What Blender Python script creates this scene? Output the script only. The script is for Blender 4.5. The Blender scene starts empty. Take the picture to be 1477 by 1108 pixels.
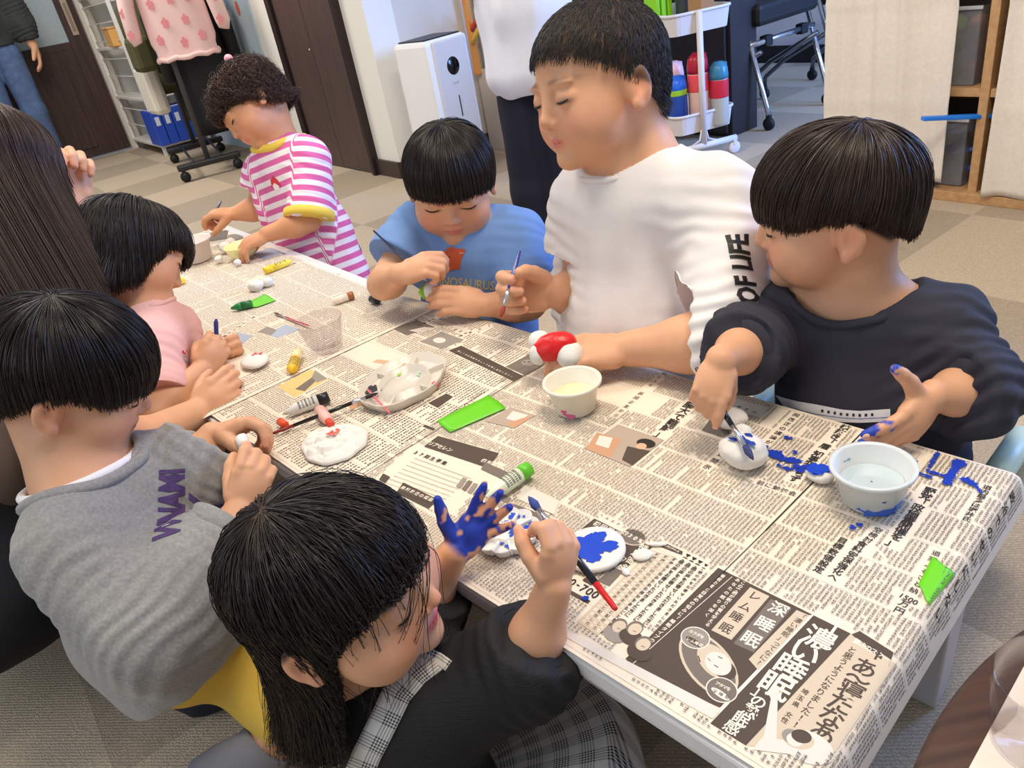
import bpy, bmesh, math, random
import numpy as np
from mathutils import Vector, Matrix
from mathutils.bvhtree import BVHTree
import openvdb

random.seed(7); RNG = np.random.default_rng(7)
SC = bpy.context.scene; COL = SC.collection
PI = math.pi

# ------------------------------------------------------------------ camera (measured from the room's own lines: verticals, carpet tiles, table)
FOC = 1105.4; PITCH = math.radians(29.324); ROLL = math.radians(10.925); CX, CY = 738.5, 554.0
CAMZ = .91; TZ = .34
_nad = np.array([math.sin(ROLL)*math.cos(PITCH), math.cos(ROLL)*math.cos(PITCH), math.sin(PITCH)])
_e1 = np.array([0, 0, 1.]) - _nad*_nad[2]; _e1 /= np.linalg.norm(_e1)
_e0 = np.cross(_e1, -_nad)
R = np.stack([_e0, _e1, -_nad])
CAM = np.array([0, 0, CAMZ])
def ray(px, py): return R @ np.array([(px-CX)/FOC, (py-CY)/FOC, 1.])
def at(px, py, d): return CAM + ray(px, py)*d                # a measured photo point at distance d
def onz(px, py, z):                                          # a measured photo point on the level z
    r = ray(px, py); return CAM + r*((z-CAMZ)/r[2])
def cv(x, y, z):
    v = R @ np.array([x, y, z], float); return v/np.linalg.norm(v)
def setup_camera():
    cd = bpy.data.cameras.new('camera'); co = bpy.data.objects.new('camera', cd); COL.objects.link(co)
    cd.sensor_fit = 'HORIZONTAL'; cd.sensor_width = 36.0; cd.lens = FOC/1477*36; cd.clip_start = .02
    M = Matrix.Identity(4)
    for i, c in enumerate((R @ [1, 0, 0], R @ [0, -1, 0], R @ [0, 0, -1])):
        for j in range(3): M[j][i] = c[j]
    M[2][3] = CAMZ
    co.matrix_world = M; SC.camera = co

def V3(*a): return np.array(a, float)
def unit(v): v = np.asarray(v, float); return v/np.linalg.norm(v)
def lin(c):
    c = np.asarray(c, float)/255.
    return np.where(c <= .04045, c/12.92, ((c+.055)/1.055)**2.4)

# ------------------------------------------------------------------ materials
MATS = {}
def mat(name, col=(200, 200, 200), rough=.6, metal=0, spec=.5, trans=0, ior=1.45, bump=0, bscale=300, var=0, vscale=20,
        alpha=1, sheen=0, sss=0, vcol=False, coat=0, stretch=None, aniso=0, emit=None):
    if name in MATS: return MATS[name]
    m = bpy.data.materials.new(name); m.use_nodes = True; MATS[name] = m
    nt = m.node_tree; b = nt.nodes['Principled BSDF']; L = nt.links
    c = list(lin(col))+[1]
    b.inputs['Base Color'].default_value = c; b.inputs['Roughness'].default_value = rough
    b.inputs['Metallic'].default_value = metal; b.inputs['Specular IOR Level'].default_value = spec
    b.inputs['Transmission Weight'].default_value = trans; b.inputs['IOR'].default_value = ior
    b.inputs['Alpha'].default_value = alpha; b.inputs['Sheen Weight'].default_value = sheen
    b.inputs['Coat Weight'].default_value = coat; b.inputs['Anisotropic'].default_value = aniso
    if sss:
        b.inputs['Subsurface Weight'].default_value = sss; b.inputs['Subsurface Scale'].default_value = .006
        b.inputs['Subsurface Radius'].default_value = (1, .35, .2)
    if emit:
        b.inputs['Emission Color'].default_value = list(lin(emit[0]))+[1]; b.inputs['Emission Strength'].default_value = emit[1]
    src = None
    if vcol:
        a = nt.nodes.new('ShaderNodeAttribute'); a.attribute_name = 'Col'; src = a.outputs['Color']
        L.new(src, b.inputs['Base Color'])
    if bump or var:
        tc = nt.nodes.new('ShaderNodeTexCoord'); vec = tc.outputs['Object']
        if stretch:
            mp = nt.nodes.new('ShaderNodeMapping'); mp.inputs['Scale'].default_value = stretch
            L.new(vec, mp.inputs['Vector']); vec = mp.outputs['Vector']
        if var:
            n = nt.nodes.new('ShaderNodeTexNoise'); n.inputs['Scale'].default_value = vscale; n.inputs['Detail'].default_value = 4
            L.new(vec, n.inputs['Vector'])
            mx = nt.nodes.new('ShaderNodeMix'); mx.data_type = 'RGBA'; mx.blend_type = 'MULTIPLY'
            rp = nt.nodes.new('ShaderNodeMapRange'); rp.inputs['From Min'].default_value = .3; rp.inputs['From Max'].default_value = .7
            rp.inputs['To Min'].default_value = 1-var; rp.inputs['To Max'].default_value = 1+var*.3
            L.new(n.outputs['Fac'], rp.inputs['Value'])
            mx.inputs['Factor'].default_value = 1
            if src: L.new(src, mx.inputs['A'])
            else: mx.inputs['A'].default_value = c
            L.new(rp.outputs['Result'], mx.inputs['B']); L.new(mx.outputs['Result'], b.inputs['Base Color'])
        if bump:
            n = nt.nodes.new('ShaderNodeTexNoise'); n.inputs['Scale'].default_value = bscale; n.inputs['Detail'].default_value = 3
            L.new(vec, n.inputs['Vector'])
            bp = nt.nodes.new('ShaderNodeBump'); bp.inputs['Strength'].default_value = bump; bp.inputs['Distance'].default_value = .002
            L.new(n.outputs['Fac'], bp.inputs['Height']); L.new(bp.outputs['Normal'], b.inputs['Normal'])
    return m

def thin_glass(name='thin_glass'):
    if name in MATS: return MATS[name]
    m = bpy.data.materials.new(name); m.use_nodes = True; MATS[name] = m; nt = m.node_tree; nt.nodes.clear(); L = nt.links
    o = nt.nodes.new('ShaderNodeOutputMaterial'); mx = nt.nodes.new('ShaderNodeMixShader'); t = nt.nodes.new('ShaderNodeBsdfTransparent'); g = nt.nodes.new('ShaderNodeBsdfGlossy'); lw = nt.nodes.new('ShaderNodeLayerWeight')
    t.inputs['Color'].default_value = (.93, .92, .93, 1); g.inputs['Roughness'].default_value = .05; lw.inputs['Blend'].default_value = .5
    pw = nt.nodes.new('ShaderNodeMath'); pw.operation = 'POWER'; pw.inputs[1].default_value = 3.5; L.new(lw.outputs['Facing'], pw.inputs[0]); ml = nt.nodes.new('ShaderNodeMath'); ml.operation = 'MULTIPLY_ADD'; ml.inputs[1].default_value = .4; ml.inputs[2].default_value = .02; L.new(pw.outputs[0], ml.inputs[0])
    L.new(ml.outputs[0], mx.inputs['Fac']); L.new(t.outputs['BSDF'], mx.inputs[1]); L.new(g.outputs['BSDF'], mx.inputs[2]); L.new(mx.outputs['Shader'], o.inputs['Surface']); return m

def wood_mat(name, c1, c2, scale=(2, 40, 40), rough=.45):
    if name in MATS: return MATS[name]
    m = mat(name, c1, rough); nt = m.node_tree; L = nt.links; b = nt.nodes['Principled BSDF']
    tc = nt.nodes.new('ShaderNodeTexCoord'); mp = nt.nodes.new('ShaderNodeMapping'); mp.inputs['Scale'].default_value = scale
    n = nt.nodes.new('ShaderNodeTexNoise'); n.inputs['Scale'].default_value = 1.5; n.inputs['Detail'].default_value = 6
    r = nt.nodes.new('ShaderNodeValToRGB')
    r.color_ramp.elements[0].color = list(lin(c1))+[1]; r.color_ramp.elements[1].color = list(lin(c2))+[1]
    r.color_ramp.elements[0].position = .35; r.color_ramp.elements[1].position = .65
    L.new(tc.outputs['Object'], mp.inputs['Vector']); L.new(mp.outputs['Vector'], n.inputs['Vector'])
    L.new(n.outputs['Fac'], r.inputs['Fac']); L.new(r.outputs['Color'], b.inputs['Base Color'])
    return m

# ------------------------------------------------------------------ objects
def tag(o, label=None, cat=None, group=None, kind=None):
    if label: o['label'] = label
    if cat: o['category'] = cat
    if group: o['group'] = group
    if kind: o['kind'] = kind
    return o
def thing(name, label, cat, loc=(0, 0, 0), rz=0, group=None):
    o = bpy.data.objects.new(name, None); COL.objects.link(o); o.empty_display_size = .05
    o.location = loc; o.rotation_euler = (0, 0, rz); return tag(o, label, cat, group)
def copy_tree(o, parent=None):
    c = o.copy(); COL.objects.link(c)
    if parent is not None: c.parent = parent
    for ch in list(o.children): copy_tree(ch, c)
    return c
def raw_mesh(name, V, Fs, mats, mi=None, smooth=False, colors=None):
    V = np.asarray(V, float).reshape(-1, 3)
    me = bpy.data.meshes.new(name)
    if isinstance(Fs, np.ndarray):
        n, k = Fs.shape
        me.vertices.add(len(V)); me.vertices.foreach_set('co', V.astype(np.float32).ravel())
        me.loops.add(n*k); me.loops.foreach_set('vertex_index', Fs.astype(np.int32).ravel())
        me.polygons.add(n); me.polygons.foreach_set('loop_start', (np.arange(n)*k).astype(np.int32))
        me.polygons.foreach_set('loop_total', np.full(n, k, np.int32)); me.update(calc_edges=True)
    else:
        me.from_pydata(V.tolist(), [], Fs); me.update()
    for m in (mats if isinstance(mats, (list, tuple)) else [mats]): me.materials.append(m)
    if mi is not None: me.polygons.foreach_set('material_index', np.asarray(mi, np.int32))
    if smooth: me.polygons.foreach_set('use_smooth', np.ones(len(me.polygons), bool))
    if colors is not None:
        a = me.color_attributes.new('Col', 'FLOAT_COLOR', 'POINT')
        a.data.foreach_set('color', np.c_[colors, np.ones(len(colors))].astype(np.float32).ravel())
    return me
def link(name, me, parent=None, loc=None, rz=0, bev=0, sub=0, auto=False):
    o = bpy.data.objects.new(name, me); COL.objects.link(o)
    if parent is not None: o.parent = parent
    if loc is not None: o.location = loc
    if rz: o.rotation_euler = (0, 0, rz)
    if bev:
        b = o.modifiers.new('bevel', 'BEVEL'); b.width = bev; b.segments = 2; b.limit_method = 'ANGLE'; b.angle_limit = .6
    if sub:
        s = o.modifiers.new('sub', 'SUBSURF'); s.levels = sub; s.render_levels = sub
    return o

class MB:
    """collects shapes, then links them as one mesh object"""
    def __init__(s): s.V = []; s.F = []; s.M = []; s.S = []; s.n = 0
    def add(s, V, F, mi=0, smooth=False):
        V = np.asarray(V, float).reshape(-1, 3)
        s.V.append(V); s.F += [tuple(int(i)+s.n for i in f) for f in F]; s.M += [mi]*len(F); s.S += [smooth]*len(F); s.n += len(V); return s
    def box(s, c, size, mi=0, rot=None):
        x, y, z = np.array(size)/2.
        V = np.array([[i*x, j*y, k*z] for k in (-1, 1) for j in (-1, 1) for i in (-1, 1)], float)
        if rot is not None: V = V @ np.asarray(rot).T
        return s.add(V+np.asarray(c, float), [(0, 2, 3, 1), (4, 5, 7, 6), (0, 1, 5, 4), (2, 6, 7, 3), (0, 4, 6, 2), (1, 3, 7, 5)], mi)
    def tube(s, P, r, mi=0, n=12, caps=True, flat=1.0, up=None):
        P = np.asarray(P, float); m = len(P); r = np.broadcast_to(np.asarray(r, float), (m,))
        T = np.gradient(P, axis=0); T /= np.linalg.norm(T, axis=1)[:, None]+1e-12
        u = np.array(up if up is not None else ((0, 0, 1.) if abs(T[0][2]) < .9 else (1., 0, 0)), float)
        V = []
        for k in range(m):
            u = u-T[k]*(u@T[k]); u /= np.linalg.norm(u); w = np.cross(T[k], u)
            a = np.arange(n)/n*2*PI
            V.append(P[k]+r[k]*(np.cos(a)[:, None]*u*flat+np.sin(a)[:, None]*w))
        F = [(k*n+i, k*n+(i+1) % n, (k+1)*n+(i+1) % n, (k+1)*n+i) for k in range(m-1) for i in range(n)]
        if caps: F += [tuple(range(n-1, -1, -1)), tuple((m-1)*n+i for i in range(n))]
        return s.add(np.concatenate(V), F, mi, True)
    def lathe(s, prof, c=(0, 0, 0), mi=0, n=32, rot=None, sx=1, sy=1):
        prof = np.asarray(prof, float); m = len(prof); a = np.arange(n)/n*2*PI
        V = np.array([[r*np.cos(t)*sx, r*np.sin(t)*sy, z] for r, z in prof for t in a])
        F = [(k*n+i, k*n+(i+1) % n, (k+1)*n+(i+1) % n, (k+1)*n+i) for k in range(m-1) for i in range(n)]
        if prof[0][0] > .0012: F.append(tuple(range(n-1, -1, -1)))
        if prof[-1][0] > .0012 and prof[0][0] > .0012: F.append(tuple((m-1)*n+i for i in range(n)))
        if rot is not None: V = V @ np.asarray(rot).T
        return s.add(V+np.asarray(c, float), F, mi, True)
    def ell(s, c, r, mi=0, n=20, m=12, rot=None, noise=0, seed=0):
        pr = [(math.sin(PI*k/m), -math.cos(PI*k/m)) for k in range(m+1)]; pr[0] = (1e-4, -1); pr[-1] = (1e-4, 1)
        a = np.arange(n)/n*2*PI
        V = np.array([[q*np.cos(t), q*np.sin(t), z] for q, z in pr for t in a])
        if noise: V *= (1+noise*lump(V*1.7, seed))[:, None]
        V = V*np.asarray(r, float)
        if rot is not None: V = V @ np.asarray(rot).T
        F = [(k*n+i, k*n+(i+1) % n, (k+1)*n+(i+1) % n, (k+1)*n+i) for k in range(m) for i in range(n)]
        return s.add(V+np.asarray(c, float), F, mi, True)
    def prism(s, poly, z0, z1, mi=0, M=None):
        poly = np.asarray(poly, float); n = len(poly)
        V = np.concatenate([np.c_[poly, np.full(n, z0)], np.c_[poly, np.full(n, z1)]])
        if M is not None: V = V @ np.asarray(M)[:3, :3].T+np.asarray(M)[:3, 3]
        F = [tuple(range(n-1, -1, -1)), tuple(range(n, 2*n))]+[(i, (i+1) % n, n+(i+1) % n, n+i) for i in range(n)]
        return s.add(V, F, mi)
    def mesh(s, name, mats):
        V = np.concatenate(s.V); me = raw_mesh(name, V, s.F, mats, s.M)
        me.polygons.foreach_set('use_smooth', np.array(s.S, bool)); return me
    def build(s, name, mats, parent=None, loc=None, rz=0, bev=0, sub=0):
        return link(name, s.mesh(name, mats), parent, loc, rz, bev, sub)

def rotz(a): c, s = math.cos(a), math.sin(a); return np.array([[c, -s, 0], [s, c, 0], [0, 0, 1.]])
def rotx(a): c, s = math.cos(a), math.sin(a); return np.array([[1., 0, 0], [0, c, -s], [0, s, c]])
def roty(a): c, s = math.cos(a), math.sin(a); return np.array([[c, 0, s], [0, 1., 0], [-s, 0, c]])
def frame(zdir, ref=(0, 0, 1)):
    z = unit(zdir); r = np.asarray(ref, float)
    if abs(z @ unit(r)) > .95: r = np.array([1., 0, 0])
    x = unit(np.cross(r, z)); return np.stack([x, np.cross(z, x), z], 1)

# smooth lattice noise (value noise, trilinear with smoothstep), about -1..1
_NT = np.random.default_rng(3).uniform(-1, 1, (64, 64, 64)).astype(np.float32)
def vnoise(P):
    P = np.asarray(P, float); i = np.floor(P).astype(int); f = P-i; f = f*f*(3-2*f); i &= 63; j = (i+1) & 63
    def g(a, b, c): return _NT[a, b, c]
    x0, y0, z0 = i[..., 0], i[..., 1], i[..., 2]; x1, y1, z1 = j[..., 0], j[..., 1], j[..., 2]
    fx, fy, fz = f[..., 0], f[..., 1], f[..., 2]
    a = (g(x0, y0, z0)*(1-fx)+g(x1, y0, z0)*fx)*(1-fy)+(g(x0, y1, z0)*(1-fx)+g(x1, y1, z0)*fx)*fy
    b = (g(x0, y0, z1)*(1-fx)+g(x1, y0, z1)*fx)*(1-fy)+(g(x0, y1, z1)*(1-fx)+g(x1, y1, z1)*fx)*fy
    return a*(1-fz)+b*fz
def lump(P, seed=0): return vnoise(np.asarray(P)+seed*7.31)+.5*vnoise(np.asarray(P)*2.1+seed*3.7)

# room axes: u, v run along the carpet tiles and the walls
UA = math.radians(33.3)
def uv(u, v, z=0): return np.array([u*math.cos(UA)-v*math.sin(UA), u*math.sin(UA)+v*math.cos(UA), z])
# table axes: s along the table from its near right end, t from its near long edge to its far one
TA = math.radians(129.6); TO = np.array([.14947509, .32002749])
SV = np.array([math.cos(TA), math.sin(TA)]); TV = np.array([math.sin(TA), -math.cos(TA)])
def st(s, t, z=TZ): p = TO+SV*s+TV*t; return np.array([p[0], p[1], z])
def to_st(P): d = np.asarray(P)[..., :2]-TO; return d @ SV, d @ TV

# text as a mesh: letters in the built-in font
_TX = {}
def text_mesh(body, bold=0, res=2):
    k = (body, bold, res)
    if k not in _TX:
        cu = bpy.data.curves.new('txt', 'FONT'); cu.body = body; cu.size = 1; cu.offset = bold; cu.resolution_u = res
        o = bpy.data.objects.new('txt', cu); COL.objects.link(o)
        dg = bpy.context.evaluated_depsgraph_get(); e = o.evaluated_get(dg); me = e.to_mesh()
        V = np.array([v.co[:] for v in me.vertices], float).reshape(-1, 3); Fs = [tuple(p.vertices) for p in me.polygons]
        e.to_mesh_clear(); bpy.data.objects.remove(o); bpy.data.curves.remove(cu)
        _TX[k] = (V, Fs)
    return _TX[k]
# ================================================================== the room
def room():
    # carpet
    m = mat('carpet', (190, 176, 158), .95, spec=.1); nt = m.node_tree; L = nt.links; b = nt.nodes['Principled BSDF']
    tc = nt.nodes.new('ShaderNodeTexCoord')
    mp = nt.nodes.new('ShaderNodeMapping'); mp.inputs['Location'].default_value = (-.353, -.464, 0); L.new(tc.outputs['Object'], mp.inputs['Vector'])
    ck = nt.nodes.new('ShaderNodeTexChecker'); ck.inputs['Scale'].default_value = 2.0
    ck.inputs['Color1'].default_value = list(lin((206, 188, 164)))+[1]; ck.inputs['Color2'].default_value = list(lin((184, 167, 146)))+[1]
    L.new(mp.outputs['Vector'], ck.inputs['Vector'])
    n1 = nt.nodes.new('ShaderNodeTexNoise'); n1.inputs['Scale'].default_value = 420; n1.inputs['Detail'].default_value = 2
    wv = nt.nodes.new('ShaderNodeTexWave'); wv.wave_type = 'BANDS'; wv.bands_direction = 'DIAGONAL'; wv.inputs['Scale'].default_value = 90; wv.inputs['Distortion'].default_value = 6
    wv.inputs['Detail'].default_value = 2; wv.inputs['Detail Scale'].default_value = 3
    L.new(tc.outputs['Object'], n1.inputs['Vector']); L.new(tc.outputs['Object'], wv.inputs['Vector'])
    ad = nt.nodes.new('ShaderNodeMath'); ad.operation = 'ADD'; L.new(n1.outputs['Fac'], ad.inputs[0]); L.new(wv.outputs['Fac'], ad.inputs[1])
    mr = nt.nodes.new('ShaderNodeMapRange'); mr.inputs['From Min'].default_value = .4; mr.inputs['From Max'].default_value = 1.5
    mr.inputs['To Min'].default_value = .72; mr.inputs['To Max'].default_value = 1.1; L.new(ad.outputs[0], mr.inputs['Value'])
    mx = nt.nodes.new('ShaderNodeMix'); mx.data_type = 'RGBA'; mx.blend_type = 'MULTIPLY'; mx.inputs['Factor'].default_value = 1
    L.new(ck.outputs['Color'], mx.inputs['A']); L.new(mr.outputs['Result'], mx.inputs['B']); L.new(mx.outputs['Result'], b.inputs['Base Color'])
    bp = nt.nodes.new('ShaderNodeBump'); bp.inputs['Strength'].default_value = .5; bp.inputs['Distance'].default_value = .003
    L.new(ad.outputs[0], bp.inputs['Height']); L.new(bp.outputs['Normal'], b.inputs['Normal'])
    fl = MB().box((1, 2.5, -.025), (12, 14, .05)).build('floor', m, rz=UA); tag(fl, kind='structure')

    wht = mat('wall_white', (238, 235, 228), .8, bump=.15, bscale=200)
    bge = mat('wall_beige', (214, 207, 198), .8, bump=.2, bscale=250)
    dark = wood_mat('dark_oak', (58, 42, 40), (74, 54, 50), (30, 30, 2.2), .5)
    skirt = mat('skirting', (70, 56, 52), .5)
    H = 2.5
    def wallbox(name, u0, u1, v0, v1, z0, z1, m):
        o = MB().box(((u0+u1)/2, (v0+v1)/2, (z0+z1)/2), (abs(u1-u0), abs(v1-v0), z1-z0)).build(name, m, rz=UA); tag(o, kind='structure'); return o
    wallbox('wall_back', -4.5, 1.9, 7.13, 7.28, 0, H, wht)
    # wall that carries the mural and the dark double door
    wallbox('wall_middle', 1.86, 2.01, 3.45, 7.13, 0, H, wht)
    mural = MB().box((1.854, 5.86, 1.25), (.012, 2.2, 2.5)).build('wall_mural', mat('mural_blue', (188, 205, 216), .7), rz=UA); tag(mural, kind='structure')
    md = MB(); rr = random.Random(4)
    cols = [(214, 106, 96), (232, 186, 92), (96, 110, 124), (150, 176, 200), (190, 190, 150)]
    for i in range(46):
        v, z, r = rr.uniform(4.85, 6.9), rr.uniform(.15, 1.6), rr.uniform(.025, .05)
        a = np.arange(16)/16*2*PI
        md.add(np.c_[np.full(16, 1.846), v+r*np.cos(a)*.8, z+r*np.sin(a)*1.3], [tuple(range(15, -1, -1))], rr.randrange(5))
    md.build('mural_dots', [mat('dot_%d' % i, c, .7) for i, c in enumerate(cols)], mural)
    wallbox('wall_side', 2.01, 4.6, 3.45, 3.6, 0, H, bge)
    wallbox('wall_right', 4.47, 4.62, -3.2, 3.45, 0, H, mat('wall_far', (206, 208, 214), .8))
    wallbox('baseboard_right', 4.455, 4.47, -3.2, 3.45, 0, .1, mat('skirting_dark', (30, 27, 30), .5))
    wallbox('baseboard_side', 1.86, 4.455, 3.435, 3.45, 0, .08, skirt)
    wallbox('baseboard_middle', 1.845, 1.86, 3.45, 3.72, 0, .08, skirt)
    # sliding door with a frosted pane in the back wall
    d = thing('door_1', None, None, uv(.4, 7.12), UA); tag(d, kind='structure')
    p = MB(); w = 1.95
    p.box((.965, 0, 1.05), (.13, .04, 2.1)); p.box((-.965, 0, 1.05), (.13, .04, 2.1)); p.box((0, 0, .42), (1.8, .04, .84)); p.box((0, 0, 2.02), (1.8, .04, .16))
    p.box((0, .005, .79), (1.8, .05, .012)); p.box((.05, -.008, .41), (1.5, .04, .66))
    p.build('door_panel', dark, d, bev=.004)
    MB().box((0, 0, 1.39), (1.8, .012, 1.1)).build('frosted_pane', mat('frosted', (176, 190, 198), .35, var=.08, vscale=60), d)
    MB().box((.965, -.024, 1.0), (.045, .012, .25)).box((.965, -.03, 1.0), (.022, .004, .2), 1).build('handle', [mat('satin_steel', (196, 180, 164), .4, metal=.6), mat('satin_dark', (150, 128, 110), .5)], d, bev=.002)
    MB().box((0, -.03, .006), (2.1, .05, .012)).build('sill', mat('alu', (168, 180, 192), .4, metal=.5), d)
    tr = MB().box((1.475, 7.09, 1.05), (.09, .08, 2.1)).build('trim_1', mat('trim_beige', (206, 196, 184), .6), rz=UA, bev=.004); tag(tr, kind='structure')
    # double door in the middle wall
    d2 = thing('door_2', None, None, uv(1.86, 4.06), UA); tag(d2, kind='structure')
    fr = mat('door_frame', (38, 26, 26), .5)
    MB().box((-.012, .375, 1.05), (.05, .055, 2.1)).box((-.012, -.375, 1.05), (.05, .03, 2.1)).box((-.012, 0, 2.1), (.05, .78, .04)).build('door_frame', fr, d2)
    lf = wood_mat('door_leaf_brown', (72, 56, 54), (84, 66, 62), (40, 40, 2), .45)
    for k, y in enumerate((.172, -.172)):
        o = MB().box((-.005, y, 1.05), (.03, .34, 2.08)).build('door_leaf', lf, d2, bev=.002)
    MB().ell((-.024, .02, .62), (.005, .006, .006)).build('knob', mat('satin_steel2', (200, 190, 180), .35, metal=.7), d2)
    # white pipe cover running up the side wall
    pc = MB().tube([uv(2.5, 3.40, 0), uv(2.5, 3.40, 2.5)], .055, n=20).build('trim_2', mat('pipe_white', (236, 236, 236), .4)); tag(pc, kind='structure')

def purifier():
    t = thing('air_purifier', 'tall white air purifier with round black display, by the beige wall', 'air purifier', uv(1.99, 3.16), UA+1.75)
    w = mat('plastic_white', (240, 240, 242), .35); gr = mat('plastic_grey', (216, 210, 206), .4)
    MB().box((0, 0, .31), (.22, .26, .62)).build('body', w, t, bev=.02)
    MB().box((-.112, 0, .32), (.018, .2, .585)).build('front_panel', gr, t, bev=.008)
    MB().box((0, 0, .622), (.17, .22, .008)).build('air_outlet', mat('black_plastic', (26, 26, 28), .4), t, bev=.003)
    MB().lathe([(.043, 0), (.043, .004), (.037, .010), (.001, .0105)], (-.112, 0, .5), rot=roty(-PI/2), n=28).build('display', mat('black_gloss', (18, 20, 22), .12), t)
    MB().box((-.122, 0, .33), (.004, .004, .09)).build('status_light', mat('black_plastic', (26, 26, 28), .4), t)
    Vt, Ft = text_mesh('Levoit', .0)
    Vt = np.c_[np.full(len(Vt), -.1215), -(Vt[:, 0]-1.4)*.016, Vt[:, 1]*.016+.425]
    MB().add(Vt, Ft).build('lettering', mat('grey_ink', (150, 146, 144), .5), t)
    c = MB(); P = []
    for k in range(60):
        a = k/60*2*PI*3; P.append(uv(1.98, 3.36)+V3(.06*math.cos(a)+.02*math.sin(a*.37), .05*math.sin(a), .012+.05*abs(math.sin(a*.5))+k*.0006))
    P.append(uv(2.05, 3.3, .12)); P.append(uv(2.08, 3.28, .2))
    c.tube(P, .0045, n=8); c.box(uv(1.93, 3.30, .015), (.05, .03, .026))
    o = c.build('power_cord', w); tag(o, 'white power cord coiled on the carpet at the foot of the air purifier', 'cord')

def shelf_unit():
    # white open shelf in the far corner with boxes and blue files
    t = thing('shelf_rack', 'white metal open shelf in the far corner beside the sliding door', 'shelf', uv(1.63, 6.62), UA)
    w = mat('shelf_white', (232, 228, 222), .5)
    for x in (-.17, .17):
        for y in (-.42, .42):
            MB().box((x, y, .85), (.025, .025, 1.7)).build('post', w, t, bev=.002)
    for z in (.07, .40, .75, 1.1, 1.45):
        MB().box((0, 0, z), (.36, .86, .02)).build('shelf_board', w, t, bev=.003)
    r = MB()
    for z in np.arange(.2, 1.6, .12): r.box((-.17, 0, z), (.006, .84, .006)); r.tube([(-.17, -.42, z), (.17, -.42, z)], .004, n=6)
    r.build('side_wires', w, t)
    bl = mat('file_blue', (48, 84, 196), .45); bw = mat('file_label', (226, 230, 240), .5)
    for i in range(5):
        f = thing('file_box', 'blue file box on the lowest shelf of the white rack, %s' % ['leftmost of five', 'second from the left', 'middle of five', 'fourth from the left', 'rightmost of five'][i], 'file box', uv(1.47+i*.072, 6.14), UA, 'blue file boxes on the lowest shelf')
        MB().box((0, .12, .2), (.066, .26, .24)).build('body', bl, f, bev=.004)
        MB().box((0, -.0115, .25), (.03, .003, .06)).build('spine_label', bw, f)
    for (u, z, sx, sy, h, c, lab) in ((1.52, .76, .2, .16, .12, (222, 168, 96), 'tan carton on the white rack behind the pink jacket'), (1.6, 1.11, .22, .2, .1, (228, 222, 214), 'white storage tub on the upper board of the white rack'),
                                      (1.5, 1.46, .16, .16, .13, (90, 122, 196), 'blue plastic tub at the top of the white rack'), (1.72, 1.11, .1, .2, .16, (214, 158, 84), 'orange paper folder standing on the white rack')):
        o = MB().box((0, 0, h/2), (sx, sy, h)).box((0, 0, h), (sx+.012, sy+.012, .012)).build('storage_box', mat('sbox%d%d%d' % c, c, .5), loc=uv(u, 6.4, z+.003), rz=UA, bev=.006); tag(o, lab, 'box')

def coat_rack():
    ang = UA-math.radians(12)
    t = thing('coat_rack', 'black rolling garment rack hung with coats near the far wall', 'coat rack', uv(1.48, 5.37), ang)
    k = mat('rack_black', (38, 38, 40), .45)
    for y in (-.4, .4):
        MB().box((0, y, .085), (.38, .06, .035)).build('foot_bar', k, t, bev=.01)
        for x in (-.16, .16):
            MB().lathe([(.001, -.016), (.026, -.016), (.03, -.01), (.03, .01), (.026, .016), (.001, .016)], (x, y, .03), rot=rotx(PI/2), n=20).box((x, y, .062), (.02, .03, .03)).build('caster', mat('caster_black', (24, 24, 26), .4), t)
    for y in (-.4, .4):
        MB().tube([(0, y, .1), (0, y, 1.32)], .016, n=14).build('upright', mat('rack_grey', (70, 70, 74), .4), t)
    MB().tube([(0, -.4, 1.32), (0, .4, 1.32)], .014, n=14).build('hanging_bar', k, t)
    for x in (-.09, .09): MB().tube([(x, -.4, .1), (x, .4, .1)], .008, n=10).build('base_bar', k, t)

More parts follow.
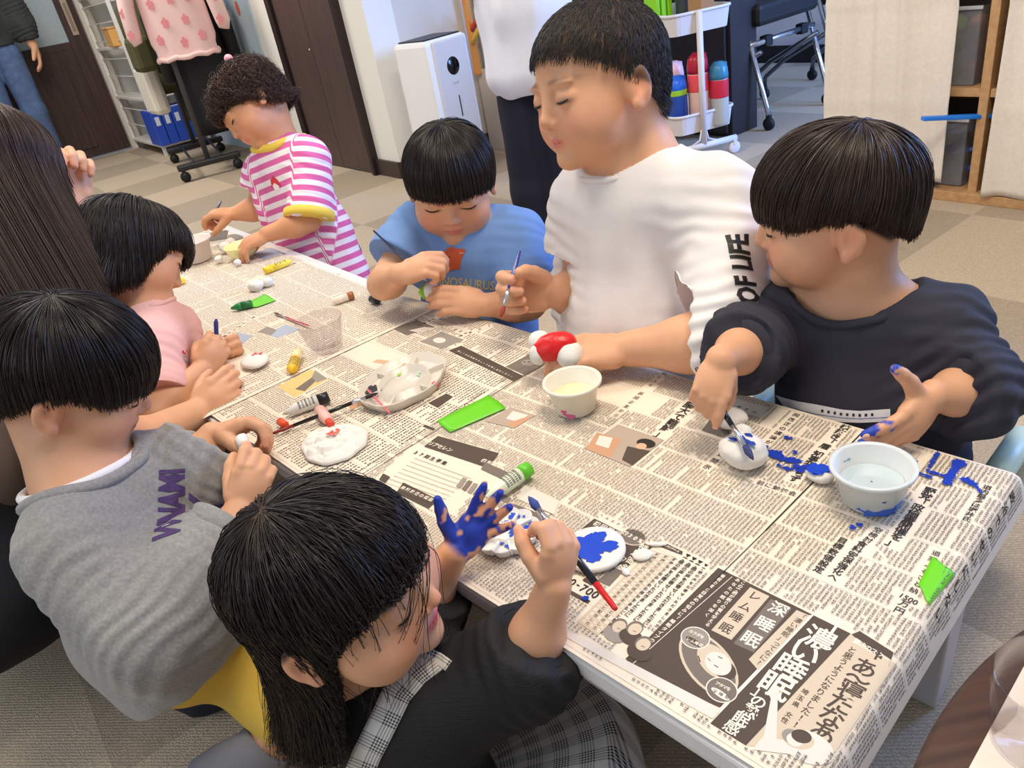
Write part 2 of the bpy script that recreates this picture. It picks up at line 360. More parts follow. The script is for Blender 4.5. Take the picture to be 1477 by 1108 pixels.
def coats():
    ang = UA-math.radians(12); O = uv(1.48, 5.37); M = rotz(ang)
    def L(x, y, z): return O+M @ V3(x, y, z)
    # child's pink jacket with flowers, hung across the near end of the rack
    t = thing('child_jacket', 'pale pink child jacket printed with pink flowers hung on the rack', 'jacket', L(.09, -.47, .94), UA-.5)
    t.scale = (.74, .85, 1.0)
    pk = mat('jacket_pink', (250, 212, 208), .5, bump=.3, bscale=40); fl = mat('flower_pink', (240, 150, 156), .55)
    def body_pts(n=28, m=14):
        V = []
        for j in range(m):
            f = j/(m-1); z = -.26+f*.56
            w = .25-.02*f if f < .75 else .245-.5*(f-.75)
            if f < .1: w -= .02
            for i in range(n):
                a = i/n*2*PI
                V.append((w*math.cos(a), (.07+.012*math.sin(a*6+f*5))*math.sin(a), z))
        F = [(j*n+i, j*n+(i+1) % n, (j+1)*n+(i+1) % n, (j+1)*n+i) for j in range(m-1) for i in range(n)]
        return V, F
    V, F = body_pts(); MB().add(V, F, 0, True).build('body', pk, t)
    h = MB()
    for i in range(13):
        a = -.4+i*.3; h.tube([(.23*math.cos(a), .072*math.sin(a), -.262), (.232*math.cos(a+.3), .074*math.sin(a+.3), -.262)], .012, n=8)
    MB().tube([(.235*math.cos(a), .075*math.sin(a), -.262+.006*math.sin(9*a)) for a in np.arange(0, 2*PI+.1, .2)], .014, n=8).build('hem', pk, t)
    sl = []
    for sg in (-1, 1):
        s_ = MB().tube([(sg*.2, 0, .27), (sg*.27, -.02, .18), (sg*.315, -.03, .03), (sg*.335, -.03, -.12), (sg*.325, -.03, -.16)], [.06, .075, .07, .066, .045], n=16, flat=.8).build('sleeve', pk, t)
    MB().ell((0, -.02, .28), (.12, .09, .07)).tube([(-.1, -.06, .28), (-.04, -.1, .2), (.0, -.1, .16), (.05, -.1, .2), (.1, -.06, .28)], .02, n=10).build('hood', pk, t)
    def flower(x, z, y, r):
        f = MB()
        for q in range(5):
            a = q*2*PI/5+.3; c = np.arange(9)/9*2*PI
            f.add(np.c_[x+math.cos(a)*r+np.cos(c)*r*.62, np.full(9, y), z+math.sin(a)*r+np.sin(c)*r*.62], [tuple(range(9))])
        c = np.arange(9)/9*2*PI; f.add(np.c_[x+np.cos(c)*r*.7, np.full(9, y-.0004), z+np.sin(c)*r*.7], [tuple(range(9))]); f.build('flower_print', fl, t)
    for x, z in ((-.15, .17), (-.05, .1), (.09, .12), (-.13, .02), (.02, .03), (.14, .03), (-.07, -.08), (.08, -.08), (-.15, -.16), (.02, -.19), (.16, -.17), (0, .21)):
        flower(x, z, -.0725*math.sqrt(max(.05, 1-(x/.25)**2))-.011, .018)
    for sg in (-1, 1):
        for x, z in ((.29, .12), (.33, .0), (.33, -.11)): flower(sg*x, z, -.095, .017)
    # darker coats behind it, along the bar
    for (y, z0, z1, w, dp, c, nm, lab, cat) in ((-.28, .22, 1.16, .24, .07, (22, 24, 30), 'long_coat', 'long black down coat directly behind the pink jacket', 'coat'),
                                           (-.1, .3, 1.16, .22, .07, (26, 30, 42), 'long_coat', 'navy coat hanging in the middle of the rack', 'coat'),
                                           (.1, .28, 1.16, .23, .07, (34, 34, 36), 'long_coat', 'charcoal coat toward the far end of the rack', 'coat'),
                                           (.28, .45, 1.16, .2, .05, (86, 84, 52), 'olive_jacket', 'olive green jacket at the far end of the rack', 'jacket')):
        V = []; n, m_ = 28, 12
        for j in range(m_):
            f_ = j/(m_-1); ww = .72*(w*(1-.12*f_) if f_ < .8 else w*(.9-2.2*(f_-.8)))
            for i in range(n):
                a = i/n*2*PI; V.append((ww*math.cos(a), (dp+.01*math.sin(5*a+2*f_))*math.sin(a), (z1-z0)*f_+.006*math.sin(f_*40)))
        F = [(j*n+i, j*n+(i+1) % n, (j+1)*n+(i+1) % n, (j+1)*n+i) for j in range(m_-1) for i in range(n)]+[tuple(range(n-1, -1, -1)), tuple((m_-1)*n+i for i in range(n))]
        tt = thing(nm, lab, cat, L(.16 if y < .2 else .02, y, z0), ang); mm = mat('coat%d' % c[2], c, .6, bump=.3, bscale=25)
        MB().add(V, F, 0, True).build('body', mm, tt)
        for sg in (-1, 1):
            MB().tube([(sg*w*.5, -.01, (z1-z0)*.9), (sg*(w*.72+.02), -.02, (z1-z0)*.7), (sg*(w*.72+.03), -.02, (z1-z0)*.35)], [.05, .055, .045], n=14, flat=.8).build('sleeve', mm, tt)
    # cream tote bag with olive flap on the left side of the rack
    b = thing('tote_bag', 'cream cloth tote bag hanging at the left side of the coat rack', 'bag', uv(1.37, 5.55, .34), UA)
    V = []; 
    MB().box((0, 0, .16), (.1, .22, .3)).build('body', mat('tote_cream', (226, 218, 204), .8, bump=.3, bscale=60), b, bev=.03)
    MB().tube([(0, -.07, .3), (0, -.05, .46), (0, 0, .5), (0, .05, .46), (0, .07, .3)], .01, n=8, flat=.5).build('strap', mat('tote_cream', (226, 218, 204), .8), b)
    o = MB().box((0, 0, .1), (.12, .16, .2)).build('pouch', mat('olive_pouch', (84, 80, 50), .8, bump=.3, bscale=60), loc=uv(1.33, 5.33, .62), rz=UA, bev=.03); tag(o, 'olive pouch hanging between the pink sleeve and the tote bag', 'pouch')

CARTP = uv(2.66, 2.33); CARTA = UA-.35
def cart():
    t = thing('utility_cart', 'white two-tray trolley holding drink bottles in front of the dark cabinet', 'cart', CARTP, CARTA)
    w = mat('cart_white', (226, 220, 220), .45)
    def tray(z, h):
        out = [];
        def rr(x, y, r, n=5):
            P = []
            for cx, cy, a0 in ((x-r, y-r, 0), (-x+r, y-r, PI/2), (-x+r, -y+r, PI), (x-r, -y+r, 1.5*PI)):
                for k in range(n): a = a0+k/(n-1)*PI/2; P.append((cx+r*math.cos(a), cy+r*math.sin(a)))
            return np.array(P)
        A = rr(.14, .215, .045); Bq = rr(.13, .205, .04); n = len(A)
        V = np.concatenate([np.c_[Bq, np.full(n, z)], np.c_[A, np.full(n, z+h)], np.c_[A-np.sign(A)*.006, np.full(n, z+h)], np.c_[Bq-np.sign(Bq)*.006, np.full(n, z+.006)]])
        F = [tuple(range(n-1, -1, -1))]+[(k*n+i, k*n+(i+1) % n, (k+1)*n+(i+1) % n, (k+1)*n+i) for k in range(3) for i in range(n)]+[tuple(3*n+i for i in range(n))]
        m = MB().add(V, F, 0, False); m.tube(np.r_[np.c_[A, np.full(n, z+h)], [[A[0, 0], A[0, 1], z+h]]], .006, n=8)
        return m
    for z in (.12, .50): tray(z, .075).build('tray', w, t)
    for sg in (-1, 1):
        MB().tube([(-.02, sg*.222, .07), (-.02, sg*.222, .58)], .0125, n=14).build('upright', w, t)
        MB().tube([(-.13, sg*.222, .065), (.13, sg*.222, .065)], .013, n=12).tube([(-.09, sg*.222, .07), (-.04, sg*.222, .09), (-.022, sg*.222, .16)], .004, n=8).tube([(.05, sg*.222, .07), (.0, sg*.222, .09), (-.018, sg*.222, .16)], .004, n=8).build('base_rail', w, t)
        for x in (-.12, .12):
            MB().lathe([(.001, -.01), (.02, -.01), (.026, -.006), (.026, .006), (.02, .01), (.001, .01)], (x, sg*.222, .027), rot=rotx(PI/2), n=24).box((x, sg*.222, .05), (.014, .026, .02)).build('caster', w, t)
    def bottle(name, lab, x, y, z, r, h, cbody, ccap, cap='dome', lean=0, extra=None):
        r *= 1.25; h *= 1.15; y -= .03
        o = thing(name, lab, 'bottle', CARTP+rotz(CARTA) @ V3(x, y, z), CARTA, 'drink bottles in the lower tray of the trolley')
        MB().lathe([(r*.9, 0), (r, .01), (r, h*.72), (r*.92, h*.76)], n=24).build('body', mat('bt%d%d%d' % cbody, cbody, .35), o)
        if extra: MB().lathe([(r*1.02, h*extra[0]), (r*1.03, h*extra[0]+.003), (r*1.03, h*extra[1]), (r*1.02, h*extra[1]+.002)], n=24).build('band', mat('bt%d%d%d' % extra[2], extra[2], .35), o)
        MB().lathe([(r*1.02, h*.74), (r*1.04, h*.8), (r*.95, h*.92), (r*.5, h), (.001, h)], n=24).box((r*.4, 0, h*.93), (r*.9, r*.7, h*.1)).build('cap', mat('bt%d%d%d' % ccap, ccap, .3), o)
        return o
    bottle('drink_bottle', 'blue child bottle with round blue lid and printed shapes, front of the trolley', -.085, -.1, .128, .034, .19, (40, 76, 160), (40, 110, 226), extra=(.66, .76, (160, 210, 60)))
    bottle('drink_bottle', 'coral pink bottle with clear top and dark red lid in the trolley', .0, -.13, .128, .033, .255, (242, 200, 180), (176, 20, 48), extra=(.5, .72, (244, 84, 92)))
    bottle('drink_bottle', 'pink bottle with pale folded lid left of the coral one', -.04, .0, .128, .034, .225, (244, 196, 200), (246, 200, 206), extra=(.5, .56, (240, 240, 240)))
    bottle('drink_bottle', 'teal and red bottle half hidden behind the trolley upright', .07, -.17, .128, .03, .215, (190, 190, 180), (60, 130, 160), extra=(.45, .72, (214, 44, 66)))
    bottle('drink_bottle', 'red bottle with orange lid at the left end of the lower tray', -.08, .09, .128, .034, .19, (220, 34, 34), (240, 150, 70), extra=(.55, .7, (80, 34, 30)))
    o = MB().tube([(-.12, .0, .26), (-.15, -.02, .2), (-.155, -.03, .1), (-.15, -.05, .03)], [.008, .016, .018, .02], n=10, flat=.35).build('lanyard', mat('lime_strap', (174, 228, 50), .6), loc=CARTP, rz=CARTA); tag(o, 'lime green strap hanging over the front of the trolley', 'strap')
    o = MB().tube([(-.11, .07, .28), (-.13, .06, .26), (-.152, .05, .18), (-.155, .05, .06)], [.008, .012, .014, .016], n=10, flat=.35).build('lanyard', mat('peach_strap', (240, 190, 170), .6), loc=CARTP, rz=CARTA); tag(o, 'peach strap with black clip hanging over the trolley front', 'strap')
    for i in range(3):
        o = MB().box((0, 0, .13), (.02, .09, .26)).build('folder', mat('lime_folder', (150, 222, 40), .45), loc=CARTP+rotz(CARTA) @ V3(-.05+i*.028, .1, .507), rz=CARTA+.1, bev=.003)
        tag(o, 'lime green folder in the trolley top tray, %s' % ['frontmost of three', 'middle of three', 'rearmost of three'][i], 'folder', 'lime folders in the top tray')
    o = MB().box((0, 0, .08), (.06, .1, .16)).build('carton', mat('kraft', (176, 128, 84), .7), loc=CARTP+rotz(CARTA) @ V3(.05, -.12, .507), rz=CARTA, bev=.003); tag(o, 'brown card box in the right end of the trolley top tray', 'box')
    o = MB().lathe([(.035, 0), (.035, .2), (.03, .22), (.001, .22)], n=24).build('flask', mat('flask_grey', (86, 88, 94), .35, metal=.6), loc=CARTP+rotz(CARTA) @ V3(.06, .03, .507)); tag(o, 'dark grey flask standing in the trolley top tray', 'flask')
    # dark cabinet behind the cart
    c = thing('cabinet', 'dark brown cabinet standing behind the white trolley', 'cabinet', uv(3.0, 2.80), UA)
    dk = wood_mat('cabinet_dark', (34, 28, 32), (42, 34, 36), (30, 30, 2), .5)
    MB().box((.0, 0, .475), (.18, 1.1, .95)).build('body', dk, c, bev=.003)
    for y in (-.265, .265): MB().box((-.099, y, .47), (.018, .53, .9)).build('door', dk, c, bev=.002)

def mobile_chairs():
    steel = mat('chrome', (196, 200, 208), .22, metal=.9); blk = mat('chair_black', (20, 20, 24), .6); dkm = mat('steel_dark', (120, 124, 132), .3, metal=.9)
    def chair():
        t = thing('folding_chair', None, 'chair', (0, 0, 0), 0, 'nesting chairs parked at the back')
        for sg in (-1, 1):
            y = sg*.23
            MB().tube([(-.08, y, .47), (-.2, y, .1), (-.21, y, .065)], .0115, n=12).build('leg', steel, t)
            MB().tube([(-.16, y*.93, .33), (.1, y*.93, .2), (.22, y*.93, .11), (.225, y*.93, .065)], .0115, n=12, flat=1).build('leg', dkm, t)
            for x in (-.21, .225):
                MB().lathe([(.001, -.013), (.022, -.013), (.028, -.006), (.028, .006), (.022, .013), (.001, .013)], (x, y if x < 0 else y*.93, .028), rot=rotx(PI/2), n=20).box((x, y if x < 0 else y*.93, .058), (.018, .02, .022)).build('caster', blk, t)
        MB().tube([(-.12, -.24, .36), (-.12, .24, .36)], .0125, n=12).build('cross_bar', steel, t)
        for y in (-.15, .12): MB().box((-.12, y, .36), (.04, .05, .045)).build('bracket', blk, t, bev=.006)
        MB().box((.05, 0, .475), (.42, .44, .09)).build('seat', blk, t, bev=.02)
        MB().box((.27, 0, .75), (.03, .42, .36), rot=None).build('backrest', mat('chair_mesh', (34, 36, 44), .7), t, bev=.012)
        for y in (-.19, .19): MB().tube([(.2, y, .46), (.27, y, .58), (.28, y, .8)], .011, n=10).build('back_post', steel, t)
        return t
    c = chair(); c.location = uv(3.28, 2.37); c.rotation_euler = (0, 0, UA+PI/2); c['label'] = 'chrome framed chair on casters just right of the dark cabinet'
    b = copy_tree(c); b.location = uv(3.80, 2.34); b.rotation_euler = (0, 0, UA+PI/2); b['label'] = 'chrome framed chair on casters nearest the curtained shelf'

def curtain_shelf():
    t = thing('cube_shelf', 'light oak cube shelf with cloth curtains at the right wall', 'shelf', uv(2.46, .55), UA)
    oak = wood_mat('oak', (190, 146, 100), (206, 164, 118), (3, 30, 30), .5)
    # local x = depth away from the front, y = along
    MB().box((.15, 0, .015), (.34, 1.96, .03)).build('plinth_board', oak, t, bev=.002)
    MB().box((.15, 0, .78), (.3, 1.92, .025)).build('top_board', oak, t, bev=.002)
    for y in (.945, .47, -.03, -.5): MB().box((.15, y, .4), (.3, .026, .75)).build('upright', oak, t, bev=.002)
    for y0, y1 in ((.957, .483), (.457, -.017), (-.043, -.487)):
        MB().box((.15, (y0+y1)/2, .32), (.29, y0-y1-.002, .024)).build('shelf_board', oak, t, bev=.002)
    MB().box((.302, .22, .4), (.008, 1.44, .74)).build('back_board', oak, t)
    cl = mat('linen', (240, 230, 218), .9, bump=.5, bscale=350, var=.06, vscale=90)
    def curtain(y0, y1, z0, z1, lab, ph):
        n, m = 90, 40; V = []
        for j in range(m):
            f = j/(m-1)
            for i in range(n):
                g = i/(n-1); y = y0+(y1-y0)*g+.012*(1-f)*math.sin(g*9+ph)
                x = -.024-.013*math.sin(g*13+ph+.8*math.sin(3*f))*(.4+.6*f)-.005*math.sin(g*31+2*f+ph)-.002*math.sin(g*61+3*f)-.006*math.exp(-((f-.32)/.012)**2)-.005*math.exp(-((f-.72)/.012)**2)
                V.append((x, y, z0+(z1-z0)*f+.004*math.sin(g*17)))
        F = [(j*n+i, j*n+i+1, (j+1)*n+i+1, (j+1)*n+i) for j in range(m-1) for i in range(n-1)]
        o = MB().add(V, F, 0, True).build('curtain', cl, loc=uv(2.46, .55), rz=UA)
        s = o.modifiers.new('s', 'SOLIDIFY'); s.thickness = .0025
        tag(o, lab, 'curtain', 'linen curtains on the cube shelf')
        st_ = MB()
        for g in np.linspace(.1, .9, 7):
            y = y0+(y1-y0)*g
            st_.tube([(-.036-.004*math.sin(k), y+.003*math.sin(k*1.7), z0+.02+(z1-z0-.04)*k/24) for k in range(25)], .0012, n=5)
        return o
    curtain(.955, .55, .06, .79, 'cream linen curtain hanging over the left half of the cube shelf', 0)
    curtain(.42, -.1, .03, .79, 'cream linen curtain at the right edge of the cube shelf', 2)
    box = mat('tub_clear', (206, 208, 214), .18, trans=.75, ior=1.2)
    def tub(y, z, h, lab, cols, kind):
        o = thing('toy_tub', lab, 'tub', uv(2.46, .55)+rotz(UA) @ V3(.16, y, z), UA)
        m = MB(); W_, D_ = .4, .25; tk = .004
        m.box((0, 0, tk/2), (D_, W_, tk)); m.box((-D_/2, 0, h/2), (tk, W_, h)); m.box((D_/2, 0, h/2), (tk, W_, h)); m.box((0, W_/2, h/2), (D_, tk, h)); m.box((0, -W_/2, h/2), (D_, tk, h))
        m.build('shell', box, o)
        MB().box((-D_/2-.003, 0, h), (.008, W_+.01, .01)).build('rim', mat('tub_rim', (210, 212, 220), .3), o, bev=.002)
        rr = random.Random(int(z*100)); 
        for i in range(14):
            c = cols[i % len(cols)]; yy = -.17+(i % 5)*.075; zz = .035+(i//5)*.06
            p = uv(2.46, .55)+rotz(UA) @ V3(.16-.06+rr.uniform(-.02, .02), y+yy, z+zz)
            if kind == 'ball':
                q = MB().ell((0, 0, 0), (.03, .034, .028), noise=.12, seed=i).build('toy_food', mat('toy%d%d%d' % c, c, .4), loc=p)
                tag(q, 'plastic toy food piece inside the upper clear tub', 'toy', 'toy food in the upper tub')
            else:
                q = MB().box((0, 0, 0), (.035, .09, .012), rot=rotx(-.3)).box((0, .045, .0-.014), (.03, .015, .012), rot=rotx(-.3)).build('toy_rail', mat('toy%d%d%d' % c, c, .4), loc=p, rz=UA, bev=.002)
                tag(q, 'blue plastic toy rail piece inside the lower clear tub', 'toy', 'blue toy rails in the lower tub')
    tub(.72, .334, .21, 'clear tub of colourful toy food on the upper shelf gap', [(214, 130, 80), (160, 190, 90), (230, 100, 90), (222, 170, 110), (110, 180, 120)], 'ball')
    tub(.72, .033, .2, 'clear tub of blue rail toys on the bottom shelf', [(70, 120, 220), (60, 110, 210), (90, 140, 230)], 'rail')
    o = MB().box((-.03, 0, 0), (.2, .022, .012), rot=roty(.12)).build('toy_track', mat('toy_bright_blue', (40, 130, 240), .35), loc=uv(2.46, .55)+rotz(UA) @ V3(-.02, .50, .262), rz=UA-.7, bev=.003); tag(o, 'bright blue plastic stick poking out of the bottom tub', 'toy')

def toy_stand():
    # colourful frame toy beside the purifier, partly behind the standing person
    t = thing('bead_frame', 'orange framed toy board with red and yellow arcs beside the air purifier', 'toy', uv(2.45, 3.1), UA)
    for y in (-.17, .3): MB().box((-.06, y, .59), (.03, .03, .42)).build('frame_post', mat('toy_orange', (226, 150, 70), .5), t, bev=.003)
    MB().box((-.035, .065, .2), (.03, .52, .4)).build('stand_panel', mat('panel_beige', (206, 194, 182), .7), t, bev=.004)
    MB().tube([(-.06, .3-.47*k/12, .58+.12*math.sin(PI*k/12)) for k in range(13)], .012, n=10).build('red_arc', mat('toy_red', (206, 70, 46), .4), t)
    MB().tube([(-.08, .28-.45*k/12, .53+.12*math.sin(PI*k/12)) for k in range(13)], .012, n=10).build('yellow_arc', mat('toy_yellow', (236, 190, 70), .4), t)
    MB().box((-.1, -.12, .44), (.1, .12, .025)).build('handle', mat('black_plastic', (26, 26, 28), .4), t, bev=.006)

def side_table():
    # dark round table in the near right corner
    P = [onz(1315, 1108, .34), onz(1370, 1005, .34), onz(1430, 935, .34), onz(1477, 902, .34)]
    A = np.array([[2*p[0], 2*p[1], 1] for p in (P[0], P[1], P[3])]); bb = np.array([p[0]**2+p[1]**2 for p in (P[0], P[1], P[3])])
    sol = np.linalg.solve(A, bb); c = sol[:2]; r = math.sqrt(sol[2]+c @ c)
    t = thing('round_table', 'dark brown wood-grain round table at the near right corner', 'table', (c[0], c[1], 0))
    wg = wood_mat('dark_grain', (58, 40, 34), (82, 58, 48), (3.0, 60, 10), .45)
    MB().lathe([(.001, .31), (r-.006, .31), (r, .316), (r, .334), (r-.006, .34), (.001, .34)], n=128).build('tabletop', wg, t)
    MB().lathe([(.03, .03), (.03, .31)], n=24).build('pedestal', mat('satin_grey', (120, 120, 124), .4, metal=.6), t)
    MB().lathe([(.001, 0), (r*.6, 0), (r*.6, .015), (.05, .03), (.001, .03)], n=48).build('base', mat('satin_grey', (120, 120, 124), .4, metal=.6), t)
    return c, r
# ================================================================== tables and newspapers
def table_at(s0, s1, t0, t1, ang, lab, origin=None):
    """low table; local x along s, local y toward the near edge"""
    o = TO if origin is None else origin
    t = thing('low_table', lab, 'table', (o[0], o[1], 0), TA+ang)
    w = mat('table_white', (226, 224, 222), .45); g = mat('leg_grey', (196, 194, 196), .4, metal=.2)
    MB().box(((s0+s1)/2, -(t0+t1)/2, TZ-.014), (s1-s0, t1-t0, .024)).build('tabletop', w, t, bev=.004)
    for s in (s0+.045, s1-.045):
        for tt in (t0+.035, t1-.035):
            sx = .03 if s > (s0+s1)/2 else -.03
            m = MB(); 
            V = []
            for z, k, dd in ((0, .022, .0), (TZ-.026, .03, .0)):
                for a, b in ((-1, -1), (1, -1), (1, 1), (-1, 1)): V.append((s+a*k+dd, -tt+b*k, z))
            m.add(V, [(3, 2, 1, 0), (4, 5, 6, 7)]+[(i, (i+1) % 4, 4+(i+1) % 4, 4+i) for i in range(4)])
            m.build('leg', g, t, bev=.003)
    MB().box(((s0+s1)/2, -t0-.03, TZ-.045), (s1-s0-.14, .018, .04)).box(((s0+s1)/2, -t1+.03, TZ-.045), (s1-s0-.14, .018, .04)).build('apron', w, t)
    return t

def drape(P, lift):
    """table (s,t) arc-length coordinates of paper -> world points, bending over the near right end and the long edges"""
    s, t = to_st(P); s = np.array(s); t = np.array(t)
    P2 = np.c_[s*9, t*9, s*0+.5]; wob = .0008*vnoise(P2)
    z = np.full(len(s), TZ+lift)+np.maximum(wob+.0006, 0)
    r = .012
    a = np.clip((.004-s)/r, 0, 1.35); ex = np.maximum(.004-s-1.35*r, 0)
    s2 = np.where(s < .004, .004-r*np.sin(a)-ex*math.cos(1.35), s)
    z = np.where(s < .004, z-r*(1-np.cos(a))-ex*math.sin(1.35), z)
    far = .458+.09*np.maximum(s-1.22, 0)
    a = np.clip((t-far)/.02, 0, .9); ex = np.maximum(t-far-.018, 0)
    t2 = np.where(t > far, far+.02*np.sin(a)+ex*math.cos(.9), t); z = np.where(t > far, z-.02*(1-np.cos(a))-ex*math.sin(.9), z)
    return np.c_[TO+np.outer(s2, SV)+np.outer(t2, TV), z]

PAL = dict(body=(104, 94, 86), paper=(233, 220, 202), ink=(52, 46, 44), grey=(150, 142, 134), dark=(86, 74, 66), tan=(206, 190, 168), white=(240, 229, 212), mid=(120, 110, 102),
           blue=(24, 56, 172), photo1=(178, 160, 146), photo2=(196, 150, 120), green=(90, 140, 110), pale=(222, 214, 204), skin=(214, 172, 142), yel=(226, 194, 130), red=(214, 74, 70), lblue=(170, 180, 200))
PK = list(PAL)
class Sheet:
    def __init__(s, name, lab, corners, lift):
        """corners: paper outline as 4 world xy points (order: near-right, near-left, far-left, far-right)"""
        s.name = name; s.lab = lab; s.lift = lift; s.V = []; s.F = []; s.M = []; s.n = 0; s.ex = []; s.k = 0
        c = [np.array(p[:2], float) for p in corners]; s.c = c
        n, m = 90, 60
        g = np.array([[(c[0]*(1-i/n)+c[1]*i/n)*(1-j/m)+(c[3]*(1-i/n)+c[2]*i/n)*j/m for i in range(n+1)] for j in range(m+1)]).reshape(-1, 2)
        F = [(j*(n+1)+i, j*(n+1)+i+1, (j+1)*(n+1)+i+1, (j+1)*(n+1)+i) for j in range(m) for i in range(n)]
        s.put(g, F, 'paper', 0)
        s.dv = unit(c[0]-c[1]); s.uv = np.array([-s.dv[1], s.dv[0]])   # reading direction (toward the near right), page up (toward the far edge)
    def put(s, P, F, colr, h):
        V = drape(np.asarray(P, float), s.lift+h); s.V.append(V)
        s.F += [tuple(int(i)+s.n for i in f) for f in F]; s.M += [PK.index(colr)]*len(F); s.n += len(V)
    def nh(s): s.k += 1; return .00022+s.k*.000006
    def px(s, pts): return np.array([onz(p[0], p[1], TZ+.001)[:2] for p in pts])
    def poly(s, pts, colr, ex=True, sub=6):
        """quad or polygon printed area given by its corners as measured in the photo"""
        P = s.px(pts)
        sub = int(np.clip(max(np.linalg.norm(P[i]-P[i-1]) for i in range(len(P)))/.007, 1, 40))
        if len(P) == 4:
            g = np.array([[(P[0]*(1-i/sub)+P[1]*i/sub)*(1-j/sub)+(P[3]*(1-i/sub)+P[2]*i/sub)*j/sub for i in range(sub+1)] for j in range(sub+1)]).reshape(-1, 2)
            F = [(j*(sub+1)+i, j*(sub+1)+i+1, (j+1)*(sub+1)+i+1, (j+1)*(sub+1)+i) for j in range(sub) for i in range(sub)]
        else: g = P; F = [tuple(range(len(P)))]
        s.put(g, F, colr, s.nh())
        if ex: s.ex.append(P)
    def ellipse(s, c, r1, r2, colr, ang=0, ex=False, n=28):
        c = s.px([c])[0]; a = np.arange(n)/n*2*PI; q = np.c_[r1*np.cos(a), r2*np.sin(a)]
        q = q @ np.array([[math.cos(ang), math.sin(ang)], [-math.sin(ang), math.cos(ang)]])
        P = c+q[:, :1]*s.dv+q[:, 1:]*s.uv; m = max(1, int(max(r1, r2)/.006)); G = np.concatenate([c+(P-c)*(k/m) for k in range(m, 0, -1)]+[c[None]])
        F = [(k*n+i, k*n+(i+1) % n, (k+1)*n+(i+1) % n, (k+1)*n+i) for k in range(m-1) for i in range(n)]+[((m-1)*n+i, (m-1)*n+(i+1) % n, m*n) for i in range(n)]; s.put(G, F, colr, s.nh())
        if ex: s.ex.append(P)
    def glyphs(s, body, cs, size, colr='ink', bold=.03, up=None, right=None):
        """one letter at each centre in cs (world xy)"""
        up = s.uv if up is None else up; right = s.dv if right is None else right
        h = s.nh()
        for ch, c in zip(body, cs):
            if ch == ' ': continue
            V, F = text_mesh(ch, min(bold, .016) if ord(ch) > 0x2000 else min(bold, .03), 3)
            if not len(V): continue
            mid = np.array([.5, .36]) if ord(ch) > 0x2000 else (V[:, :2].max(0)+V[:, :2].min(0))/2
            q = (V[:, :2]-mid)*size
            s.put(c+q[:, :1]*right+q[:, 1:]*up, F, colr, h)
    def vtext(s, body, p0, p1, size, colr='ink', bold=.03, ex=True):
        a, b = s.px([p0, p1]); n = len(body)
        cs = [a+(b-a)*(i/max(1, n-1)) for i in range(n)]
        up = unit(a-b) if n > 1 else s.uv; right = np.array([up[1], -up[0]])
        s.glyphs(body, cs, size, colr, bold, up, right)
        if ex:
            w = right*size*.62; e = up*size*.6; s.ex.append(np.array([a-w+e, a+w+e, b+w-e, b-w-e]))
    def htext(s, body, p0, p1, size, colr='ink', bold=.03, ex=True):
        a, b = s.px([p0, p1]); n = len(body); right = unit(b-a); up = np.array([-right[1], right[0]])
        s.glyphs(body, [a+(b-a)*(i/max(1, n-1)) for i in range(n)], size, colr, bold, up, right)
        if ex:
            w = up*size*.6; e = right*size*.6; s.ex.append(np.array([a-e-w, b+e-w, b+e+w, a-e+w]))
    def line(s, p0, p1, w, colr='ink'):
        a, b = s.px([p0, p1]); d = unit(b-a); q = np.array([-d[1], d[0]])*w/2; n = 24
        g = np.array([[a+(b-a)*i/n-q, a+(b-a)*i/n+q] for i in range(n+1)]).reshape(-1, 2)
        s.put(g, [(2*i, 2*i+2, 2*i+3, 2*i+1) for i in range(n)], colr, s.nh()); s.ex.append(np.array([a-q*2, b-q*2, b+q*2, a+q*2]))
    def splat(s, c, r, colr='blue', seed=0, el=1.0, ang=0):
        c = s.px([c])[0]; n = 40; r = r*.8; a = np.arange(n)/n*2*PI; rr = r*(1+.5*vnoise(np.c_[np.cos(a)*2.5+seed*3.1, np.sin(a)*2.5, a*0+seed])+.3*vnoise(np.c_[np.cos(a)*7+seed, np.sin(a)*7, a*0]))
        q = np.c_[rr*np.cos(a)*el, rr*np.sin(a)]; ca, sa = math.cos(ang), math.sin(ang); q = q @ np.array([[ca, sa], [-sa, ca]])
        s.put(np.r_[c+q[:, :1]*s.dv+q[:, 1:]*s.uv, [c]], [(i, (i+1) % n, n) for i in range(n)], colr, s.nh()+.0010)
    def fill(s, pitch=.0047, char=.0034, dan=.047, lo=(.012, .012), hi=(.988, .988), colr='body', strokes=5, seed=0):
        """body text: vertical columns of small characters in rows, skipping the headlines and pictures"""
        rng = np.random.default_rng(seed+11); c = s.c
        W_ = np.linalg.norm(c[0]-c[1]); H_ = np.linalg.norm(c[3]-c[0]); e1 = unit(c[0]-c[1]); e2 = unit(c[3]-c[0]); o = c[1]
        nr = int(H_*(hi[1]-lo[1])//(dan+.0035)); nc = int(W_*(hi[0]-lo[0])//pitch); per = int(dan//(char*1.02))
        cs = []
        for r in range(nr):
            y0 = H_*lo[1]+r*(dan+.0035)
            for k in range(nc):
                x = W_*lo[0]+k*pitch+pitch/2
                m = per if rng.random() > .12 else rng.integers(per//3, per)
                ys = y0+dan-char*1.02*(np.arange(m)+.5)
                if vnoise(np.array([[r*1.7+seed*5.1, k*.06, .3]]))[0] > .62: continue
                cs.append(np.c_[np.full(m, x), ys])
        P = np.concatenate(cs); P = P[rng.random(len(P)) > .03]
        Wd = o+np.outer(P[:, 0], e1)+np.outer(P[:, 1], e2)
        keep = np.ones(len(Wd), bool)
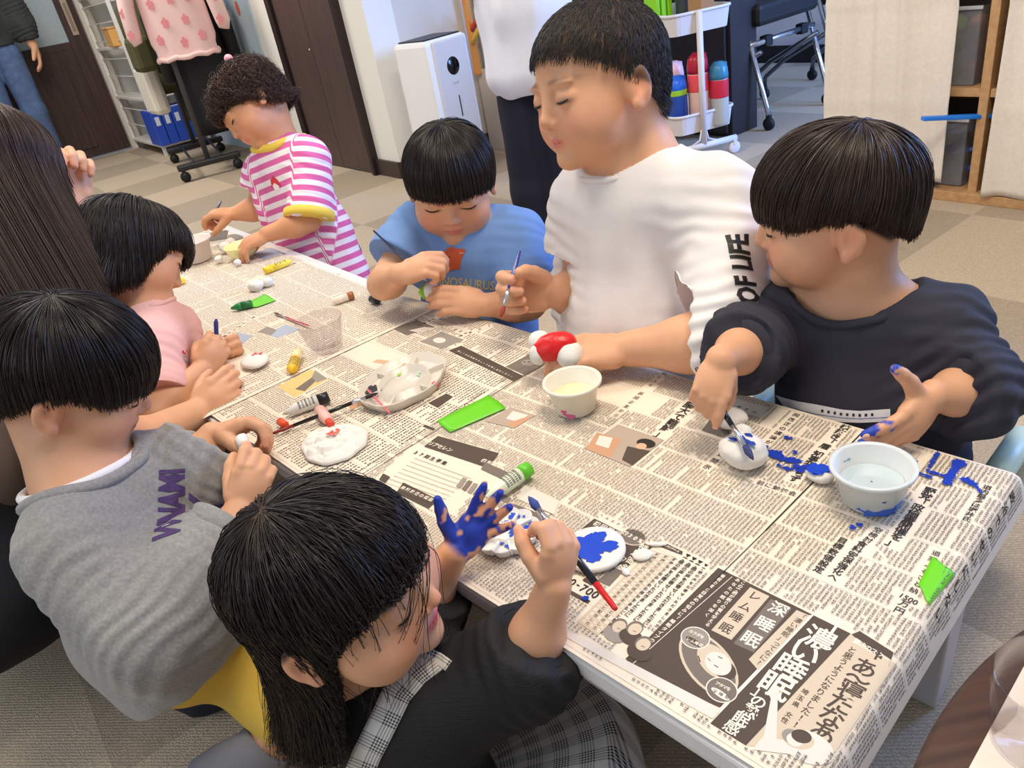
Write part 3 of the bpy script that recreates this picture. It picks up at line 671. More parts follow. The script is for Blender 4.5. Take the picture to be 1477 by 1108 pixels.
        for q in s.ex:
            q = np.asarray(q); sg = None; ins = np.ones(len(Wd), bool)
            area = sum(q[i][0]*q[(i+1) % len(q)][1]-q[(i+1) % len(q)][0]*q[i][1] for i in range(len(q)))
            for i in range(len(q)):
                a, b = q[i], q[(i+1) % len(q)]; cr = (b[0]-a[0])*(Wd[:, 1]-a[1])-(b[1]-a[1])*(Wd[:, 0]-a[0])
                ins &= (cr*np.sign(area) > -.0016*np.linalg.norm(b-a))
            keep &= ~ins
        s2, t2 = to_st(Wd); keep &= (s2 > -.05)
        Wd = Wd[keep]; n = len(Wd)
        # every character: a few crossing strokes
        quads = []
        for k in range(strokes):
            hor = k % 2 == 0
            L_ = char*rng.uniform(.35, .48, n); w = char*.05
            off = rng.uniform(-.36, .36, n)*char
            if hor: a = Wd+np.outer(off, e2); d = e1; q = e2
            else: a = Wd+np.outer(off, e1); d = e2; q = e1
            v = np.stack([a-d*L_[:, None]-q*w, a+d*L_[:, None]-q*w, a+d*L_[:, None]+q*w, a-d*L_[:, None]+q*w], 1)
            quads.append(v.reshape(-1, 2))
        Q = np.concatenate(quads); F = np.arange(len(Q)).reshape(-1, 4)
        s.put(Q, F.tolist(), colr, s.nh())
        # hair rules between the rows
        for r in range(nr+1):
            y = H_*lo[1]+r*(dan+.0035)-.0017
            n_ = 60; xs = np.linspace(W_*lo[0], W_*hi[0], n_+1)
            a = o+np.outer(xs, e1)+e2*y; g = np.empty((2*(n_+1), 2)); g[0::2] = a-e2*.0001; g[1::2] = a+e2*.0001
            ok = []
            for i in range(n_):
                m_ = (a[i]+a[i+1])/2; ins = False
                for q in s.ex:
                    q = np.asarray(q); sg = [np.sign((q[(j+1) % len(q)][0]-q[j][0])*(m_[1]-q[j][1])-(q[(j+1) % len(q)][1]-q[j][1])*(m_[0]-q[j][0])) for j in range(len(q))]
                    if len(set(sg)) == 1: ins = True; break
                if not ins: ok.append((2*i, 2*i+2, 2*i+3, 2*i+1))
            s.put(g, ok, 'mid', .0002)
    def build(s):
        mats = [mat('print_'+k, PAL[k], .75, spec=.25) for k in PK]
        V = np.concatenate(s.V); loc = V[:len(V)].mean(0); loc[2] = TZ
        me = raw_mesh(s.name, V-loc, s.F, mats, s.M, smooth=True)
        o = link(s.name, me, loc=loc); tag(o, s.lab, 'newspaper'); return o

def newspapers():
    # ---- sheet under the near right half of the table
    A = Sheet('newspaper', 'newspaper sheet with large sleep advertisement covering the near right end of the table', [st(-.045, .004), st(.66, -.004), st(.66, .482), st(-.045, .49)], .0008)
    S_ = A
    # dark advertisement panels
    A.poly([(1036, 820), (1171, 887), (1040, 1022), (897, 959)], 'dark')
    A.line((1170, 889), (1036, 1028), .003, 'white')
    A.poly([(1173.5, 888.5), (1227, 914.7), (1076, 1076), (1024.5, 1044)], 'dark')
    A.poly([(1227, 914.7), (1292, 957), (1205, 1085), (1076, 1076)], 'tan')
    A.poly([(1228, 916), (1240, 911), (1289, 942), (1282, 962)], 'dark')
    A.htext('驚きのスクー', (1236, 926.5), (1277, 950), .0066, 'white', .05)
    A.vtext('「', (1196, 905), (1190, 911), .024, 'white', .06)
    A.glyphs('濃い睡眠', A.px([(1181, 922), (1161, 942), (1141, 964), (1119, 990)]), .0275, 'white', .055)
    A.glyphs('」の熱眠感', A.px([(1097, 1000), (1094, 1013), (1083, 1026), (1069, 1038), (1056, 1050)]), .0135, 'white', .05)
    A.poly([(1110.5, 866), (1126, 874), (1072, 929), (1056, 921)], 'mid') if False else None
    A.poly([(1112, 865), (1142, 879), (1087, 942), (1058, 929)], 'mid'); A.glyphs('深睡眠', A.px([(1123, 879.6), (1103, 901), (1083.5, 923)]), .0175, 'white', .055)
    A.poly([(1082, 848), (1110, 861), (1055, 924), (1026, 910)], 'tan'); A.glyphs('レム睡眠', A.px([(1089, 861), (1075, 876), (1062, 890.5), (1047, 907)]), .0125, 'dark', .05)
    A.poly([(1149, 881), (1168, 889), (1094, 968), (1080, 952)], 'tan'); A.vtext('「濃い睡眠」ってなに?', (1157, 890), (1095, 957), .0068, 'dark', .02)
    A.vtext('あなたの眠りを深く', (1064, 838), (1020, 888), .005, 'white', .03); A.vtext('この実感が眠りの質を変える', (1072, 842), (1021, 902), .005, 'white', .03)
    A.poly([(1041, 826), (1056, 833), (915, 955), (902, 951)], 'dark'); A.vtext('睡眠の質と目覚めの悩みに「睡眠タイプのデータ」', (1042, 832), (916, 947), .0052, 'white', .03)
    A.line((1056, 833), (913, 958), .0006, 'white')
    A.glyphs('あ〜寝たなあ', A.px([(1247, 964), (1237, 981), (1228, 997), (1212, 1016), (1199, 1036), (1186, 1058)]), .0205, 'dark', .035)
    A.vtext('「', (1258, 946), (1254, 952), .018, 'dark', .03); A.vtext('」', (1180, 1071), (1176, 1076), .016, 'dark', .03)
    A.vtext('と思うようになりました!!', (1229, 939), (1148, 1046), .0078, 'dark', .02)
    A.vtext('埼玉県', (1161, 999), (1148, 1017), .0058, 'dark', .02); A.vtext('女性', (1138, 1032), (1132, 1040), .0058, 'dark', .02)
    # oval portrait of a sleeper with two round callouts
    A.ellipse((1021, 957), .037, .0205, 'tan', -.5); A.ellipse((1021, 957), .0345, .018, 'mid', -.5)
    A.ellipse((1030, 954), .020, .0125, 'tan', -.5); A.ellipse((1044, 966), .012, .009, 'dark', -.3); A.ellipse((1036, 958), .013, .0105, 'pale', -.5)
    A.line((1036, 948), (1042, 951), .001, 'dark'); A.line((1030, 960), (1036, 964), .001, 'dark'); A.line((1021, 950), (1025, 955), .0008, 'mid'); A.line((1007, 947), (1010, 956), .0012, 'dark')
    for c, a, b in (((1003, 921), 'カラダを', 'レム睡眠'), ((1041, 996), 'アタマを', '深睡眠')):
        A.ellipse(c, .0135, .0125, 'white'); A.ellipse(c, .0125, .0115, 'grey' if a == 'カラダを' else 'mid')
        A.htext(a, (c[0]-6, c[1]-9), (c[0]+10, c[1]-1), .0042, 'white', .02, False); A.ellipse((c[0]-2, c[1]+6), .009, .003, 'dark' if a == 'カラダを' else 'white', -.1)
        A.htext(b, (c[0]-10, c[1]+2), (c[0]+8, c[1]+11), .004, 'white' if a == 'カラダを' else 'dark', .02, False)
    # figure with a raised arm
    A.ellipse((1165, 1078), .019, .014, 'pale', .2); A.ellipse((1150, 1066), .0125, .009, 'tan', .3); A.ellipse((1141, 1063), .007, .0065, 'grey', 0); A.ellipse((1146, 1068), .006, .0056, 'pale'); A.ellipse((1156, 1063), .0075, .006, 'dark', .4)
    A.poly([(1122, 1000), (1113, 1003), (1100, 1070), (1120, 1074)], 'pale'); A.ellipse((1117, 1000), .0035, .007, 'pale', .2); A.poly([(1100, 1064), (1130, 1068), (1150, 1090), (1085, 1082)], 'pale')
    # band of fine print along the near edge
    A.poly([(790, 905), (800, 900), (1040, 1024), (1028, 1038)], 'pale', True)
    # supplement advertisement at the left
    A.poly([(857.5, 749), (941, 791), (899, 824), (836, 766)], 'dark'); A.htext('初回限定', (861, 757), (890, 771), .0085, 'white', .05)
    A.ellipse((913, 776), .0155, .0125, 'tan'); A.ellipse((913, 776), .014, .011, 'mid'); A.htext('約30%', (902, 770), (924, 782), .0075, 'white', .05, False)
    A.vtext('特別価格', (928, 791), (898, 819), .0105, 'white', .055)
    A.poly([(899, 800), (908, 804), (898, 817), (889, 812)], 'dark'); A.htext('円', (897, 807), (898, 808), .009, 'white', .05)
    A.poly([(886, 820), (899, 826), (879, 847), (861, 839)], 'mid')
    A.poly([(956, 783), (985, 797), (984, 802), (950, 789)], 'dark'); A.htext('ヘルスケアベース', (957, 787), (978, 797), .0038, 'white', .03)
    A.poly([(940, 795), (975, 806), (862, 918), (832, 898)], 'tan')
    for k in range(6):
        a = k/5; x0 = 942+a*31; y0 = 800+a*9; x1 = 843+a*26; y1 = 897+a*17
        A.vtext('健康な毎日のための成分をまるごと配合した', (x0, y0), (x1, y1), .0046, 'white' if k % 2 == 0 else 'ink', .05 if k % 2 == 0 else .02, False)
    for k in range(4):
        a = k/3; A.vtext('▼実感の声をお寄せいただきました方に', (992+a*26, 803+a*14), (905+a*38, 888+a*22), .0058 if k < 3 else .0045, 'ink', .03)
    A.htext('0120-110-700', (772, 812), (859, 859), .0135, 'ink', .015)
    A.poly([(807, 850), (811, 846), (852, 868), (848, 872)], 'dark'); A.poly([(840, 838), (845, 834), (858, 841), (853, 846)], 'dark')
    A.poly([(795, 845), (806, 850), (800, 870), (790, 866)], 'pale')
    # three printed portraits
    for x, y in ((893, 904), (916, 908), (928, 930)):
        A.ellipse((x-6, y+12), .012, .009, 'dark' if x > 900 else 'grey'); A.ellipse((x, y-1), .0075, .0085, 'mid'); A.ellipse((x, y+1), .0062, .0072, 'tan'); A.line((x-3, y+3), (x+2, y+5), .0007, 'dark'); A.ex.append(A.px([(x-18, y-14), (x+18, y-10), (x+14, y+26), (x-22, y+20)]))
    # headlines
    A.vtext('不安「膨大で難解」', (1018, 562), (953, 628), .0165, 'ink', .015)
    A.vtext('悩む人々 民間企業から', (958, 540), (889, 600), .0085, 'ink', .0)
    A.vtext('神奈内', (1066, 587), (1078, 593), .006, 'ink', .01) if False else A.htext('神奈内', (1066, 588), (1084, 596), .0055, 'ink', .02)
    A.vtext('同改正の議論が', (1148, 600), (1109, 639), .0088, 'ink', .01)
    A.vtext('核抜き「盾', (1219, 617), (1190, 645), .0125, 'ink', .025); A.vtext('知事変わらず', (1180, 656), (1146, 692), .0125, 'ink', .025)
    A.htext('前に勉強会', (1097, 698), (1143, 713), .0088, 'ink', .005)
    A.vtext('野党「政倫審開催を」', (1341, 709), (1287, 785), .0125, 'ink', .03)
    A.vtext('道内最多は堀井氏', (1424, 704), (1394, 750), .0085, 'ink', .02)
    A.vtext('食料安保強化へ', (1243, 786), (1201, 834), .0098, 'ink', .02); A.vtext('目標数値設定', (1215, 781), (1181, 823), .0098, 'ink', .02)
    A.vtext('空検討', (1266, 766), (1252, 780), .0088, 'ink', .01)
    A.htext('1500', (1300, 860), (1320, 870), .0085, 'ink', .01); A.vtext('万円', (1304, 872), (1297, 882), .0092, 'ink', .01)
    A.vtext('道案ふるさと納', (1350, 800), (1318, 853), .0078, 'ink', .01)
    A.glyphs('政治でのせいにしない', [TO+SV*(-.014)+TV*(.435-.022*i) for i in range(10)], .0145, 'ink', .02)
    A.vtext('村長の質問示', (1070, 632), (1020, 675), .010, 'ink', .01)
    A.vtext('訪問先を', (720, 555), (690, 578), .008, 'ink', .02)
    # rules, frames and pictures
    A.line((1247, 621), (1104, 767), .0016); A.line((1104, 767), (1020, 850), .001)
    A.poly([(1062, 578), (1107, 590), (1098, 605), (1050, 590)], 'pale'); A.htext('神奈内', (1066, 588), (1088, 596), .0055, 'ink', .02, False)
    A.poly([(891.8, 613.5), (958, 636), (908, 674.5), (841.6, 647)], 'photo1'); A.poly([(861, 625), (897, 635), (880, 662), (845, 648)], 'photo2'); A.poly([(865, 629), (884, 633), (878, 648), (859, 642)], 'pale')
    A.poly([(905, 645), (938, 652), (912, 673), (897, 665)], 'dark'); A.ellipse((932, 641), .013, .0095, 'ink'); A.ellipse((925, 645), .007, .0065, 'skin')
    A.poly([(1025, 605), (1046, 602), (1056, 636), (1012, 622)], 'mid'); A.poly([(1070, 600), (1077, 603), (1074, 609), (1066, 606)], 'lblue')
    A.poly([(736.7, 588.6), (773, 600), (741, 619), (701, 609)], 'photo1'); A.poly([(740, 594), (762, 600), (748, 610), (730, 605)], 'pale'); A.poly([(755, 604), (768, 602), (744, 618), (728, 613)], 'photo2')
    A.poly([(1253, 627), (1258, 629), (1228, 659), (1222, 657)], 'green')
    for k in range(7): A.line((1262+k*11, 630+k*4), (1236+k*12, 657+k*4), .0003, 'mid')
    for k in range(4): A.line((1262-k*8, 630+k*8), (1330-k*8, 655+k*8), .0003, 'mid')
    A.ex.append(A.px([(1255, 626), (1345, 656), (1312, 690), (1222, 659)]))
    # classifieds above the supplement advertisement
    A.poly([(632, 630), (720, 655), (704, 676), (612, 645)], 'dark'); A.htext('リアセレン', (622, 641), (649, 650), .0095, 'white', .05); A.htext('個別相談', (698, 666), (722, 674), .008, 'white', .03)
    A.htext('37期生募集', (600, 654), (641, 669), .0085, 'ink', .05)
    A.poly([(582, 697), (632, 722), (618, 735), (572, 712)], 'dark'); A.htext('無料就活の相談', (582, 705), (622, 722), .0068, 'white', .04)
    A.poly([(553, 684), (563, 689), (556, 698), (547, 693)], 'dark'); A.poly([(700, 668), (736, 684), (724, 692), (694, 678)], 'mid')
    A.htext('ヘルスケア', (868, 745), (900, 762), .0045, 'ink', .01)
    for k in range(9): A.line((598-k*6, 662+k*5), (680-k*6, 692+k*5), .0005, 'mid' if k % 2 else 'ink')
    A.ex.append(A.px([(600, 640), (712, 672), (655, 745), (540, 695)]))
    for k in range(5): A.poly([(668+k*8, 690+k*4), (674+k*8, 692+k*4), (664+k*8, 706+k*4), (658+k*8, 703+k*4)], 'mid' if k % 2 else 'grey')
    A.poly([(755, 700), (806, 726), (800, 744), (748, 722)], 'pale'); A.poly([(741, 728), (816, 757), (806, 764), (734, 736)], 'mid'); A.poly([(720, 712), (738, 720), (732, 727), (716, 720)], 'grey')
    # paint left on the paper
    rr = random.Random(5)
    for c, r, e, a in (((1108, 655), .006, 1.4, .4), ((1120, 658), .009, 1.2, 0), ((1126, 664), .006, 1.6, .6), ((1142, 667), .007, 1.7, .7), ((1150, 676), .006, 1.2, .2), ((1136, 679), .005, 1.4, .5), ((1160, 676), .004, 1.8, .8), ((1124, 674), .003, 1.2, 0),
                       ((1137, 634), .003, 2.6, .1), ((1147, 655), .004, 1.0, 0), ((1168, 681), .004, 1.0, .0), ((1105, 647), .003, 1.3, .9), ((1154, 682), .005, 1.3, .0)): A.splat(c, r, 'blue', rr.randrange(99), e, a)
    def stroke(p0, p1, r, n=9):
        for i in range(n):
            f = i/(n-1); A.splat((p0[0]+(p1[0]-p0[0])*f, p0[1]+(p1[1]-p0[1])*f), r*rr.uniform(.6, 1.1), 'blue', rr.randrange(99), 1.3, rr.random()*3)
    stroke((1352, 656), (1338, 680), .0032); stroke((1384, 668), (1364, 698), .006); stroke((1338, 682), (1368, 690), .003); stroke((1392, 694), (1404, 700), .005, 5); stroke((1404, 700), (1414, 712), .003, 5); stroke((1322, 684), (1340, 690), .003, 6); stroke((1322, 668), (1312, 664), .002, 4)
    for c in ((872, 805), (878, 800), (806, 882), (812, 885), (800, 879), (845, 866), (1240, 760), (1230, 764)): A.splat(c, .0035, 'blue', rr.randrange(99), 1.2, 0)
    A.fill(seed=1)
    A.build()

    # ---- middle sheet, a little askew
    p0, p1 = onz(523, 690, TZ)[:2], onz(732, 558, TZ)[:2]; up = unit(p1-p0); left = np.array([-up[1], up[0]])
    if left @ SV < 0: left = -left
    n0 = p0-up*.05; n0 = n0-up*((to_st(n0)[1]-.0)/ (up @ TV))
    n1 = n0+left*.60; n1 = n1
    B = Sheet('newspaper', 'newspaper sheet under the large oval palette in the middle of the table', [n0, n0+left*.56, n0+left*.56+up*.50, n0+up*.50], .0021)
    B.poly([(665.6, 500), (755, 544), (741, 552), (647, 507)], 'dark'); B.htext('詳しくはお電話かネットでお申し込みください', (662, 508), (738, 545), .0044, 'white', .04, False)
    B.poly([(763, 513), (797, 521), (757, 543), (729.6, 530.7)], 'mid'); B.ellipse((762, 525), .012, .009, 'grey'); B.ellipse((763, 524), .0022, .0018, 'dark'); B.ellipse((757, 524), .0022, .0018, 'dark')
    B.poly([(578, 445.6), (598, 451), (551, 469), (533, 459)], 'dark'); B.ellipse((555, 460), .011, .0055, 'photo2')
    B.poly([(602, 463), (628, 473), (586, 485), (566, 475.4)], 'mid'); B.poly([(637, 479.5), (670, 491.7), (637, 505), (606, 494)], 'grey'); B.ellipse((634, 492), .014, .009, 'pale'); B.poly([(612, 473), (628, 474), (604, 481), (590, 478)], 'pale')
    B.vtext('健康食品', (625, 462), (606, 470), .007, 'ink', .04); B.htext('ご注文は', (650, 474), (672, 482), .007, 'ink', .04); B.htext('今すぐ!', (665, 486), (706, 472), .009, 'ink', .05)
    B.poly([(449, 534.5), (474, 549), (425, 575), (400.6, 559)], 'yel'); B.poly([(452, 545), (460, 548), (440, 566), (426, 563)], 'mid'); B.poly([(455, 536), (473, 548), (458, 554), (450, 546)], 'grey')
    B.poly([(644, 569), (654, 574), (632, 590), (618, 583)], 'dark'); B.poly([(526, 575), (534, 579), (524, 588), (514, 582)], 'photo2'); B.poly([(503, 586), (518, 580), (521, 586), (506, 594)], 'photo2')
    B.poly([(613, 614), (628, 620), (625, 623), (610, 617)], 'dark'); B.poly([(545, 520), (562, 522), (556, 527), (538, 524)], 'skin')
    B.vtext('上に立つ', (700, 568), (722, 557), .006, 'ink', .02) if False else None
    B.poly([(380, 472), (396, 478), (388, 486), (370, 480)], 'grey'); B.vtext('ニュース解説', (440, 600), (400, 628), .006, 'ink', .0)
    B.fill(.0066, .0042, .055, seed=2, colr='dark'); B.build()

    # ---- sheets on the far table
    def far_sheet(lab, s0, s1, t0, t1, lift, ang, feats, seed):
        a = math.radians(5.2+ang); d = SV*math.cos(a)+TV*math.sin(a); u = -SV*math.sin(a)+TV*math.cos(a)
        o = TO+SV*1.2+TV*.03
        P = lambda s, t: o+d*(s-1.2)+u*t
        C = Sheet('newspaper', lab, [P(s0, t0), P(s1, t0), P(s1, t1), P(s0, t1)], lift)
        feats(C); C.fill(.0085, .0052, .07, seed=seed, strokes=4, colr='dark'); C.build()
    def f1(C):
        C.poly([(504, 379), (510, 384), (489, 398), (484, 394)], 'photo2'); C.poly([(413, 470), (433, 477), (400, 490), (384, 484)], 'lblue')
        C.poly([(386, 473), (400, 478), (392, 486), (372, 481)], 'grey'); C.vtext('老いが消える家', (366, 460), (325, 487), .009, 'ink', .01)
        C.poly([(345, 482), (366, 486), (350, 500), (328, 495)], 'lblue')
    far_sheet('newspaper sheet at the join of the two tables, under the clear glass', 1.0, 1.55, -.02, .50, .0034, 0, f1, 3)
    def f2(C):
        C.poly([(313, 436), (327, 444), (283, 463), (268, 453)], 'lblue'); C.poly([(314, 437), (327, 444), (305, 452), (292, 446)], 'photo2')
        C.poly([(398, 355), (420, 362), (380, 376), (360, 368)], 'lblue'); C.poly([(424, 380), (440, 384), (433, 390), (417, 387)], 'grey'); C.htext('お試しください', (425, 392), (455, 385), .011, 'ink', .03)
        C.poly([(330, 340), (352, 336), (350, 350), (326, 352)], 'grey'); C.poly([(300, 338), (330, 332), (328, 346), (302, 350)], 'mid'); C.poly([(345, 322), (370, 328), (352, 334), (332, 330)], 'grey')
        C.poly([(398, 362), (440, 350), (450, 354), (408, 368)], 'mid')
    far_sheet('newspaper sheet on the far end of the far table, under the yellow bowl', 1.5, 2.12, .0, .50, .0024, -2, f2, 4)

    # ---- sheet on the dark round table
    c, r = ROUND
    q0 = onz(1398, 1108, TZ)[:2]; q1 = onz(1477, 962, TZ)[:2]; d = unit(q1-q0); n = np.array([d[1], -d[0]])
    V = []; 
    a0 = q0-d*.1; W_, H_ = .42, .30
    if (c-q0) @ n < 0: n = -n
    F = [(0, 1, 2, 3)]
    m = MB(); z = TZ+.0015
    P = lambda x, y: (a0[0]+d[0]*x+n[0]*y, a0[1]+d[1]*x+n[1]*y)
    quad = lambda x0, x1, y0, y1, zz, mi: m.add([(*P(x0, y0), zz), (*P(x1, y0), zz), (*P(x1, y1), zz), (*P(x0, y1), zz)], [(0, 1, 2, 3)], mi)
    quad(0, W_, 0, H_, z, 0)
    rr = random.Random(3)
    quad(.02, W_-.02, .034, .0344, z+.0002, 1)
    for k in range(40):
        for j in range(26):
            if rr.random() < .85:
                x = .02+j*.0085; y = .04+k*.0062; quad(x, x+.006, y, y+.0008, z+.0002, 1); quad(x+.002, x+.0026, y-.001, y+.003, z+.0002, 1)
    quad(.19, .205, .042, .052, z+.0003, 1)
    o = m.build('newspaper', [mat('print_paper', PAL['paper'], .75), mat('print_ink', PAL['ink'], .75)]); tag(o, 'newspaper sheet lying on the dark round table at the near right corner', 'newspaper')
    cup = onz(1500, 1075, TZ); cc = MB().lathe([(.001, .002), (.03, .002), (.032, .004), (.038, .07), (.0395, .07), (.0335, .002), (.001, .0)], n=40).build('plastic_cup', thin_glass(), loc=(cup[0], cup[1], TZ+.0022)); tag(cc, 'clear plastic cup on the dark round table', 'cup')
# ================================================================== things on the tables
def lz(P, up=.0045): return np.array([P[0], P[1], TZ+up])
def pot(px, py, r, h, lab, tint, water, stains=(), cat='paint pot', lift=.0035):
    P = lz(onz(px, py, TZ), lift); o = thing('paint_pot', lab, cat, P)
    w = mat('pot_'+tint[0], tint[1], .35, trans=.15, sss=0)
    r0 = r*.74
    MB().lathe([(.001, .0), (r0-.003, .0), (r0, .003), (r*.93, h-.006), (r*1.03, h-.005), (r*1.08, h-.003), (r*1.08, h), (r*1.02, h+.0006), (r*.93, h-.001), (r0*.97+.001, .004), (.001, .0035)], n=48).build('body', w, o)
    wz = h*.52; MB().lathe([(.001, wz), (r0+(r*.93-r0)*.52-.0012, wz)], n=40).build('water', mat('water_'+tint[0], water, .08, spec=.6), o)
    rr = random.Random(px)
    for k, (ang, zf, size, c, el) in enumerate(stains):
        rad = r0+(r*.93-r0)*zf+.0004; n = 18; V = []
        for i in range(n):
            a = i/n*2*PI; q = size*(1+.35*rr.uniform(-1, 1))
            V.append((rad*math.cos(ang+q*math.cos(a)*el/rad), rad*math.sin(ang+q*math.cos(a)*el/rad), h*zf+q*math.sin(a)))
        MB().add(V, [tuple(range(n))]).build('paint_stain', mat('stain%d%d%d' % c, c, .5), o)
    return o

def capsule_pts(p, q, n=2): return [p+(q-p)*i/(n-1) for i in range(n)]

def brush(lab, tail, tip, r=.0026, hcol=(20, 20, 24), ecol=None, ferr=.18, bris=.12, paint=(40, 60, 150), group=None, bw=1.25):
    """paint brush from the end of its handle to the tip of its bristles"""
    tail, tip = np.array(tail, float), np.array(tip, float); d = tip-tail; L_ = np.linalg.norm(d); loc = (tail+tip)/2
    o = thing('paint_brush', lab, 'paint brush', loc, 0, group)
    P = lambda f: tail+d*f-loc
    f1 = 1-bris-ferr; f2 = 1-bris
    k = mat('brush_%d%d%d' % hcol, hcol, .25, coat=.4)
    if ecol:
        MB().tube([P(0), P(.004), P(.02), P(.2), P(.2001)], [r*.2, r*.6, r*.8, r, r*.98], n=14).build('handle_end', mat('brush_%d%d%d' % ecol, ecol, .3), o)
        MB().tube([P(.2), P(f1*.75), P(f1)], [r, r*1.25, r*1.05], n=14).build('handle', k, o)
    else: MB().tube([P(0), P(.004), P(.02), P(f1*.75), P(f1)], [r*.2, r*.6, r*.75, r*1.25, r*1.05], n=14).build('handle', k, o)
    MB().tube([P(f1), P(f1+ferr*.3), P(f2)], [r*1.08, r*1.12, r*1.0], n=14).build('ferrule', mat('ferrule', (206, 206, 212), .25, metal=.9), o)
    m = MB(); m.tube([P(f2-.005), P(f2+bris*.4), P(f2+bris*.8), P(1)], [r*.95, r*bw, r*.8, r*.12], n=12)
    m.build('bristles', mat('bris_%d%d%d' % paint, paint, .6, bump=.6, bscale=900), o)
    return o

def marker(lab, tail, tip, r, bcol, ccol, capf=.3, nose=.3, blabel=True, group=None, cat='paint tube'):
    """plastic paint marker lying down: nozzle at tip, cap at tail"""
    tail, tip = np.array(tail, float), np.array(tip, float); d = tip-tail; L_ = np.linalg.norm(d); loc = tail.copy()
    o = thing('paint_marker', lab, cat, loc, 0, group); P = lambda f: d*f
    b = mat('mk_%d%d%d' % bcol, bcol, .35); c = mat('mk_%d%d%d' % ccol, ccol, .35)
    MB().tube([P(capf), P(capf+.001), P(1-nose), P(1-nose*.5), P(.985), P(1)], [r*.9, r, r, r*.62, r*.3, r*.12], n=24).build('body', b, o)
    MB().tube([P(0), P(.01), P(capf*.5), P(capf)], [r*.8, r*.96, r*1.0, r*1.0], n=24).build('cap', c, o)
    if blabel:
        M = frame(d); m = MB(); f0, f1 = capf+.06, 1-nose-.03
        for k in range(5):
            z = L_*(f0+(f1-f0)*(k+.5)/5)
            for a in np.arange(.2, 2.4, .28 if k % 2 else .21):
                q = [((r+.0003)*math.cos(a+da), (r+.0003)*math.sin(a+da), z+dz) for da, dz in ((0, -.0016), (.13, -.0016), (.13, .0016), (0, .0016))]
                m.add(np.array(q) @ M.T, [(0, 1, 2, 3)])
        m.build('printed_label', mat('label_ink', (96, 96, 92), .5), o)
    return o

def clay(name, lab, c, r, noise=.08, seed=0, col=(230, 226, 220), rot=None, cat='clay piece', extra=None, group=None):
    loc = np.array(c, float); loc2 = loc.copy(); loc2[2] -= r[2]
    m = MB().ell((0, 0, r[2]), r, 0, 36, 22, rot, noise, seed)
    if extra: extra(m)
    o = m.build(name, mat('clay_%d%d%d' % col, col, .75, bump=.35, bscale=120), loc=loc2); tag(o, lab, cat, group); return o

def blobs(m, cx, cy, z, r, n, seed, thick=.0008, el=1.3):
    rr = random.Random(seed)
    for k in range(n):
        a = rr.random()*6.28; q = r*math.sqrt(rr.random()); x, y = cx+q*math.cos(a), cy+q*math.sin(a); R_ = r*rr.uniform(.18, .45); nn = 14
        V = [(x+R_*math.cos(t)*el*(1+.3*rr.uniform(-1, 1)), y+R_*math.sin(t)*(1+.3*rr.uniform(-1, 1)), z(x, y)+thick) for t in np.arange(nn)/nn*2*PI]
        m.add(V+[(x, y, z(x, y)+thick*1.5)], [(i, (i+1) % nn, nn) for i in range(nn)], 0, True)

def flower_palette(px, py, R_, lab):
    P = lz(onz(px, py, TZ), .003); o = thing('paint_palette', lab, 'palette', P, .4); w = mat('palette_white', (228, 228, 228), .35)
    def rad(a): return R_*(.9+.11*abs(math.sin(a*5)))
    n = 120; A = np.arange(n)/n*2*PI
    def ring(k, z): return np.array([(rad(a)*k*math.cos(a), rad(a)*k*math.sin(a), z) for a in A])
    m = MB(); lev = [(.88, 0), (1.0, .009), (1.0, .011), (.97, .011), (.86, .004), (.42, .004), (.40, .009), (.36, .009), (.33, .004), (.01, .004)]
    V = np.concatenate([ring(k, z) for k, z in lev]); F = [(j*n+i, j*n+(i+1) % n, (j+1)*n+(i+1) % n, (j+1)*n+i) for j in range(len(lev)-1) for i in range(n)]
    m.add(V, F, 0, True); m.build('tray', w, o)
    for k in range(10):
        a = (k)*PI/5; MB().box((R_*.68*math.cos(a), R_*.68*math.sin(a), .0062), (R_*.5, .003, .006), rot=rotz(a)).build('divider', w, o, bev=.001)
    b = MB(); blobs(b, .006, .004, lambda x, y: .0045, .014, 10, 3); blobs(b, R_*.62, R_*.35, lambda x, y: .005, .010, 5, 4); blobs(b, R_*.7, -R_*.05, lambda x, y: .005, .008, 4, 5); blobs(b, -.01, -.018, lambda x, y: .005, .006, 4, 6)
    b.build('blue_paint', mat('paint_blue', (24, 70, 196), .35), o); return o

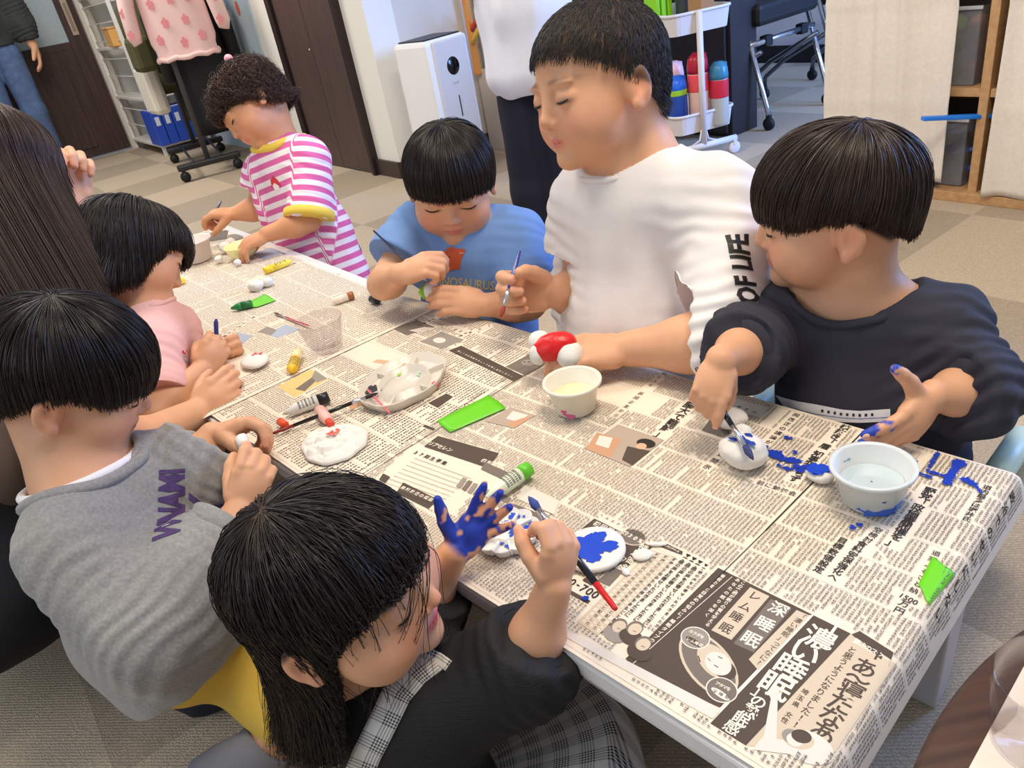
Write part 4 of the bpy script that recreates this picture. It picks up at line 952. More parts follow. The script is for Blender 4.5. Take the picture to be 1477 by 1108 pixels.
def oval_palette(cpx, R1, R2, ang, lab):
    P = lz(onz(*cpx, TZ), .012); o = thing('paint_palette', lab, 'palette', P, ang); w = mat('palette_cream', (216, 209, 199), .3)
    n = 144; A = np.arange(n)/n*2*PI
    def rad(a): return 1+.055*abs(math.sin(3*a+.5))-.02
    def ring(k, z, dz=0): return np.array([(R1*k*rad(a)*math.cos(a), R2*k*rad(a)*math.sin(a), z) for a in A])
    m = MB(); lev = [(.86, -.008), (.93, -.007), (1.0, .006), (1.0, .008), (.975, .008), (.92, -.005), (.60, -.005), (.575, .006), (.55, .006), (.53, -.004), (.01, -.005)]
    V = np.concatenate([ring(k, z) for k, z in lev]); F = [(j*n+i, j*n+(i+1) % n, (j+1)*n+(i+1) % n, (j+1)*n+i) for j in range(len(lev)-1) for i in range(n)]
    m.add(V, F, 0, True); m.build('tray', w, o)
    for k in range(6):
        a = k*PI/3+.35; r0 = np.array([R1*.58*math.cos(a), R2*.58*math.sin(a)]); r1 = np.array([R1*.96*math.cos(a), R2*.96*math.sin(a)]); v = r1-r0
        MB().box(((r0+r1)[0]/2, (r0+r1)[1]/2, -.001), (np.linalg.norm(v), .003, .009), rot=rotz(math.atan2(v[1], v[0]))).build('divider', w, o, bev=.001)
    def loc_of(px, py): q = onz(px, py, TZ+.007)-P; return rotz(-ang) @ q
    for nm, px, c, s, nb, seed in (('green_paint', (574, 540), (150, 214, 50), .008, 7, 1), ('pink_paint', (628, 556), (232, 40, 84), .008, 9, 2), ('red_paint', (587, 581), (222, 60, 34), .009, 8, 3), ('black_paint', (536, 565), (36, 36, 40), .013, 9, 4), ('pale_green_paint', (606, 541), (170, 214, 180), .006, 3, 5), ('brown_paint', (575, 528), (212, 170, 140), .01, 4, 6)):
        q = loc_of(*px); b = MB(); blobs(b, q[0], q[1], lambda x, y: -.0035, s, nb, seed, .001); b.build(nm, mat(nm, c, .35), o)
    return o, P

def tape(lab, corners, z, col=(112, 214, 32), bend=None):
    P = [onz(*c, TZ)[:2] for c in corners]; n = 10
    g = np.array([[(P[0]*(1-i/n)+P[1]*i/n)*(1-j/4)+(P[3]*(1-i/n)+P[2]*i/n)*j/4 for i in range(n+1)] for j in range(5)]).reshape(-1, 2)
    rr = random.Random(int(corners[0][0])); g[0::n+1] += [[rr.uniform(-.0012, .0012) for _ in range(2)] for _ in range(5)]; g[n::n+1] += [[rr.uniform(-.0012, .0012) for _ in range(2)] for _ in range(5)]
    F = [(j*(n+1)+i, j*(n+1)+i+1, (j+1)*(n+1)+i+1, (j+1)*(n+1)+i) for j in range(4) for i in range(n)]
    V = drape(g, z); loc = V.mean(0); me = raw_mesh('tape_strip', V-loc, F, mat('tape_green', col, .4, trans=.1), smooth=True); o = link('tape_strip', me, loc=loc)
    s = o.modifiers.new('s', 'SOLIDIFY'); s.thickness = .0003; tag(o, lab, 'tape', 'green tape strips'); return o

def table_items():
    pot(1255, 722, .0395, .045, 'white plastic pot streaked with blue paint at the right end of the table', ('w', (218, 224, 226)), (186, 200, 206),
        [(2.2, .3, .0035, (120, 156, 200), 1.2), (4.4, .15, .006, (60, 100, 190), 3), (4.9, .1, .005, (60, 100, 190), 2.5), (5.3, .2, .004, (90, 130, 200), 2), (4.6, .5, .002, (50, 80, 150), 1), (1.9, .6, .005, (150, 180, 214), 1.5), (3.7, .85, .003, (60, 90, 170), 1)], lift=.002)
    pot(831, 592, .038, .046, 'cream plastic pot of cloudy yellow water with a pink smear, mid table', ('c', (240, 236, 222)), (232, 222, 178), [(4.05, .28, .005, (206, 80, 130), .8), (4.3, .12, .004, (214, 100, 144), 1.6)], lift=.003)
    pot(289, 378, .045, .055, 'clear pot with pinkish water at the far end of the far table', ('p', (240, 226, 220)), (236, 212, 202), lift=.006)
    # bowl
    P = lz(onz(354, 374, TZ), .006); o = thing('bowl', 'pale yellow bowl under the hand of the striped-shirt child', 'bowl', P)
    MB().lathe([(.001, 0), (.02, 0), (.034, .012), (.042, .032), (.043, .034), (.041, .034), (.032, .013), (.018, .003), (.001, .003)], n=40).build('body', mat('bowl_yellow', (246, 234, 176), .4), o)
    # glass
    P = lz(onz(474, 508, TZ), .0065); o = thing('glass_tumbler', 'clear empty glass tumbler on the newspapers', 'glass', P)
    MB().lathe([(.001, .0), (.026, 0), (.029, .004), (.041, .058), (.042, .06), (.0405, .06), (.0275, .010), (.001, .009)], n=48, sx=1.0).build('body', thin_glass(), o)
    # blue painted oval
    c = lz(onz(1182, 694, TZ), .0095)
    o = thing('clay_disc', 'small oval clay piece coated in blue paint beside the blue-streaked pot', 'clay piece', c-[0, 0, .0078], TA)
    MB().ell((0, 0, .0075), (.016, .0125, .0075), noise=.05, seed=3).build('body', mat('clay_white', (230, 226, 220), .7, bump=.3, bscale=120), o)
    b = MB(); blobs(b, .001, -.001, lambda x, y: .0075+.0075*math.sqrt(max(.05, 1-(x/.016)**2-(y/.0125)**2)), .0105, 26, 2, .0006); b.build('blue_paint', mat('paint_blue', (24, 70, 196), .35), o)
    # clay lump being painted
    c = lz(onz(1073, 672, TZ), .021)
    o = thing('clay_lump', 'rounded white clay lump with blue brush marks, under the brush', 'clay piece', c-[0, 0, .0195], TA)
    MB().ell((0, 0, .02), (.0285, .024, .02), noise=.07, seed=8, n=40, m=24).ell((.012, -.018, .03), (.012, .011, .011), noise=.06, seed=5).build('body', mat('clay_white', (230, 226, 220), .7, bump=.3, bscale=120), o)
    b = MB(); blobs(b, .001, .004, lambda x, y: .02+.0205*math.sqrt(max(.05, 1-(x/.0285)**2-(y/.024)**2)), .013, 8, 12, .0008, 1.8); b.build('blue_paint', mat('paint_blue2', (40, 66, 160), .4), o)
    clay('clay_egg', 'flat oval white clay piece lying behind the brush on the table', lz(onz(1055, 618, TZ), .0155), (.020, .017, .012), .06, 4, rot=rotz(TA+.9))
    # round white palette with blue paint
    P = lz(onz(858, 800, TZ), .003); o = thing('paint_palette', 'round white clay plate smeared with blue paint in the front child reach', 'palette', P)
    MB().lathe([(.001, 0), (.03, 0), (.0335, .003), (.0335, .0065), (.031, .0078), (.001, .0072)], n=48).build('plate', mat('clay_white', (230, 226, 220), .7), o)
    b = MB(); blobs(b, .000, .002, lambda x, y: .0078, .019, 34, 21, .0006); b.build('blue_paint', mat('paint_blue', (24, 70, 196), .35), o)
    clay('clay_disc', 'small flat white clay disc beside the blue plate', lz(onz(927, 806, TZ), .0055), (.0105, .0085, .0035), .03, 2)
    clay('clay_bit', 'thin curled strip of white clay next to the small disc', lz(onz(948, 789, TZ), .004), (.011, .0028, .0018), .1, 5, rot=rotz(TA+.6))
    clay('clay_bit', 'tiny white crumb of clay on the supplement advertisement', lz(onz(903, 829, TZ), .004), (.006, .0035, .002), .2, 6, rot=rotz(TA+2.6))
    flower_palette(732, 777, .0385, 'white flower-shaped palette holding blue paint beside the raised blue hand')
    o, P = oval_palette((585, 560), .082, .062, TA+PI/2+.35, 'large cream oval palette with six wells and paint dabs')
    # pink stick and black brush on the palette
    a = onz(530, 562, TZ+.019); b_ = onz(562, 596, TZ+.017); s_ = MB().tube([a, (a+b_)/2, b_], [.0016, .0018, .0016], n=10)
    loc = (a+b_)/2; s_.V = [v-loc for v in s_.V]; q = s_.build('pink_stick', mat('stick_pink', (240, 112, 126), .4), loc=loc); tag(q, 'short pink stick lying across the rim of the oval palette', 'stick')
    brush('black paint brush with dark red end resting on the oval palette', onz(392, 626, TZ+.009), onz(545, 567, TZ+.021), .0027, (22, 20, 22), (130, 30, 34), .13, .12, (40, 40, 44))
    # crumpled clay disc
    P = lz(onz(484, 645, TZ), .005); o = thing('clay_disc', 'wide crumpled white clay disc with a red dab, nearest the grey sweatshirt child', 'clay piece', P, TA)
    n, m_ = 96, 26; V = []
    for j in range(m_+1):
        f = j/m_
        for i in range(n):
            a = i/n*2*PI; rr = (.052+.002*math.sin(3*a+1)+.001*math.sin(9*a))*f; x, y = rr*math.cos(a), rr*math.sin(a)*.88
            z = .0035+.005*(1-f**4)+.0085*abs(lump(np.array([[x*95, y*95, 1.]]), 2)[0])*(1-f**6)
            V.append((x, y, z))
    F = [(j*n+i, j*n+(i+1) % n, (j+1)*n+(i+1) % n, (j+1)*n+i) for j in range(m_) for i in range(n)]
    base = [(v[0], v[1], 0) for v in V[-n:]]; V += base; F += [(m_*n+i, m_*n+(i+1) % n, (m_+1)*n+(i+1) % n, (m_+1)*n+i) for i in range(n)]
    MB().add(V, F, 0, True).build('body', mat('clay_white', (230, 226, 220), .7), o)
    b = MB(); blobs(b, .008, -.008, lambda x, y: .0135, .008, 9, 31, .0006, 1.2); b.build('red_dab', mat('paint_red2', (228, 84, 60), .4), o)
    # red-dotted egg near the pink child
    c = lz(onz(371, 530, TZ), .013); o = thing('clay_egg', 'white egg-shaped clay piece with a red spot beside the clasped hands', 'clay piece', c-[0, 0, .0085], TA)
    MB().ell((0, 0, .009), (.031, .024, .009), noise=.05, seed=4).build('body', mat('clay_white', (230, 226, 220), .7), o)
    b = MB(); blobs(b, .004, -.01, lambda x, y: .0172, .008, 8, 33, .0008); b.build('red_dab', mat('paint_red3', (226, 40, 60), .35), o)
    # markers
    def mk(lab, t, h, r, b, c, **k): marker(lab, onz(*t, TZ+r+.0055), onz(*h, TZ+r*.8+.0055), r, b, c, **k)
    mk('white paint tube with black cap and printed label lying by the black brush', (474, 572), (408, 597), .0092, (222, 222, 218), (34, 34, 36), capf=.24, nose=.3)
    mk('white paint tube with bright green cap and nozzle toward the blue hand', (764, 675), (702, 718), .0098, (226, 238, 214), (100, 196, 50), capf=.24, nose=.34)
    mk('yellow paint tube with cream cap standing out beside the glass', (430, 508), (420, 536), .0095, (240, 196, 50), (244, 230, 180), capf=.4, nose=.12)
    mk('yellow paint tube with pale end on the far newspaper', (381, 391), (422, 376), .0085, (246, 226, 90), (244, 208, 40), capf=.3, nose=.2)
    mk('white paint tube with brown cap in front of the blue-shirt child', (510, 425), (479, 436), .0082, (240, 228, 216), (168, 104, 54), capf=.28, nose=.2, blabel=False)
    mk('dark green paint tube lying on a green tape scrap', (363, 438), (333, 445), .0085, (40, 132, 70), (36, 110, 60), capf=.45, nose=.4, blabel=False)
    for lab, p, q, r, c in (('black tube cap beside the elbow of the blue-shirt child', (545, 434), (536, 431), .0078, (38, 40, 40)), ('orange-red tube cap near the dark red brush end', (412, 614), (404, 608), .0062, (232, 84, 46))):
        a, b_ = onz(*p, TZ+r+.005), onz(*q, TZ+r+.005)
        o = MB().tube([a*0, (b_-a)*.1, b_-a, (b_-a)*.9], [r*.9, r, r, r*.6], n=20).build('tube_cap', mat('cap%d%d%d' % c, c, .4), loc=a); tag(o, lab, 'cap')
    a = onz(474, 608, TZ+.014); b_ = onz(466, 598, TZ+.012)
    o = thing('paint_tube', 'small pink paint tube neck poking out under the black brush', 'paint tube', a)
    MB().tube([b_*0, (b_-a)*.5, (b_-a)*1.6], [.006, .009, .009], n=20).build('body', mat('tube_pink', (244, 190, 180), .4), o); MB().tube([(a-b_)*.45, (a-b_)*.0], [.0052, .0055], n=16).build('nozzle', mat('cap23284', (226, 70, 44), .4), o)
    brush('thin pink-handled paint brush beside the glass tumbler', onz(446, 470, TZ+.010), onz(395, 451, TZ+.009), .0019, (222, 90, 110), None, .2, .16, (110, 84, 70))
    # clay on the far table
    c = lz(onz(372, 421, TZ), .015)
    o = clay('clay_lump', 'white knobbly clay lump next to the green tape scrap', c, (.018, .015, .012), .08, 9, extra=lambda m: m.ell((.022, .012, .011), (.016, .013, .011), noise=.08, seed=4))
    for i, (x, y, r) in enumerate(((318, 382, .0105), (345.5, 386, .0092), (328, 367, .017), (336, 358, .013))):
        clay('clay_ball', ['round white clay ball left of the yellow bowl', 'small white clay ball in front of the yellow bowl', 'largest white clay lump touching the yellow bowl', 'white clay lump behind the others by the yellow bowl'][i], lz(onz(x, y, TZ), r*.85+.006), (r, r*.95, r*.85), .1, i+20)
    c = lz(onz(262, 412, TZ), .012)
    clay('clay_piece', 'yellow painted clay piece just beyond the pink-shirt child face', c, (.014, .011, .009), .1, 3, (240, 214, 70))
    # tape
    tape('wide green tape strip across the join of two newspapers mid table', [(630, 610), (706, 573), (731, 592), (650, 627)], .0033)
    tape('green tape strip folded over the right edge of the table', [(1324, 846), (1345, 806), (1378, 830), (1340, 876)], .0022)
    tape('green tape scrap under the dark green paint tube', [(340, 448), (384, 428), (400, 437), (372, 447)], .0058, (92, 210, 70))
# ================================================================== figures: distance fields blended smoothly, meshed by openvdb
class Field:
    def __init__(s, lo, hi, h):
        s.h = h; s.lo = np.floor(np.asarray(lo, float)/h)*h; n = np.ceil((np.asarray(hi, float)-s.lo)/h).astype(int)+1
        s.n = n; s.bg = .04; s.d = np.full(tuple(n), s.bg, np.float32)
        s.ax = [(s.lo[i]+np.arange(n[i])*h).astype(np.float32) for i in range(3)]
    def region(s, lo, hi):
        a = np.clip(np.floor((np.asarray(lo)-s.lo)/s.h).astype(int), 0, s.n); b = np.clip(np.ceil((np.asarray(hi)-s.lo)/s.h).astype(int)+1, 0, s.n)
        if (b <= a).any(): return None
        sl = tuple(slice(a[i], b[i]) for i in range(3))
        X, Y, Z = np.meshgrid(s.ax[0][sl[0]], s.ax[1][sl[1]], s.ax[2][sl[2]], indexing='ij', sparse=True)
        return sl, X, Y, Z
    def mix(s, sl, d, k, op):
        o = s.d[sl]
        if op == 'add':
            if k > 0: h = np.maximum(k-np.abs(o-d), 0)/k; s.d[sl] = np.minimum(o, d)-h*h*k*.25
            else: s.d[sl] = np.minimum(o, d)
        elif op == 'sub':
            d = -d
            if k > 0: h = np.maximum(k-np.abs(o-d), 0)/k; s.d[sl] = np.maximum(o, d)+h*h*k*.25
            else: s.d[sl] = np.maximum(o, d)
        elif op == 'and': s.d[sl] = np.maximum(o, d)
    def cap(s, a, b, ra, rb=None, k=.01, op='add', flat=None):
        """round cone; flat=(axis, factor) widens the section along an axis"""
        a, b = np.asarray(a, float), np.asarray(b, float); rb = ra if rb is None else rb; m = max(ra, rb)*(flat[1] if flat else 1)+k+4*s.h
        g = s.region(np.minimum(a, b)-m, np.maximum(a, b)+m)
        if g is None: return
        sl, X, Y, Z = g; ba = b-a; L2 = ba @ ba+1e-12
        px, py, pz = X-a[0], Y-a[1], Z-a[2]; t = np.clip((px*ba[0]+py*ba[1]+pz*ba[2])/L2, 0, 1)
        qx, qy, qz = px-t*ba[0], py-t*ba[1], pz-t*ba[2]
        if flat:
            ax = unit(flat[0]); c = (qx*ax[0]+qy*ax[1]+qz*ax[2])*(1-1/flat[1]); qx = qx-c*ax[0]; qy = qy-c*ax[1]; qz = qz-c*ax[2]
        s.mix(sl, np.sqrt(qx*qx+qy*qy+qz*qz)-(ra+(rb-ra)*t), k, op)
    def ell(s, c, r, M=None, k=.01, op='add'):
        c, r = np.asarray(c, float), np.asarray(r, float); m = r.max()+k+4*s.h; g = s.region(c-m, c+m)
        if g is None: return
        sl, X, Y, Z = g; x, y, z = X-c[0], Y-c[1], Z-c[2]
        M = np.eye(3) if M is None else M
        u = [(x*M[0, i]+y*M[1, i]+z*M[2, i])/r[i] for i in range(3)]
        k0 = np.sqrt(u[0]**2+u[1]**2+u[2]**2); k1 = np.sqrt((u[0]/r[0])**2+(u[1]/r[1])**2+(u[2]/r[2])**2)+1e-6
        s.mix(sl, k0*(k0-1)/k1, k, op)
    def chain(s, P, rs, k=.01, op='add', flat=None):
        for i in range(len(P)-1): s.cap(P[i], P[i+1], rs[i], rs[i+1], k, op, flat)
    def plane(s, p, n, c=None, rad=None):
        """keep only the side away from n (optionally only within rad of c)"""
        n = unit(n); p = np.asarray(p, float)
        if rad is None: lo, hi = s.lo, s.lo+s.n*s.h
        else: lo, hi = np.asarray(c)-rad, np.asarray(c)+rad
        g = s.region(lo, hi)
        if g is None: return
        sl, X, Y, Z = g; d = (X-p[0])*n[0]+(Y-p[1])*n[1]+(Z-p[2])*n[2]
        s.mix(sl, d, 0, 'and')
    def mesh(s):
        g = openvdb.FloatGrid(); g.background = s.bg; g.copyFromArray(np.minimum(s.d, s.bg), tolerance=0.0)
        g.transform = openvdb.createLinearTransform(voxelSize=s.h)
        P, Q = g.convertToQuads(isovalue=0.0)
        return np.asarray(P, float)+s.lo, np.asarray(Q)[:, ::-1].copy()

def vnormals(V, Q):
    n = np.cross(V[Q[:, 2]]-V[Q[:, 0]], V[Q[:, 3]]-V[Q[:, 1]]); N = np.zeros_like(V)
    for i in range(4): np.add.at(N, Q[:, i], n)
    return N/(np.linalg.norm(N, axis=1)[:, None]+1e-12)
def relax(V, Q, it=2, f=.5):
    n = len(V)
    for _ in range(it):
        S = np.zeros_like(V); C = np.zeros(n)
        for i in range(4):
            for j in (1, 3):
                np.add.at(S, Q[:, i], V[Q[:, (i+j) % 4]]); np.add.at(C, Q[:, i], 1)
        V = V+f*(S/np.maximum(C, 1)[:, None]-V)
    return V

def sstep(x, a, b): t = np.clip((x-a)/(b-a), 0, 1); return t*t*(3-2*t)

SKIN = lin((216, 163, 128)); 

class Head:
    """c: skull centre (between the eyes and the nape), h: chin-to-crown height, f: facing, u: up"""
    def __init__(s, c, h, f, u, fat=1.0):
        s.c = np.asarray(c, float); s.h = h; s.f = unit(f); u = np.asarray(u, float); s.u = unit(u-s.f*(u @ s.f)); s.r = np.cross(s.f, s.u); s.fat = fat
        s.M = np.stack([s.r, s.f, s.u], 1)
    def P(s, x, y, z): return s.c+s.h*(s.r*x+s.f*y+s.u*z)
    def loc(s, W): return (W-s.c) @ s.M/s.h
    ears = True
    def field(s, F):
        h = s.h; E = lambda c, r, k=.02, op='add', R_=None: F.ell(s.P(*c), np.array(r)*h, s.M if R_ is None else s.M @ R_, k*h, op)
        f = s.fat
        E((0, -.07, .13), (.375, .455, .375), .0); E((0, .10, -.12), (.315*f, .29, .33), .12); E((0, .13, -.30), (.235*f, .20, .17), .1)
        for x in (-1, 1):
            E((x*.185*f, .20, -.19), (.15*f, .16, .17), .1)                       # cheeks
            E((x*.155, .365, -.015), (.075, .05, .05), .05, 'sub')               # eye sockets
            E((x*.155, .315, -.02), (.088, .075, .068), .03)                      # closed-in lids
            E((x*.15, .335, .065), (.10, .05, .026), .04)                         # brow
            if not s.ears: continue
            R_ = rotz(x*.35) @ roty(0)
            E((x*.375*f**.5, -.055, -.06), (.035, .085, .13), .02, 'add', R_)     # ear
            E((x*.428*f**.5, -.04, -.045), (.046, .046, .08), .012, 'sub', R_)
            F.cap(s.P(x*.392*f**.5, -.09, .03), s.P(x*.395*f**.5, -.11, -.07), .017*h, .017*h, .01*h)
            E((x*.385*f**.5, -.03, -.16), (.026, .042, .045), .015)
        for x in (-1, 1): E((x*.052, .385, -.165), (.034, .035, .028), .02)       # nostril wings
        F.cap(s.P(0, .365, .0), s.P(0, .415, -.12), .028*h, .036*h, .05*h); E((0, .425, -.145), (.042, .036, .036), .02)
        E((0, .355, -.262), (.085, .045, .024), .02); E((0, .345, -.30), (.075, .045, .026), .02)   # lips
        F.cap(s.P(-.085, .375, -.282), s.P(.085, .375, -.282), .006*h, .006*h, .008*h, 'sub')
        E((0, .30, -.40), (.10, .085, .075), .06)                                 # chin
    def paint(s, V, C, scalp=None, lips=(214, 122, 110)):
        L = s.loc(V); x, y, z = L.T
        near = (np.abs(L).max(1) < .75)
        def mixc(w, c): C[:] = C*(1-w[:, None])+lin(c)*w[:, None]
        w = np.exp(-((x/.085)**2+((z+.282)/.036)**2)**2)*(y > .25)*near; mixc(np.clip(w*1.1, 0, .85), lips)
        for sx in (-1, 1):
            w = np.exp(-((x-sx*.21)**2+(z+.17)**2)/.014)*(y > .05)*near; mixc(.28*w, (236, 140, 120))
            bx = (x-sx*.16); w = np.exp(-(bx/.095)**4-((z-.085+.9*bx**2)/.017)**2)*(y > .1)*near; mixc(.75*w, (50, 36, 30))
            w = np.exp(-((x-sx*.37)**2/.02+(y+.05)**2/.012+(z+.06)**2/.02))*near; mixc(.35*w, (236, 146, 120))
            # lash line of the lowered lid
            w = np.exp(-(bx/.075)**6-((z+.048-.6*(bx)**2*6*.2)/.0085)**2)*(y > .2)*near; mixc(.9*w, (34, 26, 24))
        w = np.exp(-((x/.06)**2+((z+.14)/.05)**2))*(y > .3)*near; mixc(.2*w, (232, 140, 116))
        if scalp is not None:
            w = scalp(L)*near; mixc(w, (26, 21, 20))
        return C

def hand(F, W, Y, N, S, right, curls, spread=.1, thumb=(.5, .3, .3), bend=None, fat=1.0):
    """W wrist, Y toward the knuckles, N out of the palm, S wrist-to-fingertip length; curls = per finger (index..little) three bends"""
    Y = unit(Y); N = unit(np.asarray(N, float)-Y*(np.asarray(N, float) @ Y)); X = np.cross(Y, N)*(1 if right else -1)     # X points to the thumb side
    W = np.asarray(W, float); P = lambda x, y, n: W+S*(X*x+Y*y+N*n); tips = {}
    M = np.stack([X, Y, N], 1); k = .03*S
    F.ell(P(0, .25, 0), np.array([.225, .30, .105])*S*V3(1, 1, fat), M, k)
    F.cap(P(.13, .16, .03), P(.17, .4, .0), .09*S, .085*S, k); F.cap(P(-.13, .14, .03), P(-.15, .38, .0), .085*S, .07*S, k); F.cap(P(0, -.06, 0), P(0, .3, 0), .12*S, .1*S, .05*S, flat=(X, 1.35))
    base = [(.165, .475, 0), (.055, .50, .005), (-.055, .485, 0), (-.16, .44, -.005)]; ln = [.42, .455, .42, .335]; rd = [.062, .064, .061, .053]
    for i in range(4):
        c = curls[i] if isinstance(curls[0], (tuple, list)) else curls
        p = P(*base[i]); sp = spread*(1.5-i)*.7
        ph = 0; q = [p]; D = unit(Y*math.cos(sp)+X*math.sin(sp)); f = [.46, .30, .24]
        for j in range(3):
            ph += c[j]; d = D*math.cos(ph)+N*math.sin(ph); p = p+d*(ln[i]*f[j]*S); q.append(p)
        r = rd[i]*S*fat; F.chain(q, [r*1.05, r, r*.9, r*.74], .012*S); tips[i] = q[3]; tips[(i, 'd')] = d
        if i == 0: tips['i1'] = q[1]; tips['i2'] = q[2]
    a, b, c = thumb                                                               # out to the side, toward the palm, tip bend
    p0 = P(.14, .14, .035); d0 = unit(X*math.cos(b)*math.sin(a+.35)+Y*math.cos(a+.35)*math.cos(b)+N*math.sin(b)); p1 = p0+d0*.22*S
    d1 = unit(d0+Y*.25+N*math.sin(b)*.3-X*.1); p2 = p1+d1*.17*S; d2 = unit(d1+(-X*.5+N*.3)*c+Y*.2*c); p3 = p2+d2*.135*S
    F.chain([p0, p1, p2, p3], [.098*S*fat, .078*S*fat, .068*S*fat, .052*S*fat], .02*S); tips['t'] = p3; tips['t2'] = p2
    tips['P'] = P; tips['X'] = X; tips['Y'] = Y; tips['N'] = N
    return tips

# ---------------------------------------------------------------- hair as strands
def strand_mesh(name, P, r, m, parent, taper=.25, jit=.3, seed=0):
    """P: n strands x k points x 3"""
    n, k, _ = P.shape; rng = np.random.default_rng(seed)
    T = np.gradient(P, axis=1); T /= np.linalg.norm(T, axis=2)[..., None]+1e-9
    ref = rng.normal(size=(n, 1, 3)); u = np.cross(T, ref); u /= np.linalg.norm(u, axis=2)[..., None]+1e-9; w = np.cross(T, u)
    R_ = r*(1+jit*rng.uniform(-1, 1, (n, 1)))*(1-(1-taper)*np.linspace(0, 1, k)[None, :]**1.5)
    V = np.stack([P+R_[..., None]*(math.cos(a)*u+math.sin(a)*w) for a in (0, 2*PI/3, 4*PI/3)], 2)      # n,k,3,3
    idx = np.arange(n*k*3).reshape(n, k, 3); a, b = idx[:, :-1], idx[:, 1:]
    Q = np.stack([a, np.roll(a, -1, 2), np.roll(b, -1, 2), b], -1).reshape(-1, 4)
    tone = np.repeat(rng.uniform(.55, 1.45, n), k*3)
    V = V.reshape(-1, 3); off = np.array(parent.location) if parent is not None else 0
    me = raw_mesh(name, V-off, Q, m, smooth=True, colors=HAIRCOL[m.name][None, :]*tone[:, None])
    return link(name, me, parent)
HAIRCOL = {}
def hair_mat(name, col, rough=.38):
    m = mat(name, col, rough, vcol=True, spec=.5, aniso=.3); HAIRCOL[name] = lin(col); return m

def grow(H, n, root, cut, seed, crown=(0, -.28, 1), steps=22, ds=.045, lift=.10, grav=.10, curl=0, E=None, gdir=None, part=None, wild=.05, cutjit=.03, maxlen=None, flow=None, low=1.7, zfree=-.2):
    """strands that run from the crown over the skull and then hang; root(L)->bool keeps roots, cut(L)->bool ends strands (head units)"""
    rng = np.random.default_rng(seed); c0 = V3(0, -.05, .13); E = V3(.385, .465, .385) if E is None else E
    D = rng.normal(size=(n*6, 3)); D /= np.linalg.norm(D, axis=1)[:, None]; P = c0+D*E; keep = root(P); P = P[keep][:n]; D = D[keep][:n]; n = len(P)
    cr = unit(crown); 
    pole = c0+cr*E; nrm = D/E; nrm /= np.linalg.norm(nrm, axis=1)[:, None]
    v = P-pole if flow is None else flow(P)
    v = v-nrm*np.sum(v*nrm, 1)[:, None]; v /= np.linalg.norm(v, axis=1)[:, None]+1e-6
    v += wild*rng.normal(size=v.shape); g = H.M.T @ (V3(0, 0, -1) if gdir is None else unit(gdir)); lf = lift*rng.uniform(.25, 1, n)
    out = [P.copy()]; alive = np.ones(n, bool); jit = rng.uniform(-1, 1, n)*cutjit; L_ = np.zeros(n)
    for k in range(steps):
        gg = grav*min(1, .2+k*.09)
        v = v*(1-gg)+g*gg; v /= np.linalg.norm(v, axis=1)[:, None]
        q = P+v*ds
        Ez = np.where((q[:, 2] < c0[2])[:, None], E*V3(1, 1, low), E)
        rel = (q-c0)/Ez; rr = np.linalg.norm(rel, axis=1); tgt = 1+lf*min(1, (k+1)/7.)
        want = np.where(rr < tgt, tgt, tgt+(rr-tgt)*np.where(q[:, 2] > zfree, .45, 1.0))
        rel = rel/rr[:, None]*want[:, None]; q = c0+rel*Ez
        v = q-P; v /= np.linalg.norm(v, axis=1)[:, None]+1e-6
        stop = cut(q+np.c_[jit*0, jit*0, jit]); 
        if maxlen is not None: L_ += ds; stop |= L_ > maxlen*(1+jit)
        alive &= ~stop
        P = np.where(alive[:, None], q, P); out.append(P.copy())
    A = np.stack(out, 1)
    if curl:
        ph = rng.uniform(0, 6.28, (n, 1)); t = np.arange(A.shape[1])[None, :]*.9+ph
        amp = curl*np.minimum(1, np.arange(A.shape[1])/5.)[None, :]*rng.uniform(.5, 1.4, (n, 1))
        a = rng.normal(size=(n, 1, 3)); b = rng.normal(size=(n, 1, 3)); A = A+amp[..., None]*(np.sin(t)[..., None]*unit3(a)+np.cos(t)[..., None]*unit3(b))
    return H.c+(A @ H.M.T)*H.h
def unit3(a): return a/np.linalg.norm(a, axis=-1)[..., None]

# ---------------------------------------------------------------- one person
class Person:
    def __init__(s, label, loc, h=.0026):
        s.root = thing('person', label, 'person', loc); s.loc = np.array(loc, float); s.h = h; s.prims = []; s.tips = {}
    def box(s, pts, m=.16):
        P = np.array(pts); return P.min(0)-m, P.max(0)+m
    def finish(s, name, F, m, smooth_it=1, paint=None, wr=None, kids=None, base=None):
        V, Q = F.mesh(); V = relax(V, Q, smooth_it)
        if wr is not None:
            N = vnormals(V, Q); V = V+N*wr(V)[:, None]
        C = None
        if paint is not None:
            C = np.tile(SKIN if base is None else base, (len(V), 1)); paint(V, C)
        me = raw_mesh(name, V-s.loc, Q.astype(np.int32), m, smooth=True, colors=C); o = link(name, me, s.root); o['_n'] = 0; del o['_n']
        s.last = (V, Q); return o
def folds(V, axis, freq, amp, seed=0, across=.35):
    """cloth folds: noise stretched along an axis"""
    a = unit(axis); t = V @ a; q = V-np.outer(t, a)
    return amp*(vnoise(q*freq+np.outer(t, a)*freq*across+seed*5.7)+.5*vnoise(q*freq*2.1+np.outer(t, a)*freq*across*2+seed*2.3))
def bunch(V, p, axis, rad, n, amp, seed=0):
    """ring-like gathers round a limb near p"""
    a = unit(axis); d = V-np.asarray(p); t = d @ a; w = np.exp(-np.sum(d*d, 1)/(rad*rad))
    return amp*w*np.sin(t*n*2*PI+2.2*vnoise(V*24+seed*3.1))
